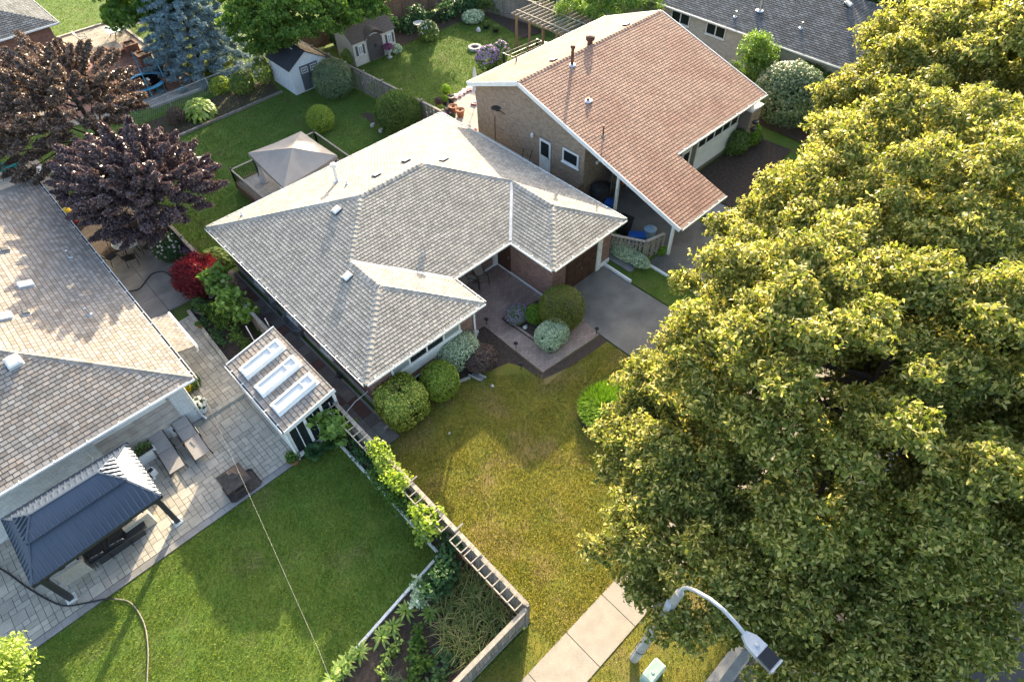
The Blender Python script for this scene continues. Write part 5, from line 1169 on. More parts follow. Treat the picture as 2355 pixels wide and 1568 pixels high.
bush('variegated_bush', 'silvery variegated bush under the right end of front window', P(1050,826)[:2], (1.1,.92,.82), 8000, (.085,.05), 'leaf_varieg', 'bush', pw=.85)
bush('variegated_bush', 'pale variegated mound at the corner of the walk below the yew', (14.62,13.2), (.85,.7,.6), 7500, (.08,.05), 'leaf_varieg', 'bush', pw=.8)
bush('variegated_bush', 'pale spreading shrub along the slatted fence beside the garage', P(1430,588)[:2], (.5,1.0,.4), 3200, (.1,.06), 'leaf_varieg', 'bush'); bush('variegated_bush', 'pale low shrub at the fence corner beside the drive lawn', P(1465,607)[:2], (.4,.75,.35), 2200, (.1,.06), 'leaf_varieg', 'bush')
bush('barberry_bush', 'brown leaved low shrub beside the silvery bush', (11.35,14.55), (.85,.75,.5), 4200, (.08,.05), 'leaf_brown', 'bush')
bush('catmint', 'mauve flowering mound in the corner bed by the courtyard', (14.45,15.4), (.62,.55,.42), 3000, (.08,.04), 'leaf_grey', 'plant', flowers=(220,.06,'flower_mauve'))
bush('fern', 'bright green ferny plant between the mauve mound and yew', (15.05,14.75), (.5,.48,.5), 2600, (.16,.03), 'leaf_fern', 'plant', droop=.3)
bush('leafy_bush', 'low green bush in the bed beside the white shed', P(562,212)[:2], (.9,.8,.75), 2600, (.13,.08), 'leaf_box', 'bush')
bush('flowering_bush', 'green bush with white blossom at the shed wall', P(612,190)[:2], (.75,.75,1.0), 2800, (.12,.07), 'leaf_box', 'bush', flowers=(26,.14,'flower_white'))
bush('leafy_bush', 'thin brownish shrub beside the yellow hosta', P(412,283)[:2], (.65,.6,.6), 1400, (.1,.05), 'leaf_brown', 'bush'); bush('leafy_bush', 'yellow green climber on the chain link fence', P(512,212)[:2], (.8,.5,.6), 1200, (.12,.08), 'leaf_lime', 'bush')
# ---- red maple, vines, beds on the left
mp = bush('japanese_maple', 'dark red weeping maple beside the concrete yard', (4.45,28.3), (1.25,1.25,1.0), 11000, (.2,.03), 'leaf_red', 'tree', droop=.9, shell=(.6,1.03), zc=.95, lump=.25)
bush('flowering_bush', 'dark green bush with white flowers near the dining chairs', P(402,590)[:2], (.85,.9,.8), 2800, (.13,.06), 'leaf_vine_dark', 'bush', flowers=(50,.12,'flower_white'))
bush('flowering_plant', 'purple flowering plant beside the red maple at the fence', P(443,600)[:2], (.45,.45,.5), 1200, (.1,.06), 'leaf_vine_dark', 'plant', flowers=(60,.1,'flower_pink')); bush('flowering_plant', 'pink flowering plant in the shade below the purple tree', P(385,545)[:2], (.5,.5,.5), 1100, (.11,.07), 'leaf_vine_dark', 'plant', flowers=(16,.12,'flower_pink'))
def vine_row(name, label, pts, r, n, per, leaf, matname, cat='vine', zc=.9, zr=.5, inner=.5):
    t = thing(name, label, cat, (pts[0][0],pts[0][1],0)); cs = []; rs = []
    for i in range(n):
        f = rnd.uniform(0,len(pts)-1.001); k = int(f); a, b = Vector(pts[k]), Vector(pts[k+1]); p_ = a.lerp(b, f-k); cs.append((p_[0]+rnd.gauss(0,r*.35), p_[1]+rnd.gauss(0,r*.35), zc+rnd.uniform(-zr,zr))); rs.append(r*rnd.uniform(.6,1.1))
    pos, nr = clump_cloud(cs, rs, per, .8, inner, .6, .5); pos[:,2] = np.maximum(pos[:,2], .04); V, F = leaf_quads(pos, nr, leaf[0], leaf[1], .3); np_obj('foliage', V, F, matname, t)
    b = MB()
    for i in range(0, n, 3): c_ = cs[i]; b.tube([(c_[0],c_[1],-.02),(c_[0]+rnd.uniform(-.1,.1),c_[1]+rnd.uniform(-.1,.1),c_[2])], [.02,.01], 5)
    b.build('stem', 'bark', t); return t
vine_row('bean_vines', 'broad leaved light green vines along the side path fence', [(4.7,27.4),(4.75,23.4)], .55, 46, 260, (.24,.2), 'leaf_vine', zc=1.15, zr=.55)
vine_row('vegetable_plants', 'leafy green vegetable plants in the bed beside the glazed shed', [(3.9,26.6),(4.1,24.5),(4.0,22.0),(4.3,21.3)], .5, 46, 420, (.12,.07), 'leaf_maple', 'plant', zc=.4, zr=.25)
vine_row('vegetable_plants', 'low seedlings along the stone kerb of the vegetable bed', [(3.35,26.2),(3.3,23.6)], .22, 14, 900, (.12,.08), 'leaf_vine_dark', 'plant', zc=.2, zr=.06)
vine_row('tomato_plants', 'low green plants along the foot of the trellis fence', [(4.55,15.0),(4.55,9.2)], .34, 46, 560, (.12,.08), 'leaf_vine_dark', 'plant', zc=.5, zr=.3)
vine_row('grape_vine', 'grape vine with big pale leaves at the glazed shed corner', [(4.25,15.7),(4.5,15.2)], .5, 12, 200, (.3,.26), 'leaf_vine', zc=1.2, zr=.5)
vine_row('climbing_vine', 'sunlit yellow green climber on the middle of the trellis fence', [(4.62,13.0),(4.7,11.6),(4.4,11.4)], .42, 24, 420, (.14,.1), 'leaf_lime', zc=1.75, zr=.3)
vine_row('climbing_vine', 'sunlit lime coloured climber on the trellis nearer the sidewalk', [(4.5,10.2),(4.4,9.3)], .48, 18, 420, (.16,.12), 'leaf_lime', zc=1.5, zr=.35)
vine_row('shrub_row', 'dark green shrubs in front of the trellis fence', [(4.4,12.9),(4.4,10.6)], .42, 26, 520, (.13,.09), 'leaf_maple', 'plant', zc=.7, zr=.35)
vine_row('bean_vines', 'blue green bean vines climbing strings between two gardens', [(4.45,8.5),(3.6,7.9),(2.9,7.6)], .45, 34, 380, (.17,.14), 'leaf_vine_dark', zc=.85, zr=.5)
vine_row('flower_clump', 'creamy topped plant at the edge of the vegetable garden', [(2.75,8.2),(2.55,7.7)], .4, 9, 420, (.15,.1), 'leaf_varieg', 'plant', zc=.8, zr=.2)
vine_row('potato_plants', 'row of dark green low vegetables in the lower garden', [(2.0,7.3),(1.5,6.6),(.9,6.2),(.2,5.8)], .3, 30, 420, (.16,.09), 'leaf_maple', 'plant', zc=.22, zr=.1)
vine_row('potato_plants', 'second patch of low vegetables beside the front fence', [(1.7,5.9),(.8,5.4),(.0,5.2)], .32, 24, 380, (.17,.1), 'leaf_vine_dark', 'plant', zc=.22, zr=.1)
vine_row('lettuce_plants', 'yellow green low plants in the lower garden soil', [(1.3,7.4),(.6,7.3),(.3,6.9)], .22, 12, 600, (.14,.09), 'leaf_hosta', 'plant', zc=.15, zr=.06)
vine_row('shrub_row', 'mixed green border plants below the brown back fence', [(29.0,45.3),(33.0,44.4),(36.5,43.8)], .7, 46, 300, (.2,.13), 'leaf_vine_dark', 'plant', zc=.6, zr=.45)
vine_row('shrub_row', 'green border plants under the white swing frame', [(36.6,44.6),(38.0,41.6)], .6, 22, 300, (.2,.13), 'leaf_box', 'plant', zc=.5, zr=.35)
bush('white_border_plant', 'pale leaved mound in the border near the swing frame', P(1088,50)[:2], (1.0,.9,.45), 1600, (.2,.1), 'leaf_varieg', 'plant'); bush('flowering_bush', 'green bush with white blossoms under the bird bath', P(987,93)[:2], (.8,.8,.8), 1800, (.16,.1), 'leaf_box', 'bush', flowers=(30,.14,'flower_white'))
bush('flowering_bush', 'mauve phlox flowers beside the closed umbrella', P(1122,160)[:2], (1.0,.7,.9), 1400, (.14,.08), 'leaf_vine_dark', 'bush', flowers=(190,.15,'flower_mauve')); bush('flowering_bush', 'second mauve phlox clump along the brown roof edge', P(1150,142)[:2], (.8,.6,.8), 900, (.14,.08), 'leaf_vine_dark', 'bush', flowers=(60,.15,'flower_mauve'))
bush('leafy_bush', 'grassy plant in front of the beige shed', P(805,147)[:2], (.6,.55,.6), 1200, (.3,.03), 'leaf_hosta', 'plant', droop=.5); bush('leafy_bush', 'dark shrub between the two sheds', P(790,105)[:2], (.9,1.0,.9), 1800, (.2,.14), 'leaf_vine_dark', 'bush')
bush('flowering_plant', 'white flowering plant beside the stone urn', P(913,122)[:2], (.45,.4,.35), 700, (.12,.07), 'leaf_varieg', 'plant')
bush('leafy_bush', 'bright little shrub at the foot of the slatted carport fence', P(1520,583)[:2], (.3,.25,.25), 700, (.1,.07), 'leaf_fern', 'plant')
bush('yellow_bush', 'bright yellow leaved shrub at the left house corner', P(437,898)[:2], (.36,.38,.6), 2200, (.08,.06), 'leaf_sun' if 'leaf_sun' in MATS else leafmat('leaf_sun', [(0,(.5,.42,.02)),(1,(.75,.62,.05))], .25), 'bush', z0=.12); bush('leafy_bush', 'small green shrub next to the yellow one by the house corner', P(452,893)[:2], (.35,.35,.45), 1500, (.08,.05), 'leaf_box', 'bush', z0=.12)

# ---- single leaved plants: every big leaf a part
def leaf_mesh(L, W, nm, matname, bend=.35, seg=4, tip=1.0):
    vs = []; fs = []
    for i in range(seg+1):
        f = i/seg; w = W*.5*math.sin(math.pi*min(1,(f*.92+.06)))**.8*(1 if i < seg else .05); x = L*f*(1-.18*bend*f); z = L*(.55*bend*f-1.0*bend*f*f)
        vs += [(x,-w,z+.18*w),(x,0,z),(x,w,z+.18*w)]
    for i in range(seg): fs += [(i*3,i*3+3,i*3+4,i*3+1),(i*3+1,i*3+4,i*3+5,i*3+2)]
    me = bpy.data.meshes.new(nm); me.from_pydata(vs, [], fs); me.materials.append(MATS[matname]); return me
def rosette(name, label, at, n, L, W, matname, tiers=((.9,.15),(.65,.6),(.35,1.1)), group=None, cat='plant', z0=.02, h=.12, bend=.5, me=None):
    t = thing(name, label, cat, (at[0],at[1],0), group); me = me or leaf_mesh(L, W, 'leaf', matname, bend)
    MB().lathe([(.04,-.02),(.03,h)], (at[0],at[1],z0), 6).build('crown_stem', 'leaf_vine_dark', t); k = 0
    for i in range(n):
        sc, pit = tiers[i*len(tiers)//n]; a = i*2.39996+rnd.uniform(-.2,.2); o = bpy.data.objects.new('leaf', me); COL.objects.link(o); o.parent = t; kid(o, t)
        s_ = sc*rnd.uniform(.85,1.15); o.matrix_local = Matrix.Translation((.03*math.cos(a),.03*math.sin(a),z0+h*(1.1-sc*.6))) @ Matrix.Rotation(a,4,'Z') @ Matrix.Rotation(-pit+rnd.uniform(-.12,.12),4,'Y') @ Matrix.Scale(s_,4)
    return t
def hosta(label, at, R_, n, matname, name='hosta', L=.4, W=.26):
    t = thing(name, label, 'plant', (at[0],at[1],0)); me = leaf_mesh(L, W, 'leaf', matname, .6)
    for i in range(n):
        f = math.sqrt((i+.5)/n); a = i*2.39996; r = R_*f; z = R_*.75*(1-f*f)**.6+.06; o = bpy.data.objects.new('leaf', me); COL.objects.link(o); o.parent = t; kid(o, t)
        o.matrix_local = Matrix.Translation((r*.72*math.cos(a),r*.72*math.sin(a),z)) @ Matrix.Rotation(a+rnd.uniform(-.4,.4),4,'Z') @ Matrix.Rotation(.9*f*f-.35+rnd.uniform(-.15,.15),4,'Y') @ Matrix.Scale(rnd.uniform(.8,1.15),4)
    b = MB(); b.lathe([(R_*.55,0),(R_*.45,R_*.35),(.1,R_*.55)], (at[0],at[1],-.02), 9); b.build('stalk_mass', 'leaf_vine_dark', t); return t
hosta('large yellow green hosta in the bed at the timber edging', P(463,266)[:2], 1.25, 120, 'leaf_hosta', L=.46, W=.26)
hosta('pale green hosta beside the fence at the bungalow back corner', P(497,600)[:2], .75, 55, 'leaf_hosta', L=.4, W=.25)
hosta('dark green hosta in front of the tan house window panel', P(1668,345)[:2], .7, 45, 'leaf_box', L=.42, W=.2)
lily_g = 'lily rosettes along the vegetable garden timber'
lm = leaf_mesh(.5, .1, 'leaf', 'leaf_hosta', .55)
for k, ov in enumerate(((935,1410),(990,1415),(905,1445),(880,1468),(830,1503),(805,1523),(790,1540),(770,1565))):
    p_ = P(*ov); rosette('lily_plant', ['tall pale lily rosette, topmost at the white timber','lily rosette between the topmost one and the bean vines','lily rosette second below the topmost along the timber','lily rosette in the middle of the row along the timber','lily rosette below the middle one of the timber row','lily rosette third from the bottom edge along the timber','lily rosette next to the bottom edge along the timber','lily rosette cut by the bottom edge of the picture'][k], p_, 26, .5, .1, 'leaf_hosta', group=lily_g, h=.3, me=lm)
rhub = leaf_mesh(.5, .42, 'leaf', 'leaf_vine_dark', .4)
rosette('squash_plant', 'dark green broad leaved plant at the corner of the glazed shed', P(728,1045)[:2], 34, .5, .42, 'leaf_vine_dark', ((1.,.35),(.9,.7),(.75,1.0)), h=.35, me=rhub)
rosette('squash_plant', 'smaller broad leaved plant in front of the glazed shed panes', P(765,1022)[:2], 22, .4, .34, 'leaf_vine_dark', ((.9,.35),(.8,.7),(.6,1.0)), h=.3, me=rhub)
for k, ov in enumerate(((1015,1500),(1035,1520),(990,1530),(960,1480))): rosette('cabbage_plant', ['blue green leafy cabbage nearest the front fence','second cabbage from the front fence corner','cabbage beside the bare soil patch','cabbage near the middle of the lower garden'][k], P(*ov)[:2], 16, .32, .2, 'leaf_vine_dark', ((1.,.3),(.8,.7),(.5,1.1)), group='cabbages in the lower garden', h=.12)
# tall grass-like crop: one mass
def blades(name, label, region, n, h, w, matname, lean=.5, cat='plant', kind='stuff', test=None, zb=0.0):
    xs = [p_[0] for p_ in region]; ys = [p_[1] for p_ in region]; pts = []
    while len(pts) < n:
        p_ = np.stack([RS.uniform(min(xs),max(xs),n*2), RS.uniform(min(ys),max(ys),n*2)],1); ok = inside(p_, region)
        pts += list(p_[ok])
    p_ = np.array(pts[:n]); d = unit(n); d[:,2] = 0; d = norm_(d); hh = h*RS.uniform(.55,1.2,(n,1)); sd = np.stack([-d[:,1],d[:,0],np.zeros(n)],1)*w
    b0 = np.concatenate([p_, np.full((n,1),zb)],1); m_ = b0+d*hh*lean*.25+np.array([0,0,1])*hh*.65; tp = b0+d*hh*lean*(1.0)+np.array([0,0,1])*hh*(.9-.35*lean)
    V = np.stack([b0-sd,b0+sd,m_+sd*.8,m_-sd*.8,tp+sd*.12,tp-sd*.12],1).reshape(-1,3); i = np.arange(n)[:,None]*6
    F = np.concatenate([i+np.array([[0,1,2,3]]), i+np.array([[3,2,4,5]])]); o = np_obj(name, V, F, matname, None); return tag(o, label, cat, None, kind)
def inside(p_, poly):
    ok = np.zeros(len(p_), bool); n = len(poly); j = n-1
    for i in range(n):
        xi, yi = poly[i]; xj, yj = poly[j]; c_ = ((yi > p_[:,1]) != (yj > p_[:,1])) & (p_[:,0] < (xj-xi)*(p_[:,1]-yi)/(yj-yi+1e-12)+xi); ok ^= c_; j = i
    return ok
blades('garlic_crop', 'dense patch of yellowing garlic leaves behind the front fence', [(4.6,8.0),(4.6,5.3),(2.4,5.2),(2.3,6.6),(3.2,7.6)], 900, .75, .014, 'leaf_corn', .8)
blades('onion_crop', 'small tuft of onion leaves near the bottom of the garden', [(.4,6.9),(.9,6.3),(.3,5.9),(-.1,6.5)], 120, .5, .012, 'leaf_grey', .7)
# lily ring on the lawn
LR = (13.35,8.75)
t_ = thing('daylily_ring', 'round bed of bright green spiky daylilies on the front lawn', 'plant', (LR[0],LR[1],0))
flat('lily_bed', [(LR[0]+1.25*math.cos(a*math.pi/10), LR[1]+1.15*math.sin(a*math.pi/10)) for a in range(20)], .006, 'soil')
n = 5200; a = RS.uniform(0,2*math.pi,n); r = 1.25*np.sqrt(RS.uniform(.012,1,n)); b0 = np.stack([LR[0]+r*np.cos(a)+.1,LR[1]+.95*r*np.sin(a)-.05,np.zeros(n)],1); d = norm_(np.stack([np.cos(a),np.sin(a),np.zeros(n)],1)+unit(n)*.9); d[:,2] = 0
hh = RS.uniform(.35,.62,(n,1)); sd = norm_(np.stack([-d[:,1],d[:,0],np.zeros(n)],1))*.013; m_ = b0+d*hh*.15+np.array([0,0,1])*hh*.8; tp = b0+d*hh*.5+np.array([0,0,1])*hh
V = np.stack([b0-sd,b0+sd,m_+sd,m_-sd,tp+sd*.1,tp-sd*.1],1).reshape(-1,3); i = np.arange(n)[:,None]*6
np_obj('foliage', V, np.concatenate([i+np.array([[0,1,2,3]]), i+np.array([[3,2,4,5]])]), 'leaf_fern', t_); MB().lathe([(.1,-.02),(.06,.25)], (LR[0],LR[1],0), 8).build('stem', 'leaf_vine_dark', t_)

# ---- grass blades
leafmat('blade_dry', [(0,(.09,.10,.014)),(.4,(.17,.165,.022)),(.7,(.29,.265,.04)),(.92,(.34,.28,.08)),(1,(.46,.46,.10))], .35, .6)
leafmat('blade_green', [(0,(.055,.10,.012)),(.5,(.10,.155,.018)),(.85,(.18,.235,.03)),(1,(.32,.36,.07))], .35, .6)
leafmat('blade_shade', [(0,(.05,.10,.014)),(.6,(.085,.145,.022)),(1,(.15,.2,.04))], .35, .6)
HOLES = [[(LR[0]+1.2*math.cos(a*math.pi/8), LR[1]+1.1*math.sin(a*math.pi/8)) for a in range(16)], [(20.0,35.1),(20.2,37.0),(21.3,35.6),(21.2,33.4),(20.6,34.0)], [(DX0-.1,DYa),(DX1+.1,DYa),(DX1+.1,DYb+.1),(DX0-.1,DYb+.1)],
         [(6.1,15.7),(6.0,14.85),(8.5,14.9),(10.5,14.35),(12.85,12.3),(12.6,11.6),(14.5,11.55),(16.5,11.3),(16.6,15.7)], [(18.3,42.2),(21.4,42.2),(21.4,45.4),(18.3,45.4)], [(23.8,42.5),(27.8,42.5),(27.8,45.1),(23.8,45.1)]]
def grass(name, poly, dens, h, w, matname, zz=0., clumpy=.5):
    xs = [q[0] for q in poly]; ys = [q[1] for q in poly]; A_ = (max(xs)-min(xs))*(max(ys)-min(ys)); n = int(A_*dens)
    p_ = np.stack([RS.uniform(min(xs),max(xs),n), RS.uniform(min(ys),max(ys),n)],1); ok = inside(p_, poly)
    for hl in HOLES: ok &= ~inside(p_, hl)
    q = p_[ok]; uv = q-0; X = np.concatenate([q, np.zeros((len(q),1))],1)-CAMP; wv = X@FW; u = 1177+F_OV*(X@RT)/wv; v = 784-F_OV*(X@UPV)/wv
    q = q[(u > -30) & (u < 2384) & (v > -30) & (v < 1600)]
    dn = np.array([mnoise.noise(Vector((x*1.1,y*1.1,3.))) for x, y in q]); q = q[RS.uniform(0,1,len(q)) < .75+clumpy*dn]
    n = len(q); a = RS.uniform(0,2*math.pi,n); d = np.stack([np.cos(a),np.sin(a),np.zeros(n)],1); hh = h*RS.uniform(.5,1.3,(n,1)); ww = w*RS.uniform(.6,1.3,(n,1)); b0 = np.concatenate([q, np.full((n,1),zz)],1); sd = np.stack([-d[:,1],d[:,0],np.zeros(n)],1)*ww
    tp = b0+d*hh*RS.uniform(.3,1.1,(n,1))+np.array([0,0,1])*hh
    V = np.stack([b0-sd,b0+sd,tp],1).reshape(-1,3); o = np_obj(name, V, np.arange(3*n).reshape(-1,3), matname, None); o['kind'] = 'stuff'; return o
grass('grass', LAWN_FRONT, 1150, .06, .013, 'blade_dry'); grass('grass', [(x,y) for x,y in LAWN_VERGE if 1] , 330, .055, .012, 'blade_dry'); grass('grass', LAWN_SIDE, 1100, .055, .012, 'blade_green'); grass('grass', LAWN_CORNER, 420, .05, .012, 'blade_green')
grass('grass', LAWN_BACK, 460, .065, .015, 'blade_shade'); grass('grass', LAWN_BROWN, 380, .065, .016, 'blade_shade'); grass('grass', LAWN_DRIVE, 420, .06, .012, 'blade_green'); grass('grass', LAWN_STRIP, 170, .08, .018, 'blade_shade'); grass('grass', LAWN_RED, 90, .08, .022, 'blade_shade')
# ================================================================== loose things
for nm_, a_, b_, kw in (('teal_plastic',(.02,.28,.27),(.02,.22,.22),dict(rough=.45)),('blue_plastic',(.03,.14,.50),(.03,.11,.42),dict(rough=.4)),('grey_blue_plastic',(.28,.40,.50),(.22,.32,.42),dict(rough=.5)),('black_plastic',(.02,.02,.022),None,dict(rough=.5)),
    ('terracotta',(.34,.15,.085),(.27,.12,.07),dict(rough=.85,scale=8)),('stone_pale',(.55,.53,.49),(.42,.40,.37),dict(rough=.9,scale=9)),('lamp_grey',(.42,.44,.46),(.36,.38,.40),dict(rough=.5)),('concrete_pole',(.38,.36,.33),(.30,.29,.27),dict(rough=.95,scale=5,fine=.2)),
    ('box_green',(.36,.47,.42),(.30,.41,.37),dict(rough=.6,scale=6,fine=.08)),('sling_grey',(.30,.28,.265),(.26,.245,.235),dict(rough=.85,scale=14,fine=.08)),('sling_taupe',(.26,.215,.18),(.22,.185,.155),dict(rough=.85,scale=14)),('wicker',(.44,.40,.34),(.34,.31,.27),dict(rough=.85,scale=22,fine=.15)),
    ('cushion_dark',(.05,.052,.06),None,dict(rough=.9)),('cushion_pale',(.6,.58,.56),None,dict(rough=.9)),('rust_iron',(.10,.075,.06),(.06,.05,.045),dict(rough=.75,scale=7)),('galvanised',(.32,.34,.36),(.24,.26,.28),dict(rough=.45,metal=.5)),('bag_white',(.72,.72,.74),(.55,.45,.45),dict(rough=.6,scale=3,ramp=(.45,.55))),
    ('red_plastic',(.30,.02,.015),None,dict(rough=.5)),('yellow_plastic',(.55,.38,.02),None,dict(rough=.5)),('purple_pot',(.16,.07,.26),None,dict(rough=.5)),('tramp_blue',(.10,.40,.60),(.08,.34,.52),dict(rough=.5)),('tarp',(.03,.032,.035),(.05,.05,.05),dict(rough=.6)),('camo',(.12,.10,.06),(.04,.045,.03),dict(rough=.9,scale=5)),('orange_vest',(.8,.14,.02),None,dict(rough=.7)),
    ('iron_black',(.025,.024,.024),None,dict(rough=.5)),('glass_table',(.35,.40,.42),(.25,.3,.32),dict(rough=.08,spec=.6)),('brick_planter',(.21,.105,.072),(.16,.08,.06),dict(rough=.9,scale=6,isl=.15)),('skin_dark',(.06,.035,.025),None,dict(rough=.6)),('cloth_grey',(.35,.36,.4),None,dict(rough=.9)),('cloth_navy',(.02,.025,.05),None,dict(rough=.9)),('hair',(.01,.008,.008),None,dict(rough=.7))):
    mat(nm_, a_, b_, **kw)
def stripes(name, cols):
    M = bpy.data.materials.new(name); M.use_nodes = True; MATS[name] = M; n = M.node_tree.nodes; L = M.node_tree.links
    tc = n.new('ShaderNodeTexCoord'); sp_ = n.new('ShaderNodeSeparateXYZ'); L.new(tc.outputs['Object'], sp_.inputs[0]); mu = n.new('ShaderNodeMath'); mu.operation = 'MULTIPLY'; mu.inputs[1].default_value = 3.3; L.new(sp_.outputs[0], mu.inputs[0])
    fr_ = n.new('ShaderNodeMath'); fr_.operation = 'FRACT'; L.new(mu.outputs[0], fr_.inputs[0]); r = n.new('ShaderNodeValToRGB'); r.color_ramp.interpolation = 'CONSTANT'; e_ = r.color_ramp.elements
    while len(e_) < len(cols): e_.new(.5)
    for i, c_ in enumerate(cols): e_[i].position = i/len(cols); e_[i].color = (*c_, 1)
    L.new(fr_.outputs[0], r.inputs[0]); L.new(r.outputs[0], n['Principled BSDF'].inputs['Base Color']); n['Principled BSDF'].inputs['Roughness'].default_value = .9
stripes('striped_cushion', [(.45,.46,.45),(.08,.09,.12),(.42,.22,.16),(.5,.5,.48),(.15,.22,.26),(.5,.46,.38)])

# ---- street lamp
lb, lt_ = P(1459,1515,0), (7.35,2.05,6.75)
LB = Vector((6.62,1.68,0)); 
def aim(u, v, z): return Vector(P(u,v,z))
LT = aim(1563,1362,6.3)
st = thing('street_lamp', 'leaning concrete street lamp with curved metal arm beside the sidewalk', 'street lamp', tuple(LB))
MB().tube([LB-Vector((0,0,.3)), LB, LB.lerp(LT,.5), LT], [.17,.165,.14,.115], 12).build('pole', 'concrete_pole', st, smooth=True)
dz = (LT-LB).normalized()
hd = aim(1716,1462,7.35); arm = [LT-dz*.25, LT+dz*.25+Vector((0,0,.05))]
side = (hd-LT); 
for f in (.06,.18,.38,.6,.82,1.0): arm.append(LT+Vector((side.x*f, side.y*f, .45+ (hd.z-LT.z-.45)*f + .42*math.sin(math.pi*min(1,f*1.05))**.8)))
MB().tube(arm, [.05]*len(arm), 9).build('arm', 'lamp_grey', st, smooth=True)
ad_ = (arm[-1]-arm[-3]); ad_.z *= .3; ad_.normalize(); sx_ = Vector((-ad_.y, ad_.x, 0)).normalized(); ux_ = ad_.cross(sx_); ux_ = ux_ if ux_.z > 0 else -ux_
def lbox(b, c_, l0, l1, w0, w1, h0, h1):
    vs = []
    for (l, w) in ((l0,w0),(l1,w1)):
        for sw, hh in ((-1,h0),(1,h0),(1,h1),(-1,h1)): vs.append(c_+ad_*l+sx_*(sw*w/2)+ux_*hh)
    b.add(vs, [(3,2,1,0),(4,5,6,7),(0,1,5,4),(1,2,6,5),(2,3,7,6),(3,0,4,7)])
hb = MB(); lbox(hb, arm[-1], -.08, .12, .14, .36, -.06, .06); lbox(hb, arm[-1], .12, .42, .36, .40, -.08, .07); lh_ = hb.build('lamp_head', 'lamp_grey', st)
hb = MB(); lbox(hb, arm[-1], .421, .80, .40, .38, -.08, .03); hb.build('heat_sink', 'steel', lh_)
for k in range(11): hb = MB(); c_ = arm[-1]+sx_*(-.175+k*.035); lbox(hb, c_, .43, .78, .012, .012, .03, .075); hb.build('fin', 'dark_metal', lh_)
hb = MB(); lbox(hb, arm[-1], .80, .84, .40, .40, -.07, .08); hb.build('end_cap', 'lamp_grey', lh_); MB().lathe([(.05,0),(.05,.04),(.03,.06)], tuple(arm[-1]+ad_*.26+ux_*.07), 10).build('photocell', 'lamp_grey', lh_)
off = sx_*0+Vector((-.13,.05,0)); MB().tube([LB+off+Vector((0,0,.1)), LB.lerp(LT,.86)+off*.9], .04, 7).build('conduit', 'gutter_metal', st); jb = LB.lerp(LT,.86)+off; MB().cbox(tuple(jb), (.2,.14,.42), .5).build('junction_box', 'lamp_grey', st)
for f in (.18,.45,.8):
    p_ = LB.lerp(LT,f); MB().tube([p_+Vector((.19*math.cos(a), .19*math.sin(a), .05*math.sin(a*2))) for a in [i*math.pi/5 for i in range(11)]], .012, 5).build('strap', 'dark_metal', st)
p_ = LB.lerp(LT,.83); MB().tube([p_+Vector((-.15,.1,-.2)),p_+Vector((-.4,.25,-.1)),p_+Vector((-.45,.3,.25)),p_+Vector((-.2,.15,.35))], .015, 5).build('wire', 'dark_metal', st)
# ---- green utility box
ub = thing('utility_box', 'pale green utility pedestal box on the verge below the street lamp', 'utility box', (6.72,1.05,0))
c_ = Vector(P(1497,1553,.0)); rz_ = 0.05
def rbox(c_, sx, sy, z0, z1, z2, tp):
    b = MB(); vs = []
    for z, k in ((z0,1),(z1,1),(z1+.02,1.05),(z1+.08,1.05),(z2,tp)):
        for ax_, ay_ in ((-1,-.8),(-.8,-1),(.8,-1),(1,-.8),(1,.8),(.8,1),(-.8,1),(-1,.8)): vs.append((c_[0]+ax_*sx/2*k, c_[1]+ay_*sy/2*k, z))
    fs = [(i*8+k, i*8+(k+1) % 8, (i+1)*8+(k+1) % 8, (i+1)*8+k) for i in range(4) for k in range(8)]+[tuple(range(32,40))]; return b.add(vs, fs)
rbox(c_, .78, .42, -.05, .45, .60, .92).build('body', 'box_green', ub, smooth=False); MB().box((c_[0]-.32,c_[1]-.16,.595), (c_[0]+.32,c_[1]+.16,.612)).build('lid_panel', 'box_green', ub); MB().lathe([(.06,0),(.05,.02)], (c_[0]-.05,c_[1],.61), 12).build('boss', 'box_green', ub)
# ---- path lights
for k, (ov, lab) in enumerate((((1119,747),'black path light at the inner corner of the walk and soil bed'),((1186,802),'black path light halfway along the soil bed edge'),((1265,815),'black path light at the middle of the walk lower edge'),((1371,768),'black path light at the driveway end of the walk'),((1198,850),'black path light near the lower corner of the walk'))):
    p_ = P(*ov); t = thing('path_light', lab, 'path light', (p_[0],p_[1],0), 'path lights around the walk'); MB().tube([(p_[0],p_[1],0),(p_[0],p_[1],.38)], .018, 6).build('stake', 'black_plastic', t); MB().lathe([(.05,.32),(.06,.36),(.11,.40),(.05,.47),(.0,.49)], (p_[0],p_[1],0), 10).build('lamp_shade', 'black_plastic', t)
p_ = P(1095,770); t = thing('garden_ornament', 'pale hexagonal stone ornament standing in the soil bed', 'ornament', (p_[0],p_[1],0)); MB().lathe([(.1,0),(.06,.06),(.05,.16),(.14,.2),(.15,.23),(.05,.25)], (p_[0],p_[1],0), 6).build('bowl', 'stone_pale', t); MB().lathe([(.05,.25),(.05,.28),(0,.3)], (p_[0],p_[1],0), 6).build('finial', 'stone_pale', t)
p_ = P(1098,868); t = thing('splash_block', 'grey concrete splash block at the front bed edging', 'block', (p_[0],p_[1],0)); MB().cbox((p_[0],p_[1],.05), (.26,.6,.08), .25).build('tray', 'galvanised', t); MB().cbox((p_[0]-.15,p_[1]+.05,.1), (.05,.62,.1), .25).build('rim', 'curb_concrete', t); MB().cbox((p_[0]+.15,p_[1]-.03,.1), (.05,.62,.1), .25).build('rim', 'curb_concrete', t)
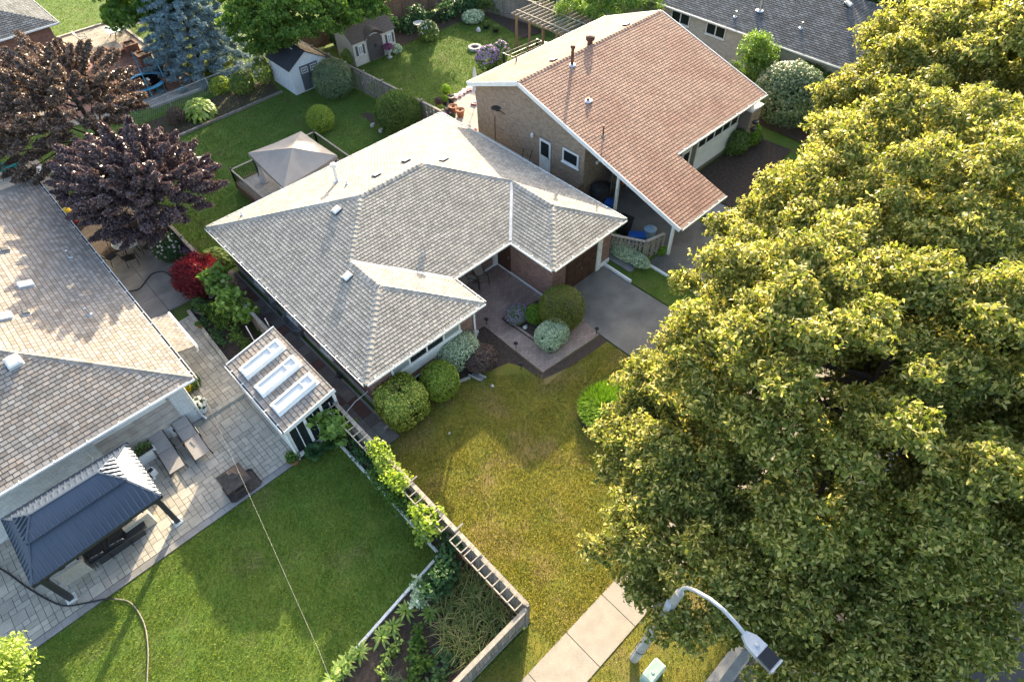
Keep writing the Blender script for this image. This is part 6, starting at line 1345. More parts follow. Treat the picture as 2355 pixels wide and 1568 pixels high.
for k, (ov, s_) in enumerate((((1132,888),.07),((1033,997),.05),((1205,735),.06))):
    p_ = P(*ov); t = thing('stone', ['white stone lying on the shaded front lawn','white scrap lying on the lawn near the big square bush','grey stone beside the ferny plant'][k], 'stone', (p_[0],p_[1],0)); MB().lathe([(s_,-.01),(s_*1.1,.04),(s_*.6,.08),(0,.09)], (p_[0],p_[1],0), 7).build('body', 'stone_pale', t)
for k, ov in enumerate(((1196,742),(1207,756))):
    p_ = P(*ov); t = thing('garden_ornament', ['small grey stone figure lying in the corner bed, the upper one','small grey stone figure lying in the corner bed, the lower one'][k], 'ornament', (p_[0],p_[1],.05)); MB().lathe([(.08,-.01),(.12,.06),(.06,.13),(0,.15)], (p_[0],p_[1],.05), 8).build('body', 'stone_pale', t); MB().lathe([(.05,0),(.06,.04),(0,.08)], (p_[0]+.13,p_[1]+.05,.05), 8).build('head', 'stone_pale', t)
# ---- loungers on the left patio
def lounger(label, foot, head, z=.36, m_='sling_grey', grp=None, up=.62, name='sun_lounger'):
    f = Vector((*foot,z)); h = Vector((*head,z)); d = (h-f); L = d.length; d.normalize(); s_ = Vector((-d.y,d.x,0)); t = thing(name, label, 'lounger', (foot[0],foot[1],0), grp); k = f+d*(L*.55); tp = h+Vector((0,0,up*.62))-d*.12; w = .31
    def sheet(a, b, nm):
        n_ = (b-a).normalized().cross(s_).normalized()*.02; MB().add([a-s_*w-n_,a+s_*w-n_,b+s_*w-n_,b-s_*w-n_,a-s_*w+n_,a+s_*w+n_,b+s_*w+n_,b-s_*w+n_], [(3,2,1,0),(4,5,6,7),(0,1,5,4),(1,2,6,5),(2,3,7,6),(3,0,4,7)]).build(nm, m_, t)
    sheet(f+d*.02, k-d*.015, 'seat'); sheet(k+d*.015, tp, 'backrest')
    n_ = (tp-k).normalized(); a = tp-n_*.42; nn = n_.cross(s_).normalized()*(.035 if n_.cross(s_).z > 0 else -.035); MB().add([a-s_*w*.9+nn*.7,a+s_*w*.9+nn*.7,tp+s_*w*.9+nn*.7,tp-s_*w*.9+nn*.7,a-s_*w*.8+nn*1.6,a+s_*w*.8+nn*1.6,tp+s_*w*.8+nn*1.6,tp-s_*w*.8+nn*1.6], [(3,2,1,0),(4,5,6,7),(0,1,5,4),(1,2,6,5),(2,3,7,6),(3,0,4,7)]).build('headrest', 'sling_grey', t)
    for sg in (-1,1):
        MB().bar(f+s_*sg*(w+.02), k+s_*sg*(w+.02), .035, .045).build('frame', 'iron_black', t); MB().bar(k+s_*sg*(w+.02), tp+s_*sg*(w+.02), .035, .045).build('frame', 'iron_black', t)
        for q in (f+d*.12, k+d*.25): MB().bar(q+s_*sg*(w+.03)-Vector((0,0,.0)), Vector((q.x+s_.x*sg*(w+.05),q.y+s_.y*sg*(w+.05),.03)), .035).build('leg', 'iron_black', t)
        MB().tube([k-d*.25+s_*sg*(w+.05)+Vector((0,0,0)),k-d*.2+s_*sg*(w+.05)+Vector((0,0,.2)),k+d*.2+s_*sg*(w+.05)+Vector((0,0,.22))], .018, 6).build('armrest', 'iron_black', t)
    return t
lounger('taupe sun lounger on the stone patio, nearer the metal gazebo', P(410,1082,.3)[:2], P(358,1000,.4)[:2], grp='loungers on the stone patio'); lounger('taupe sun lounger on the stone patio, nearer the flower pot', P(468,1050,.3)[:2], P(415,972,.4)[:2], grp='loungers on the stone patio')
# lounge chair and side table in the courtyard
def patio_chair(label, at, rz, m_='sling_taupe', fm='iron_black', h=1.05, grp=None, name='patio_chair', z0=0., cus=None, lie=.45):
    t = thing(name, label, 'chair', (at[0],at[1],z0), grp); R_ = Matrix.Rotation(rz,3,'Z'); A_ = Vector((at[0],at[1],z0)); g = lambda x, y, z: R_ @ Vector((x,y,z))+A_
    def sheet(a, b, w, nm, mm, th=.03):
        s_ = R_ @ Vector((1,0,0)); a = Vector(a); b = Vector(b); n_ = (b-a).normalized().cross(s_)*th*.5; MB().add([a-s_*w-n_,a+s_*w-n_,b+s_*w-n_,b-s_*w-n_,a-s_*w+n_,a+s_*w+n_,b+s_*w+n_,b-s_*w+n_], [(3,2,1,0),(4,5,6,7),(0,1,5,4),(1,2,6,5),(2,3,7,6),(3,0,4,7)]).build(nm, mm, t)
    sheet(g(0,-.24,.42), g(0,.24,.40), .25, 'seat', m_); sheet(g(0,.26,.42), g(0,.26+lie*.6,h), .25, 'backrest', m_)
    if cus: sheet(g(0,-.22,.47), g(0,.22,.45), .23, 'cushion', cus, .07); sheet(g(0,.2,.5), g(0,.2+lie*.5,h-.1), .22, 'cushion', cus, .06)
    for sx in (-1,1):
        MB().tube([g(sx*.28,-.3,.0),g(sx*.27,-.24,.62),g(sx*.27,.28,.64)], .018, 6).build('armrest', fm, t); MB().tube([g(sx*.28,.34,.0),g(sx*.27,.22,.5)], .018, 6).build('leg', fm, t); MB().tube([g(sx*.26,.22,.42),g(sx*.26,.26+lie*.6,h)], .018, 6).build('frame', fm, t)
    return t
patio_chair('taupe high backed reclining chair in the courtyard', P(1108,652)[:2], math.radians(-15), h=1.15, lie=.6, name='lounge_chair'); patio_chair('second reclining chair half hidden under the courtyard eave', P(1085,672)[:2], math.radians(20), h=1.05, lie=.6, name='lounge_chair')
def round_table(label, at, r, h, top, legs, n=4, z0=0., name='side_table'):
    t = thing(name, label, 'table', (at[0],at[1],z0)); MB().lathe([(r,h-.03),(r*1.01,h-.015),(r,h)], (at[0],at[1],z0), 20).build('tabletop', top, t)
    for k in range(n): a = k*2*math.pi/n+.4; MB().tube([(at[0]+r*.5*math.cos(a),at[1]+r*.5*math.sin(a),z0+h-.03),(at[0]+r*.75*math.cos(a),at[1]+r*.75*math.sin(a),z0)], .018, 6).build('leg', legs, t)
    return t
round_table('little round metal table beside the courtyard chairs', P(1082,655)[:2], .26, .5, 'wicker', 'iron_black')
# ---- gazebo furniture
def sofa(label, at, w, d, rz):
    t = thing('garden_sofa', label, 'sofa', (at[0],at[1],.02)); R_ = Matrix.Rotation(rz,3,'Z'); A_ = Vector((at[0],at[1],.02))
    def bx(a, b, nm, mm): q = MB().box(a,b); MB().add([R_ @ Vector(v_)+A_ for v_ in q.v], q.f).build(nm, mm, t)
    bx((-w/2,-d/2,.02),(w/2,d/2,.36),'base','wicker'); bx((-w/2,d/2-.14,.361),(w/2,d/2,.82),'backrest','wicker'); bx((-w/2,-d/2,.361),(-w/2+.12,d/2-.141,.6),'armrest','wicker'); bx((w/2-.12,-d/2,.361),(w/2,d/2-.141,.6),'armrest','wicker'); bx((-w/2+.13,-d/2+.02,.365),(w/2-.13,d/2-.15,.48),'cushion','cushion_dark'); bx((-.3,d/2-.3,.485),(.05,d/2-.16,.8),'pillow','cushion_pale'); return t
sofa('pale wicker armchair under the gazebo nearer the lawn post', P(325,1205)[:2], .95, .8, math.radians(182)); sofa('pale wicker armchair under the gazebo nearer the corner post', P(178,1310)[:2], .95, .8, math.radians(176)); sofa('wicker sofa deep under the gazebo roof', (-4.3,19.1), 2.2, .8, 0)
t = thing('fire_table', 'long dark rectangular table under the edge of the metal gazebo', 'table', (-4.2,17.6,.02)); a_, b_ = P(190,1285,.6), P(395,1160,.6)
MB().box((-5.2,17.2,.55), (-3.1,18.1,.62)).build('tabletop', 'dark_metal', t); MB().box((-5.0,17.35,.03), (-3.3,17.95,.549)).build('base', 'dark_metal', t)
for k, ov in enumerate(((240,1278),(285,1248))): patio_chair(['black metal chair with striped cushion at the gazebo edge, lower one','black metal chair with striped cushion at the gazebo edge, upper one'][k], P(*ov)[:2], math.radians(172), m_='iron_black', h=.95, grp='striped chairs at the gazebo', cus='striped_cushion')
# white planter box and small box
p_ = P(338,1042,.3); t = thing('planter_box', 'white planter box with a small leafy plant beside the gazebo roof', 'planter', (p_[0],p_[1],.02)); MB().cbox((p_[0],p_[1],.3), (.75,.5,.56), .0).build('box', 'white_paint', t); MB().cbox((p_[0],p_[1],.59), (.65,.4,.02), .0).build('soil', 'soil', t)
V, F = leaf_quads(np.array([p_[0],p_[1],.75])+RS.normal(size=(160,3))*np.array([.2,.13,.08]), norm_(unit(160)+np.array([0,0,1.])), .12, .06, .2); np_obj('foliage', V, F, 'leaf_box', t)
p_ = P(350,1085,.2); t = thing('lantern', 'small white lantern box with dark glass below the planter box', 'lantern', (p_[0],p_[1],.02)); MB().cbox((p_[0],p_[1],.18), (.26,.26,.34), .3).build('case', 'white_paint', t); MB().cbox((p_[0],p_[1],.36), (.17,.17,.03), .3).build('glass', 'glass', t)
# ---- chiminea / fire pit
p_ = P(557,1122); cx_, cy_ = p_[0]-.05, p_[1]+.1; t = thing('fire_pit', 'rusty pagoda shaped fire pit standing on a dark pad at the patio edge', 'fire pit', (cx_,cy_,.02))
rbox((cx_+.1,cy_-.05), 1.25, .95, .02, .05, .06, .98).build('pad', 'rust_iron', t)
for sx in (-1,1):
    for sy in (-1,1): MB().box((cx_+sx*.26-.04,cy_+sy*.26-.04,.06), (cx_+sx*.26+.04,cy_+sy*.26+.04,.75)).build('leg', 'rust_iron', t)
MB().box((cx_-.34,cy_-.34,.18), (cx_+.34,cy_+.34,.28)).build('grate', 'rust_iron', t); MB().box((cx_-.24,cy_-.24,.281), (cx_+.24,cy_+.24,.42)).build('firebox', 'iron_black', t)
def hipcap(c_, r0, z0, r1, z1): return MB().add([(c_[0]+sx*r,c_[1]+sy*r,z) for r, z in ((r0,z0-.04),(r0,z0),(r1,z1)) for sx, sy in ((-1,-1),(1,-1),(1,1),(-1,1))], [(i*4+k,i*4+(k+1) % 4,(i+1)*4+(k+1) % 4,(i+1)*4+k) for i in range(2) for k in range(4)]+[(8,9,10,11),(3,2,1,0)])
hipcap((cx_,cy_), .5, .76, .2, 1.0).build('roof', 'rust_iron', t); hipcap((cx_,cy_), .26, 1.02, .08, 1.2).build('top_roof', 'rust_iron', t)
for k in range(5):
    MB().box((cx_-.32+k*.16-.012,cy_-.335,.29), (cx_-.32+k*.16+.012,cy_-.315,.72)).build('bar', 'rust_iron', t)
# ---- pots
def pot(label, at, r, h, m_='terracotta', plant=None, flowers=None, name='flower_pot', z0=0., ph=.3, group=None):
    t = thing(name, label, 'pot', (at[0],at[1],z0), group); MB().lathe([(r*.68,0),(r*.95,h*.85),(r*1.08,h*.86),(r*1.08,h),(r*.92,h),(r*.9,h*.9)], (at[0],at[1],z0), 14).build('pot', m_, t, smooth=True); MB().lathe([(r*.9,h*.86),(r*.4,h*.9)], (at[0],at[1],z0), 12).build('soil', 'soil', t)
    if plant:
        n = int(700*(r/.25)); pos, nr = ell_surface((at[0],at[1],z0+h+ph*.4), (r*1.25,r*1.25,ph), n, (.4,1.05), -.9); V, F = leaf_quads(pos, norm_(nr+unit(n)*.6), .1, .055, .3); np_obj('foliage', V, F, plant, t)
        if flowers: pf, nf = ell_surface((at[0],at[1],z0+h+ph*.4), (r*1.3,r*1.3,ph*1.05), flowers[0], (1.,1.06), .0); V, F = flower_heads(pf, nf, flowers[1]); np_obj('flowers', V, F, flowers[2], t)
    return t
pot('white flowering hydrangea in a white pot on the patio step', P(470,948)[:2], .26, .34, 'white_paint', 'leaf_vine_dark', (34,.15,'flower_white'), z0=.12, ph=.3)
pot('green bushy plant in a brown pot at the glazed shed corner', P(678,1062)[:2], .24, .3, 'terracotta', 'leaf_maple', ph=.26); pot('long leaved plant in a grey pot at the concrete yard corner', P(468,722)[:2], .3, .32, 'galvanised', 'leaf_vine_dark', ph=.5, z0=.1); pot('small terracotta pot on the stone kerb of the vegetable bed', P(464,760)[:2], .12, .2, 'terracotta', 'leaf_maple', ph=.1, z0=.26)
for lab, ov, r, h, m_, pl_, ph in (('large empty terracotta pot nearest the tan brick wall',(1059,268),.3,.5,'terracotta',None,.2),('terracotta pot with dry soil left of the largest pot',(1043,258),.3,.45,'terracotta',None,.2),('small purple pot beside the terracotta pots',(1030,262),.16,.25,'purple_pot','leaf_brown',.1),('black pot with bright green plant at the deck edge',(1022,243),.24,.35,'black_plastic','leaf_fern',.3),('tall planter with feathery green plant at deck corner',(1027,228),.3,.45,'terracotta','leaf_fern',.45),('brown pot with rusty leaved plant at the deck step',(1010,247),.26,.35,'terracotta','leaf_brown',.25),('dark square pot beside the white soil bags',(1038,236),.27,.45,'dark_metal',None,.2),('black low pot with grasses below the step',(1014,258),.25,.25,'black_plastic','leaf_lime',.15),('small black pot at the bottom of the deck step',(1038,272),.22,.25,'black_plastic','leaf_vine_dark',.08),('little clay pot on the sunny end of the deck step',(1093,301),.14,.2,'terracotta',None,.1)):
    pot(lab, P(ov[0],ov[1],.35)[:2], r, h, m_, pl_, ph=ph, z0=.22 if ov[1] > 268 else .35, group='pots on the neighbour deck')
def bag(label, at, rz, z0):
    t = thing('soil_bag', label, 'bag', (at[0],at[1],z0), 'white soil bags on the neighbour deck'); b = MB(); R_ = Matrix.Rotation(rz,3,'Z'); vs = []; N_ = 5
    for i in range(N_+1):
        for j in range(N_+1): x = i/N_-.5; y = j/N_-.5; e_ = (1-(2*abs(x))**3)*(1-(2*abs(y))**3); vs.append(R_ @ Vector((x*.72,y*.46,.02+.13*e_))+Vector((at[0],at[1],z0)))
    b.add(vs, [(i*(N_+1)+j,(i+1)*(N_+1)+j,(i+1)*(N_+1)+j+1,i*(N_+1)+j+1) for i in range(N_) for j in range(N_)]); b.add([(v_[0],v_[1],z0+.005) for v_ in vs], [(i*(N_+1)+j,i*(N_+1)+j+1,(i+1)*(N_+1)+j+1,(i+1)*(N_+1)+j) for i in range(N_) for j in range(N_)])
    b.build('sack', 'bag_white', t, smooth=True); q = MB().box((-.36,-.2,.0),(-.2,.2,.09)); MB().add([R_ @ Vector(v_)+Vector((at[0],at[1],z0+.01)) for v_ in q.v], q.f).build('print_band', 'red_plastic', t)
for k, (ov, rz) in enumerate((((1048,222),.5),((1058,217),.45),((1067,210),.5),((1076,205),.4),((1082,203),.5),((1094,236),.3))): bag(['soil bag at the end of the row by the pots','second soil bag from the pots','third soil bag from the pots in the row','fourth soil bag of the row','soil bag at the far end of the row','soil bag lying on the umbrella base by the brick wall'][k], P(ov[0],ov[1],.4)[:2], rz, .36)
p_ = P(1095,232,.5); t = thing('umbrella', 'closed grey white patio umbrella at the brown roof corner', 'umbrella', (p_[0],p_[1],.35)); MB().tube([(p_[0],p_[1],.35),(p_[0],p_[1],2.9)], .025, 7).build('pole', 'iron_black', t); MB().lathe([(.2,1.3),(.15,1.6),(.16,2.2),(.07,2.75),(.02,2.9)], (p_[0],p_[1],0), 9).build('canopy', 'canvas_pale', t)
p_ = P(978,268); t = thing('mushroom_lamp', 'small round white lawn ornament beside the roof tip', 'ornament', (p_[0],p_[1],0)); MB().lathe([(.05,0),(.05,.15),(.2,.18),(.16,.3),(0,.34)], (p_[0],p_[1],0), 10).build('cap', 'stone_pale', t)
for ov, lab in (((856,293),'small grey stone toad in the diamond soil bed'),((875,305),'small white stone rabbit beside the shaggy bush')):
    p_ = P(*ov); t = thing('garden_ornament', lab, 'ornament', (p_[0],p_[1],0)); MB().lathe([(.1,0),(.14,.1),(.08,.22),(0,.25)], (p_[0],p_[1],0), 8).build('body', 'stone_pale', t); MB().lathe([(.06,.18),(.08,.26),(0,.34)], (p_[0]+.1,p_[1]-.05,0), 8).build('head', 'stone_pale', t)
# ---- garden of the neighbour: fire ring, bird bath, urn, swing
p_ = P(1092,113); t = thing('fire_ring', 'ring of pale stones on the neighbour back lawn', 'fire pit', (p_[0],p_[1],0))
for k in range(12): a = k*math.pi/6; MB().cbox((p_[0]+.42*math.cos(a),p_[1]+.42*math.sin(a),.09), (.2,.2,.2), a+.2).build('stone', 'stone_pale', t)
MB().lathe([(.34,0),(.3,.06)], (p_[0],p_[1],.0), 12).build('ash', 'soil', t)
p_ = P(966,80); t = thing('bird_bath', 'white pedestal bird bath in the green border', 'bird bath', (p_[0],p_[1],0)); MB().lathe([(.2,0),(.1,.08),(.08,.7),(.12,.78)], (p_[0],p_[1],0), 12).build('pedestal', 'stone_pale', t); MB().lathe([(.1,.78),(.42,.86),(.45,.93),(.4,.93),(.2,.86)], (p_[0],p_[1],0), 16).build('basin', 'stone_pale', t)
p_ = P(896,133); t = thing('urn_planter', 'white stone urn with magenta flowers beside the beige shed', 'planter', (p_[0],p_[1],0)); MB().lathe([(.2,0),(.2,.06),(.08,.1),(.1,.25),(.26,.5),(.3,.62),(.25,.62)], (p_[0],p_[1],0), 12).build('urn', 'stone_pale', t)
pf, nf = ell_surface((p_[0],p_[1],.75), (.38,.38,.25), 300, (.5,1.), -.2); V, F = leaf_quads(pf, nf, .12, .07, .2); np_obj('foliage', V, F, 'leaf_vine_dark', t); pf, nf = ell_surface((p_[0],p_[1],.78), (.4,.4,.26), 70, (.95,1.05), -.1); V, F = flower_heads(pf, nf, .11); np_obj('flowers', V, F, 'flower_magenta', t)
for ov, lab in (((842,190),'flat pale stepping stone before the beige shed door, left one'),((852,183),'flat pale stepping stone before the beige shed door, right one')): p_ = P(*ov); t = plate('stepping_stone', [(p_[0]+.4*math.cos(a),p_[1]+.3*math.sin(a)) for a in [i*math.pi/3+.3 for i in range(6)]], 0, .05, 'curb_concrete', None, label=lab, cat='stone')
p0, p1 = P(1096,22), P(1150,30); t = thing('swing_frame', 'white A frame garden swing with hanging grey cloth by the grey fence', 'swing', (p0[0],p0[1],0)); T0 = Vector((37.6,44.6,2.0)); 
A0, A1 = Vector(p0), Vector(p1); tp0 = A0.lerp(A1,.15)+Vector((.2,.6,1.9)); tp1 = A0.lerp(A1,.75)+Vector((.4,.3,1.9))
for a, b in ((A0,tp0),(A0+Vector((.8,1.1,0)),tp0),(A1,tp1),(A1+Vector((.8,1.0,0)),tp1),(tp0,tp1)): MB().tube([a,b], .045, 7).build('pole', 'white_paint', t)
MB().lathe([(.3,0),(.2,.5),(.06,1.2)], tuple(A0.lerp(A1,.55)+Vector((.2,.3,.55))), 7).build('cloth', 'canvas_pale', t)
for ov, lab in (((1118,66),'pair of dark pots in the border corner, nearer one'),((1140,74),'black nursery pot in the border corner')): pot(lab, P(*ov)[:2], .3, .3, 'black_plastic', 'leaf_box', ph=.2)
p_ = P(1100,72); t = thing('plastic_sack', 'crumpled white sack lying at the border edge', 'sack', (p_[0],p_[1],0)); MB().lathe([(.22,0),(.2,.12),(.08,.28),(.02,.3)], (p_[0],p_[1],0), 7).build('sack', 'bag_white', t)
# ---- red house patio
fpz = bpy.data.objects.new('far_patio', None); COL.objects.link(fpz); fpz['kind'] = 'structure'
FP = ccw([(2.5,50.6),(10.4,48.2),(14.0,48.1),(14.0,64.5),(8.3,64.7),(8.3,57.3),(2.5,57.1)])
MB().prism(FP, -.03, .02).build('bedding', 'soil_joint', fpz); pc = Pieces(); frp = Frame((2,48,.02), (1,0,0), (0,1,0)); po = [[(x-2,y-48) for x, y in q] for q in (ccw([(8.3,57.2),(14,57.2),(14,64.5),(8.3,64.7)]), ccw([(2.5,50.6),(10.4,48.2),(14.0,48.1),(14,57.18),(2.5,57.1)]))]
for r in range(55):
    for k in range(21): pc.tile(frp, (k*.6-(r % 2)*.3, r*.31, k*.6+.585-(r % 2)*.3, r*.31+.295), po, .014)
pc.emit('paver', 'paver_far', fpz)
fpr = bpy.data.objects.new('brick_terrace', None); COL.objects.link(fpr); fpr['kind'] = 'structure'
MB().box((5,50.6,-.02), (12.3,58.6,.045)).build('bedding', 'soil_joint', fpr); pc = Pieces(); frp = Frame((5,50.6,.045), (1,0,0), (0,1,0))
for r in range(40):
    for k in range(19): pc.tile(frp, (k*.4-(r % 2)*.2, r*.2, k*.4+.385-(r % 2)*.2, r*.2+.185), [[(0,0),(7.3,0),(7.3,8),(0,8)]], .012)
pc.emit('brick', 'brick_red', fpr)
edging('bed_edging', 'pale stone edging along the far patio and top left lawn', [(8.2,64.8),(14.1,64.7),(14.15,48.0),(10.2,48.1)], .2, .14, 'curb_concrete', 1.6)
for k, ov in enumerate(((236,118),(297,100),(327,123),(354,150),(384,175),(172,137),(325,193))):
    p_ = P(*ov, .85); t = thing('brick_planter', ['square brick planter between the terrace and patio table','square brick planter topmost, nearest the patio table','square brick planter second in the row towards the trampoline','square brick planter third in the row towards the trampoline','square brick planter right behind the trampoline net','square brick planter against the red house wall','square brick planter left of the trampoline'][k], 'planter', (p_[0],p_[1],.04), 'brick planters on the terrace'); x, y = p_[0], p_[1]
    q = MB(); q.box((x-.45,y-.45,.04), (x+.45,y+.45,.8)); q.build('body', 'mortar_dark', t); pc = Pieces()
    for fr_ in (Frame((x-.45,y-.45,.05),(1,0,0),(0,0,1)), Frame((x-.45,y+.45,.05),(0,-1,0),(0,0,1)), Frame((x+.45,y-.45,.05),(0,1,0),(0,0,1))): bricks(pc, fr_, [(0,0),(.9,0),(.9,.75),(0,.75)], L=.3, Hh=.107, g=.014, proud=.01)
    pc.emit('brick', 'brick_planter', t)
    rm = MB(); rm.box((x-.52,y-.52,.8), (x+.52,y-.36,.88)); rm.box((x-.52,y+.36,.8), (x+.52,y+.52,.88)); rm.box((x-.52,y-.36,.8), (x-.36,y+.36,.88)); rm.box((x+.36,y-.36,.8), (x+.52,y+.36,.88)); rm.build('coping', 'brick_planter', t); MB().box((x-.36,y-.36,.79), (x+.36,y+.36,.815)).build('soil', 'soil', t)
for a, b, lab in (((240,128),(290,112),'low brick ledge joining two planters'),((300,112),(325,130),'brown bench board between the first planters'),((332,134),(352,158),'brown bench board between the row planters'),((362,165),(380,182),'brown bench board nearest the trampoline')):
    a, b = P(*a,.4), P(*b,.4); t = thing('bench', lab, 'bench', (a[0],a[1],.04)); MB().bar((a[0],a[1],.42),(b[0],b[1],.42),.4,.07).build('seat', 'brick_planter', t); MB().bar((a[0],a[1],.2),(b[0],b[1],.2),.25,.36).build('base', 'brick_planter', t)
p_ = P(270,64,.72); t = thing('patio_table', 'pale square patio table at the far corner of the patio', 'table', (p_[0],p_[1],.02)); MB().box((p_[0]-.95,p_[1]-.85,.7), (p_[0]+.95,p_[1]+.85,.75)).build('tabletop', 'glass_table', t)
for sx in (-1,1):
    for sy in (-1,1): MB().tube([(p_[0]+sx*.3,p_[1]+sy*.3,.7),(p_[0]+sx*.7,p_[1]+sy*.6,.02)], .03, 6).build('leg', 'iron_black', t)
for k, (ov, rz) in enumerate((((196,100),1.2),((305,55),-1.2),((325,66),-1.5),((258,42),.2))): patio_chair(['thin grey metal chair alone on the patio by the red house','thin grey metal chair behind the pale patio table','thin grey metal chair right of the pale patio table','thin grey metal chair on the lawn side of the patio table'][k], P(*ov)[:2], rz, m_='sling_grey', h=1.0, grp='metal chairs on the far patio')
# trampoline
p_ = P(338,196,.35); tx, ty = p_[0], p_[1]; t = thing('trampoline', 'round trampoline with blue rim and black safety net on the far patio', 'trampoline', (tx,ty,.02)); rr_ = 1.45
MB().lathe([(rr_-.32,.62),(rr_-.3,.66),(rr_,.66),(rr_+.02,.6)], (tx,ty,0), 28).build('rim_pad', 'tramp_blue', t, smooth=True); MB().lathe([(0,.625),(rr_-.33,.625)], (tx,ty,0), 24).build('mat', 'black_plastic', t)
for k in range(6):
    a = k*math.pi/3+.3; x, y = tx+rr_*math.cos(a), ty+rr_*math.sin(a); MB().tube([(x,y,.02),(x,y,2.2)], .035, 7).build('pole', 'tramp_blue', t); MB().tube([(x,y,.02),(x+.5*math.sin(a),y-.5*math.cos(a),.02),(x+.5*math.sin(a),y-.5*math.cos(a),.6)], .025, 6).build('leg', 'steel', t)
MB().tube([(tx+rr_*math.cos(a),ty+rr_*math.sin(a),2.18) for a in [i*math.pi/12 for i in range(25)]], .02, 5, False).build('net_ring', 'black_plastic', t)
nb = MB()
for i in range(60): a = i*math.pi/30; nb.bar((tx+(rr_-.1)*math.cos(a),ty+(rr_-.1)*math.sin(a),.66), (tx+(rr_-.05)*math.cos(a+.1),ty+(rr_-.05)*math.sin(a+.1),2.16), .02, .006); nb.bar((tx+(rr_-.1)*math.cos(a),ty+(rr_-.1)*math.sin(a),.66), (tx+(rr_-.05)*math.cos(a-.1),ty+(rr_-.05)*math.sin(a-.1),2.16), .02, .006)
for z in (1.0,1.35,1.7):
    pts = [(tx+(rr_-.07)*math.cos(a),ty+(rr_-.07)*math.sin(a),z) for a in [i*math.pi/15 for i in range(31)]]
    nb.tube(pts, .008, 4, False)
o = nb.build('safety_net', 'black_plastic', t); o['kind'] = 'stuff'; MB().box((tx-.1,ty-.1,.628), (tx+.35,ty+.4,.64)).build('label_patch', 'white_paint', t)
# person on the terrace (seen from above behind the purple tree)
p_ = P(232,182,.05); t = thing('person', 'dark haired person in grey top sitting on the brick terrace', 'person', (p_[0],p_[1],.045))
me = bpy.data.meshes.new('body'); z0 = .045; jo = [(0,0,.42),(0,.03,.68),(0,.02,.92),(0,.0,1.06),(0,-.02,1.22), (.19,.02,.9),(.24,-.08,.66),(.14,-.26,.58), (-.19,.02,.9),(-.24,-.08,.66),(-.14,-.26,.58), (.1,-.02,.42),(.12,-.42,.46),(.13,-.46,.06),(.13,-.6,.03), (-.1,-.02,.42),(-.12,-.42,.46),(-.13,-.46,.06),(-.13,-.6,.03)]
ed = [(0,1),(1,2),(2,3),(3,4),(2,5),(5,6),(6,7),(2,8),(8,9),(9,10),(0,11),(11,12),(12,13),(13,14),(0,15),(15,16),(16,17),(17,18)]; ra_ = [.15,.14,.15,.06,.105,.07,.05,.035,.07,.05,.035,.1,.075,.05,.04,.1,.075,.05,.04]
me.from_pydata([(p_[0]+x,p_[1]+y,z0+z) for x, y, z in jo], ed, []); me.materials.append(MATS['cloth_grey']); bo = bpy.data.objects.new('body', me); register(bo, t); kid(bo, t); sk_ = bo.modifiers.new('skin','SKIN'); 
for v_, r_ in zip(me.skin_vertices[0].data, ra_): v_.radius = (r_,r_)
me.skin_vertices[0].data[0].use_root = True; bo.modifiers.new('sub','SUBSURF').levels = 1; bo.modifiers['sub'].render_levels = 1
MB().lathe([(.06,1.14),(.125,1.2),(.135,1.28),(.1,1.36),(0,1.385)], (p_[0],p_[1]+.02,z0), 10).build('hair', 'hair', t, smooth=True); MB().box((p_[0]-.2,p_[1]-.1,.05), (p_[0]+.2,p_[1]+.2,.42)).build('stool', 'brick_planter', t)
# ---- behind the left house: pale boards, white panel, teal cart
lb_ = thing('wooden_deck', 'pale grey plank deck behind the left house with the teal cart', 'deck', (-2,44,0))
for k in range(34): MB().box((-7,41.0+k*.2,.0), (2.2,41.0+k*.2+.19,.3)).build('board', 'wood_pale', lb_)
t = thing('folding_table', 'white sheet table at the back corner of the left house roof', 'table', (1.2,40.9,.3)); a = [P(38,400,1.0),P(80,412,1.0),P(130,392,1.0),P(98,380,1.0)]
MB().slabpoly([Vector(q) for q in a][::1], .05).build('tabletop', 'white_paint', t)
for q in a: MB().tube([(q[0],q[1],.3),(q[0],q[1],.95)], .025, 6).build('leg', 'steel', t)
p_ = P(30,385,.55); t = thing('toy_cart', 'teal plastic cart with black wheels at the left edge', 'cart', (p_[0],p_[1],.3)); x, y = p_[0], p_[1]
q = MB(); vs = []
for z, k in ((.5,.8),(.85,1.0),(.85,.9),(.56,.72)):
    for sx, sy in ((-1,-1),(1,-1),(1,1),(-1,1)): vs.append((x+sx*.75*k,y+sy*.36*k,z))
q.add(vs, [(i*4+k,i*4+(k+1) % 4,(i+1)*4+(k+1) % 4,(i+1)*4+k) for i in range(3) for k in range(4)]+[(12,13,14,15),(3,2,1,0)]); q.build('tub', 'teal_plastic', t)
for sx in (-1,1):
    for sy in (-1,1): MB().tube([(x+sx*.5,y+sy*.36,.45),(x+sx*.5,y+sy*.44,.45)], .15, 12).build('wheel', 'black_plastic', t)
p_ = P(157,492,.7); t = thing('barrel', 'red barrel with yellow lid beside the left house wall', 'barrel', (p_[0],p_[1],.13)); MB().lathe([(.28,.13),(.32,.4),(.32,.8),(.29,.9)], (p_[0],p_[1],0), 14).build('body', 'red_plastic', t, smooth=True); MB().lathe([(.31,.9),(.31,.96),(.2,1.0)], (p_[0],p_[1],0), 14).build('lid', 'yellow_plastic', t)
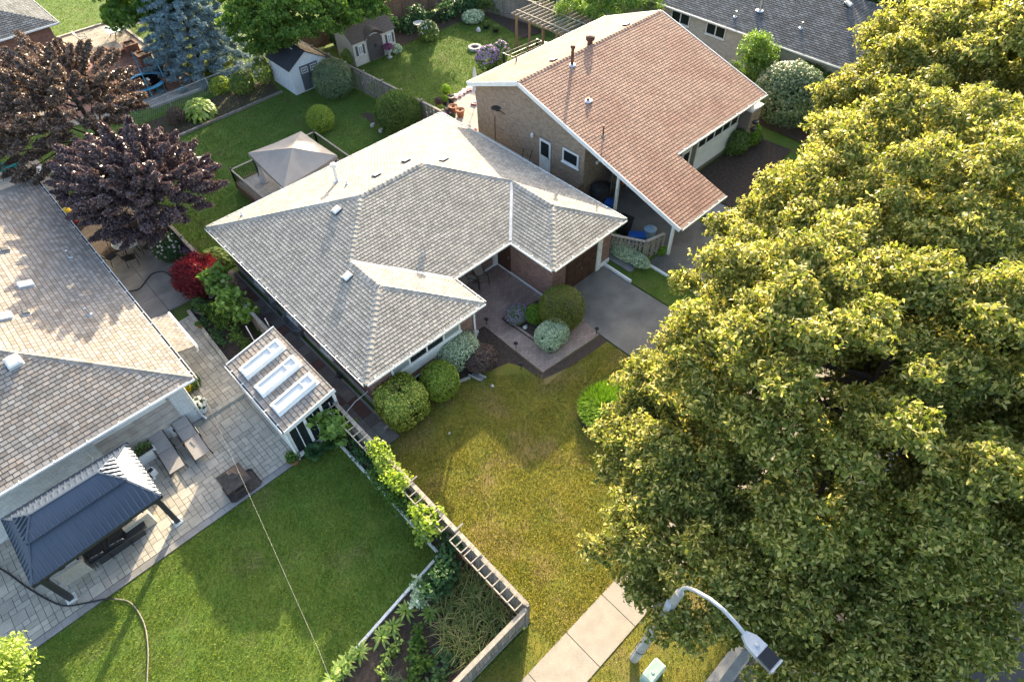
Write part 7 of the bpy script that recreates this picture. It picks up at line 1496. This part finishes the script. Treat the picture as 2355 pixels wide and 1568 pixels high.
# outdoor dining set under the purple tree
p_ = P(292,552,.75); t = thing('dining_table', 'dark glass outdoor dining table under the purple tree', 'table', (p_[0],p_[1],.05)); MB().lathe([(.8,.72),(.82,.74),(.8,.76)], (p_[0],p_[1],0), 24).build('tabletop', 'glass_table', t)
for k in range(4): a = k*math.pi/2+.5; MB().tube([(p_[0]+.3*math.cos(a),p_[1]+.3*math.sin(a),.72),(p_[0]+.5*math.cos(a),p_[1]+.5*math.sin(a),.05)], .03, 6).build('leg', 'iron_black', t)
dt = p_
for k in range(6): a = -2.9+k*.98; patio_chair(['black chair at the dining table nearest the left house','second black chair from the left house at the dining table','black chair at the dining table facing the concrete yard','black chair at the dining table on the fence side of the yard','black chair at the dining table nearest the fence','black chair hidden behind the dining table'][k], (dt[0]+1.15*math.cos(a),dt[1]+1.15*math.sin(a)), a-math.pi/2, m_='iron_black', h=.92, grp='chairs around the outdoor dining table', z0=.05)
# statue + hoses
p_ = P(610,672); p_ = P(487,683); t = thing('garden_ornament', 'pale stone figure at the foot of the red maple', 'ornament', (p_[0],p_[1],.05)); MB().lathe([(.16,0),(.18,.12),(.1,.3),(.06,.38)], (p_[0],p_[1],.05), 9).build('body', 'stone_pale', t, smooth=True); MB().lathe([(.05,.36),(.09,.44),(.0,.55)], (p_[0],p_[1],.05), 9).build('head', 'stone_pale', t, smooth=True)
def hose(name, label, ovs, r, m_, z=.03, cat='hose'):
    pts = [Vector(P(u,v,z)) for u, v in ovs]; out = []
    for i in range(len(pts)-1):
        p0_, p1_, p2_, p3_ = pts[max(i-1,0)], pts[i], pts[i+1], pts[min(i+2,len(pts)-1)]
        for k in range(8): s_ = k/8; out.append(.5*((2*p1_)+(p2_-p0_)*s_+(2*p0_-5*p1_+4*p2_-p3_)*s_*s_+(3*p1_-p0_-3*p2_+p3_)*s_**3))
    out.append(pts[-1]); o = MB().tube(out, r, 6).build(name, m_, None, smooth=True); return tag(o, label, cat)
hose('garden_hose', 'black hose curving over the concrete yard to the red maple', [(292,671),(320,664),(336,645),(352,629),(378,625),(398,640),(418,652)], .028, 'black_plastic', .08)
hose('garden_hose', 'black hose lying across the stone patio by the gazebo post', [(-10,1300),(25,1322),(60,1348),(110,1378),(150,1392),(200,1385),(245,1376),(262,1376)], .03, 'black_plastic', .065); hose('garden_hose', 'pale end of the hose trailing over the left lawn', [(262,1376),(300,1385),(330,1430),(340,1490),(338,1568)], .02, 'wood_grey', .04)
cb_ = MB().tube([Vector((1.3,20.4,2.9)).lerp(Vector(P(735,1500,3.0)), i/12)-Vector((0,0,.5*math.sin(math.pi*i/12)*.5)) for i in range(13)]+[P(790,1640,3.0)], .0035, 5).build('overhead_wire', 'concrete_pole', None); tag(cb_, 'thin pale wire running from the left house corner over the lawn', 'wire')
wz = MB().tube([(5.0,15.6,1.5),(5.6,15.9,1.35),(6.3,16.0,1.3)], .012, 5).build('clothes_line', 'white_paint', None); tag(wz, 'thin white line strung between trellis fence and bungalow corner', 'wire')
# trough by the bungalow side wall
p_ = P(683,757); x, y = p_[0]-.05, p_[1]; t = thing('metal_trough', 'oval galvanised trough standing on the side path against the bungalow', 'trough', (x,y,.03))
q = MB(); N_ = 20; vs = []
for z, k in ((.03,.86),(.55,1.0),(.57,1.03),(.57,.95),(.1,.8)):
    for i in range(N_): a = 2*math.pi*i/N_; vs.append((x+.33*k*math.copysign(abs(math.cos(a))**.7,math.cos(a)), y+.75*k*math.copysign(abs(math.sin(a))**.7,math.sin(a)), z))
q.add(vs, [(i*N_+k,i*N_+(k+1) % N_,(i+1)*N_+(k+1) % N_,(i+1)*N_+k) for i in range(4) for k in range(N_)]+[tuple(4*N_+k for k in range(N_))]); q.build('tub', 'galvanised', t, smooth=True)
for dy in (-.4,0,.35): MB().bar((x-.33,y+dy,.3), (x-.35,y+dy,.52), .03).build('rib', 'galvanised', t)
p_ = P(652,712); t = thing('gas_meter', 'grey gas meter on the bungalow side wall by the trough', 'meter', (6.3,p_[1],.03)); MB().box((6.16,p_[1]-.15,.6), (6.38,p_[1]+.15,.95)).build('case', 'galvanised', t); MB().tube([(6.27,p_[1],.6),(6.27,p_[1],.05)], .03, 7).build('pipe', 'galvanised', t)
p_ = P(745,897); t = thing('water_tap', 'dark outdoor tap box on the concrete edge beside the bungalow', 'tap', (6.2,p_[1],.16)); MB().box((6.12,p_[1]-.12,.17), (6.3,p_[1]+.12,.4)).build('case', 'dark_metal', t); MB().tube([(6.1,p_[1],.3),(6.0,p_[1],.28)], .025, 6).build('spout', 'dark_metal', t)
# ---- carport things
def bin_(label, at, s_, h, m_, rz=0., lid=None, nm='wheelie_bin'):
    t = thing(nm, label, 'bin', (at[0],at[1],.015)); q = MB(); vs = []
    for z, k in ((.06,.78),(h,1.0)):
        for sx, sy in ((-1,-1),(1,-1),(1,1),(-1,1)): v_ = Matrix.Rotation(rz,3,'Z') @ Vector((sx*s_[0]/2*k,sy*s_[1]/2*k,0)); vs.append((at[0]+v_.x,at[1]+v_.y,z))
    q.add(vs, [(3,2,1,0),(4,5,6,7),(0,1,5,4),(1,2,6,5),(2,3,7,6),(3,0,4,7)]); q.build('body', m_, t); MB().cbox((at[0],at[1],h+.03), (s_[0]*1.08,s_[1]*1.08,.05), rz).build('lid', lid or m_, t)
    for sx in (-1,1): v_ = Matrix.Rotation(rz,3,'Z') @ Vector((sx*s_[0]*.35,s_[1]*.42,.1)); MB().tube([(at[0]+v_.x-.03,at[1]+v_.y,.1),(at[0]+v_.x+.03,at[1]+v_.y,.1)], .09, 10).build('wheel', 'black_plastic', t)
    return t
p_ = P(1436,520,.5); bin_('black wheeled bin between the bungalow roof corner and carport post', p_[:2], (.6,.65), 1.0, 'black_plastic', .1)
p_ = P(1463,545,.2); t = thing('recycling_box', 'bright blue plastic box behind the slatted fence', 'box', (p_[0],p_[1],.015)); MB().cbox((p_[0],p_[1],.2), (.8,.45,.34), -.85).build('box', 'blue_plastic', t); MB().cbox((p_[0],p_[1],.385), (.86,.5,.03), -.85).build('lid', 'blue_plastic', t)
p_ = P(1494,535,.5); t = thing('rain_barrel', 'round grey blue bin with lid behind the slatted fence', 'bin', (p_[0],p_[1],.015)); MB().lathe([(.25,.02),(.31,.7),(.33,.72),(.33,.76)], (p_[0],p_[1],0), 18).build('body', 'grey_blue_plastic', t, smooth=True); MB().lathe([(.34,.76),(.3,.8),(.05,.83)], (p_[0],p_[1],0), 18).build('lid', 'grey_blue_plastic', t, smooth=True)
p_ = P(1380,440,.5); t = thing('covered_grill', 'grill under black cover at the back of the carport', 'grill', (24.5,18.9,.015)); MB().lathe([(.5,.02),(.55,.6),(.5,.95),(.25,1.1),(0,1.12)], (24.4,18.8,0), 12).build('cover', 'tarp', t, smooth=True); MB().box((24.8,18.5,.02), (25.3,19.1,.8)).build('side_shelf', 'tarp', t)
t = thing('clothes_rack', 'rack with camouflage and orange work clothes in the carport', 'clothes rack', (25.6,18.6,.015)); MB().tube([(24.9,18.4,1.75),(26.4,18.4,1.75)], .025, 6).build('rail', 'steel', t)
for x in (24.9,26.4): MB().tube([(x,18.4,.02),(x,18.4,1.75)], .025, 6).build('post', 'steel', t)
for k, m_ in enumerate(('camo','camo','tarp','orange_vest','camo')): MB().lathe([(.14,.5+.1*(k % 2)),(.17,.9),(.15,1.4),(.06,1.68)], (25.1+k*.28,18.4,0), 8).build('coat', m_, t)
p_ = P(1358,452,.3); t = thing('recycling_box', 'blue recycling box at the back of the dark carport', 'box', (24.6,18.1,.015)); MB().cbox((24.35,18.0,.2), (.5,.4,.36), .3).build('box', 'blue_plastic', t); MB().cbox((24.35,18.0,.385), (.54,.44,.02), .3).build('rim', 'blue_plastic', t)
t = thing('bicycle', 'bicycle leaning behind the brown gate by the tan brick wall', 'bicycle', (22.6,19.9,0))
for y in (19.75,20.8): MB().tube([(22.9,y+.32*math.cos(a),.36+.32*math.sin(a)) for a in [i*math.pi/8 for i in range(17)]], .022, 5, False).build('wheel', 'black_plastic', t)
for a, b in (((22.9,19.75,.36),(22.9,20.2,.75)),((22.9,20.2,.75),(22.9,20.65,.78)),((22.9,20.65,.78),(22.9,20.8,.36)),((22.9,20.2,.75),(22.9,20.3,.36)),((22.9,19.75,.36),(22.9,20.3,.36)),((22.9,20.3,.36),(22.9,20.65,.78))): MB().tube([a,b], .02, 6).build('frame_tube', 'blue_plastic', t)
t = thing('deck_box', 'long black storage box against the white foundation of the tan house', 'box', (22.9,26.2,0)); MB().box((22.85,25.3,.0), (23.45,27.2,.5)).build('body', 'black_plastic', t); MB().box((22.8,25.25,.501), (23.48,27.25,.57)).build('lid', 'black_plastic', t)
for k, (y, h, l) in enumerate(((24.0,1.5,.1),(23.5,1.7,-.12))): t = thing('garden_tool', ['dark garden rake leaning on the tan brick wall','dark shovel leaning on the wall near the white door'][k], 'tool', (23.1,y,0)); MB().tube([(23.05,y,.02),(23.48,y+l,h)], .022, 6).build('handle', 'iron_black', t); MB().cbox((23.03,y,.1), (.05,.3,.2), .2).build('head', 'iron_black', t)
t = thing('garden_planter', 'dark round planter with trailing leaves beside the tan pier', 'pot', P(1742,323)[:2]+(0,)); MB().lathe([(.2,0),(.3,.4),(.26,.4)], P(1742,323), 12).build('pot', 'dark_metal', t); pf, nf = ell_surface(P(1742,318,.55), (.35,.35,.25), 400, (.5,1.)); V, F = leaf_quads(pf, nf, .12, .07, .3); np_obj('foliage', V, F, 'leaf_box', t)
flat('brown_entry_path', [(27.6,12.6),(29.1,12.6),(29.1,16.4),(27.6,16.4)], .02, 'concrete_grey')
# garage side slabs
gsd = bpy.data.objects.new('garage_side_path', None); COL.objects.link(gsd); gsd['kind'] = 'structure'
for k in range(4): MB().box((20.95,13.6+k*.62,-.02), (21.6,13.6+k*.62+.6,.03)).build('slab', 'concrete_grey', gsd)
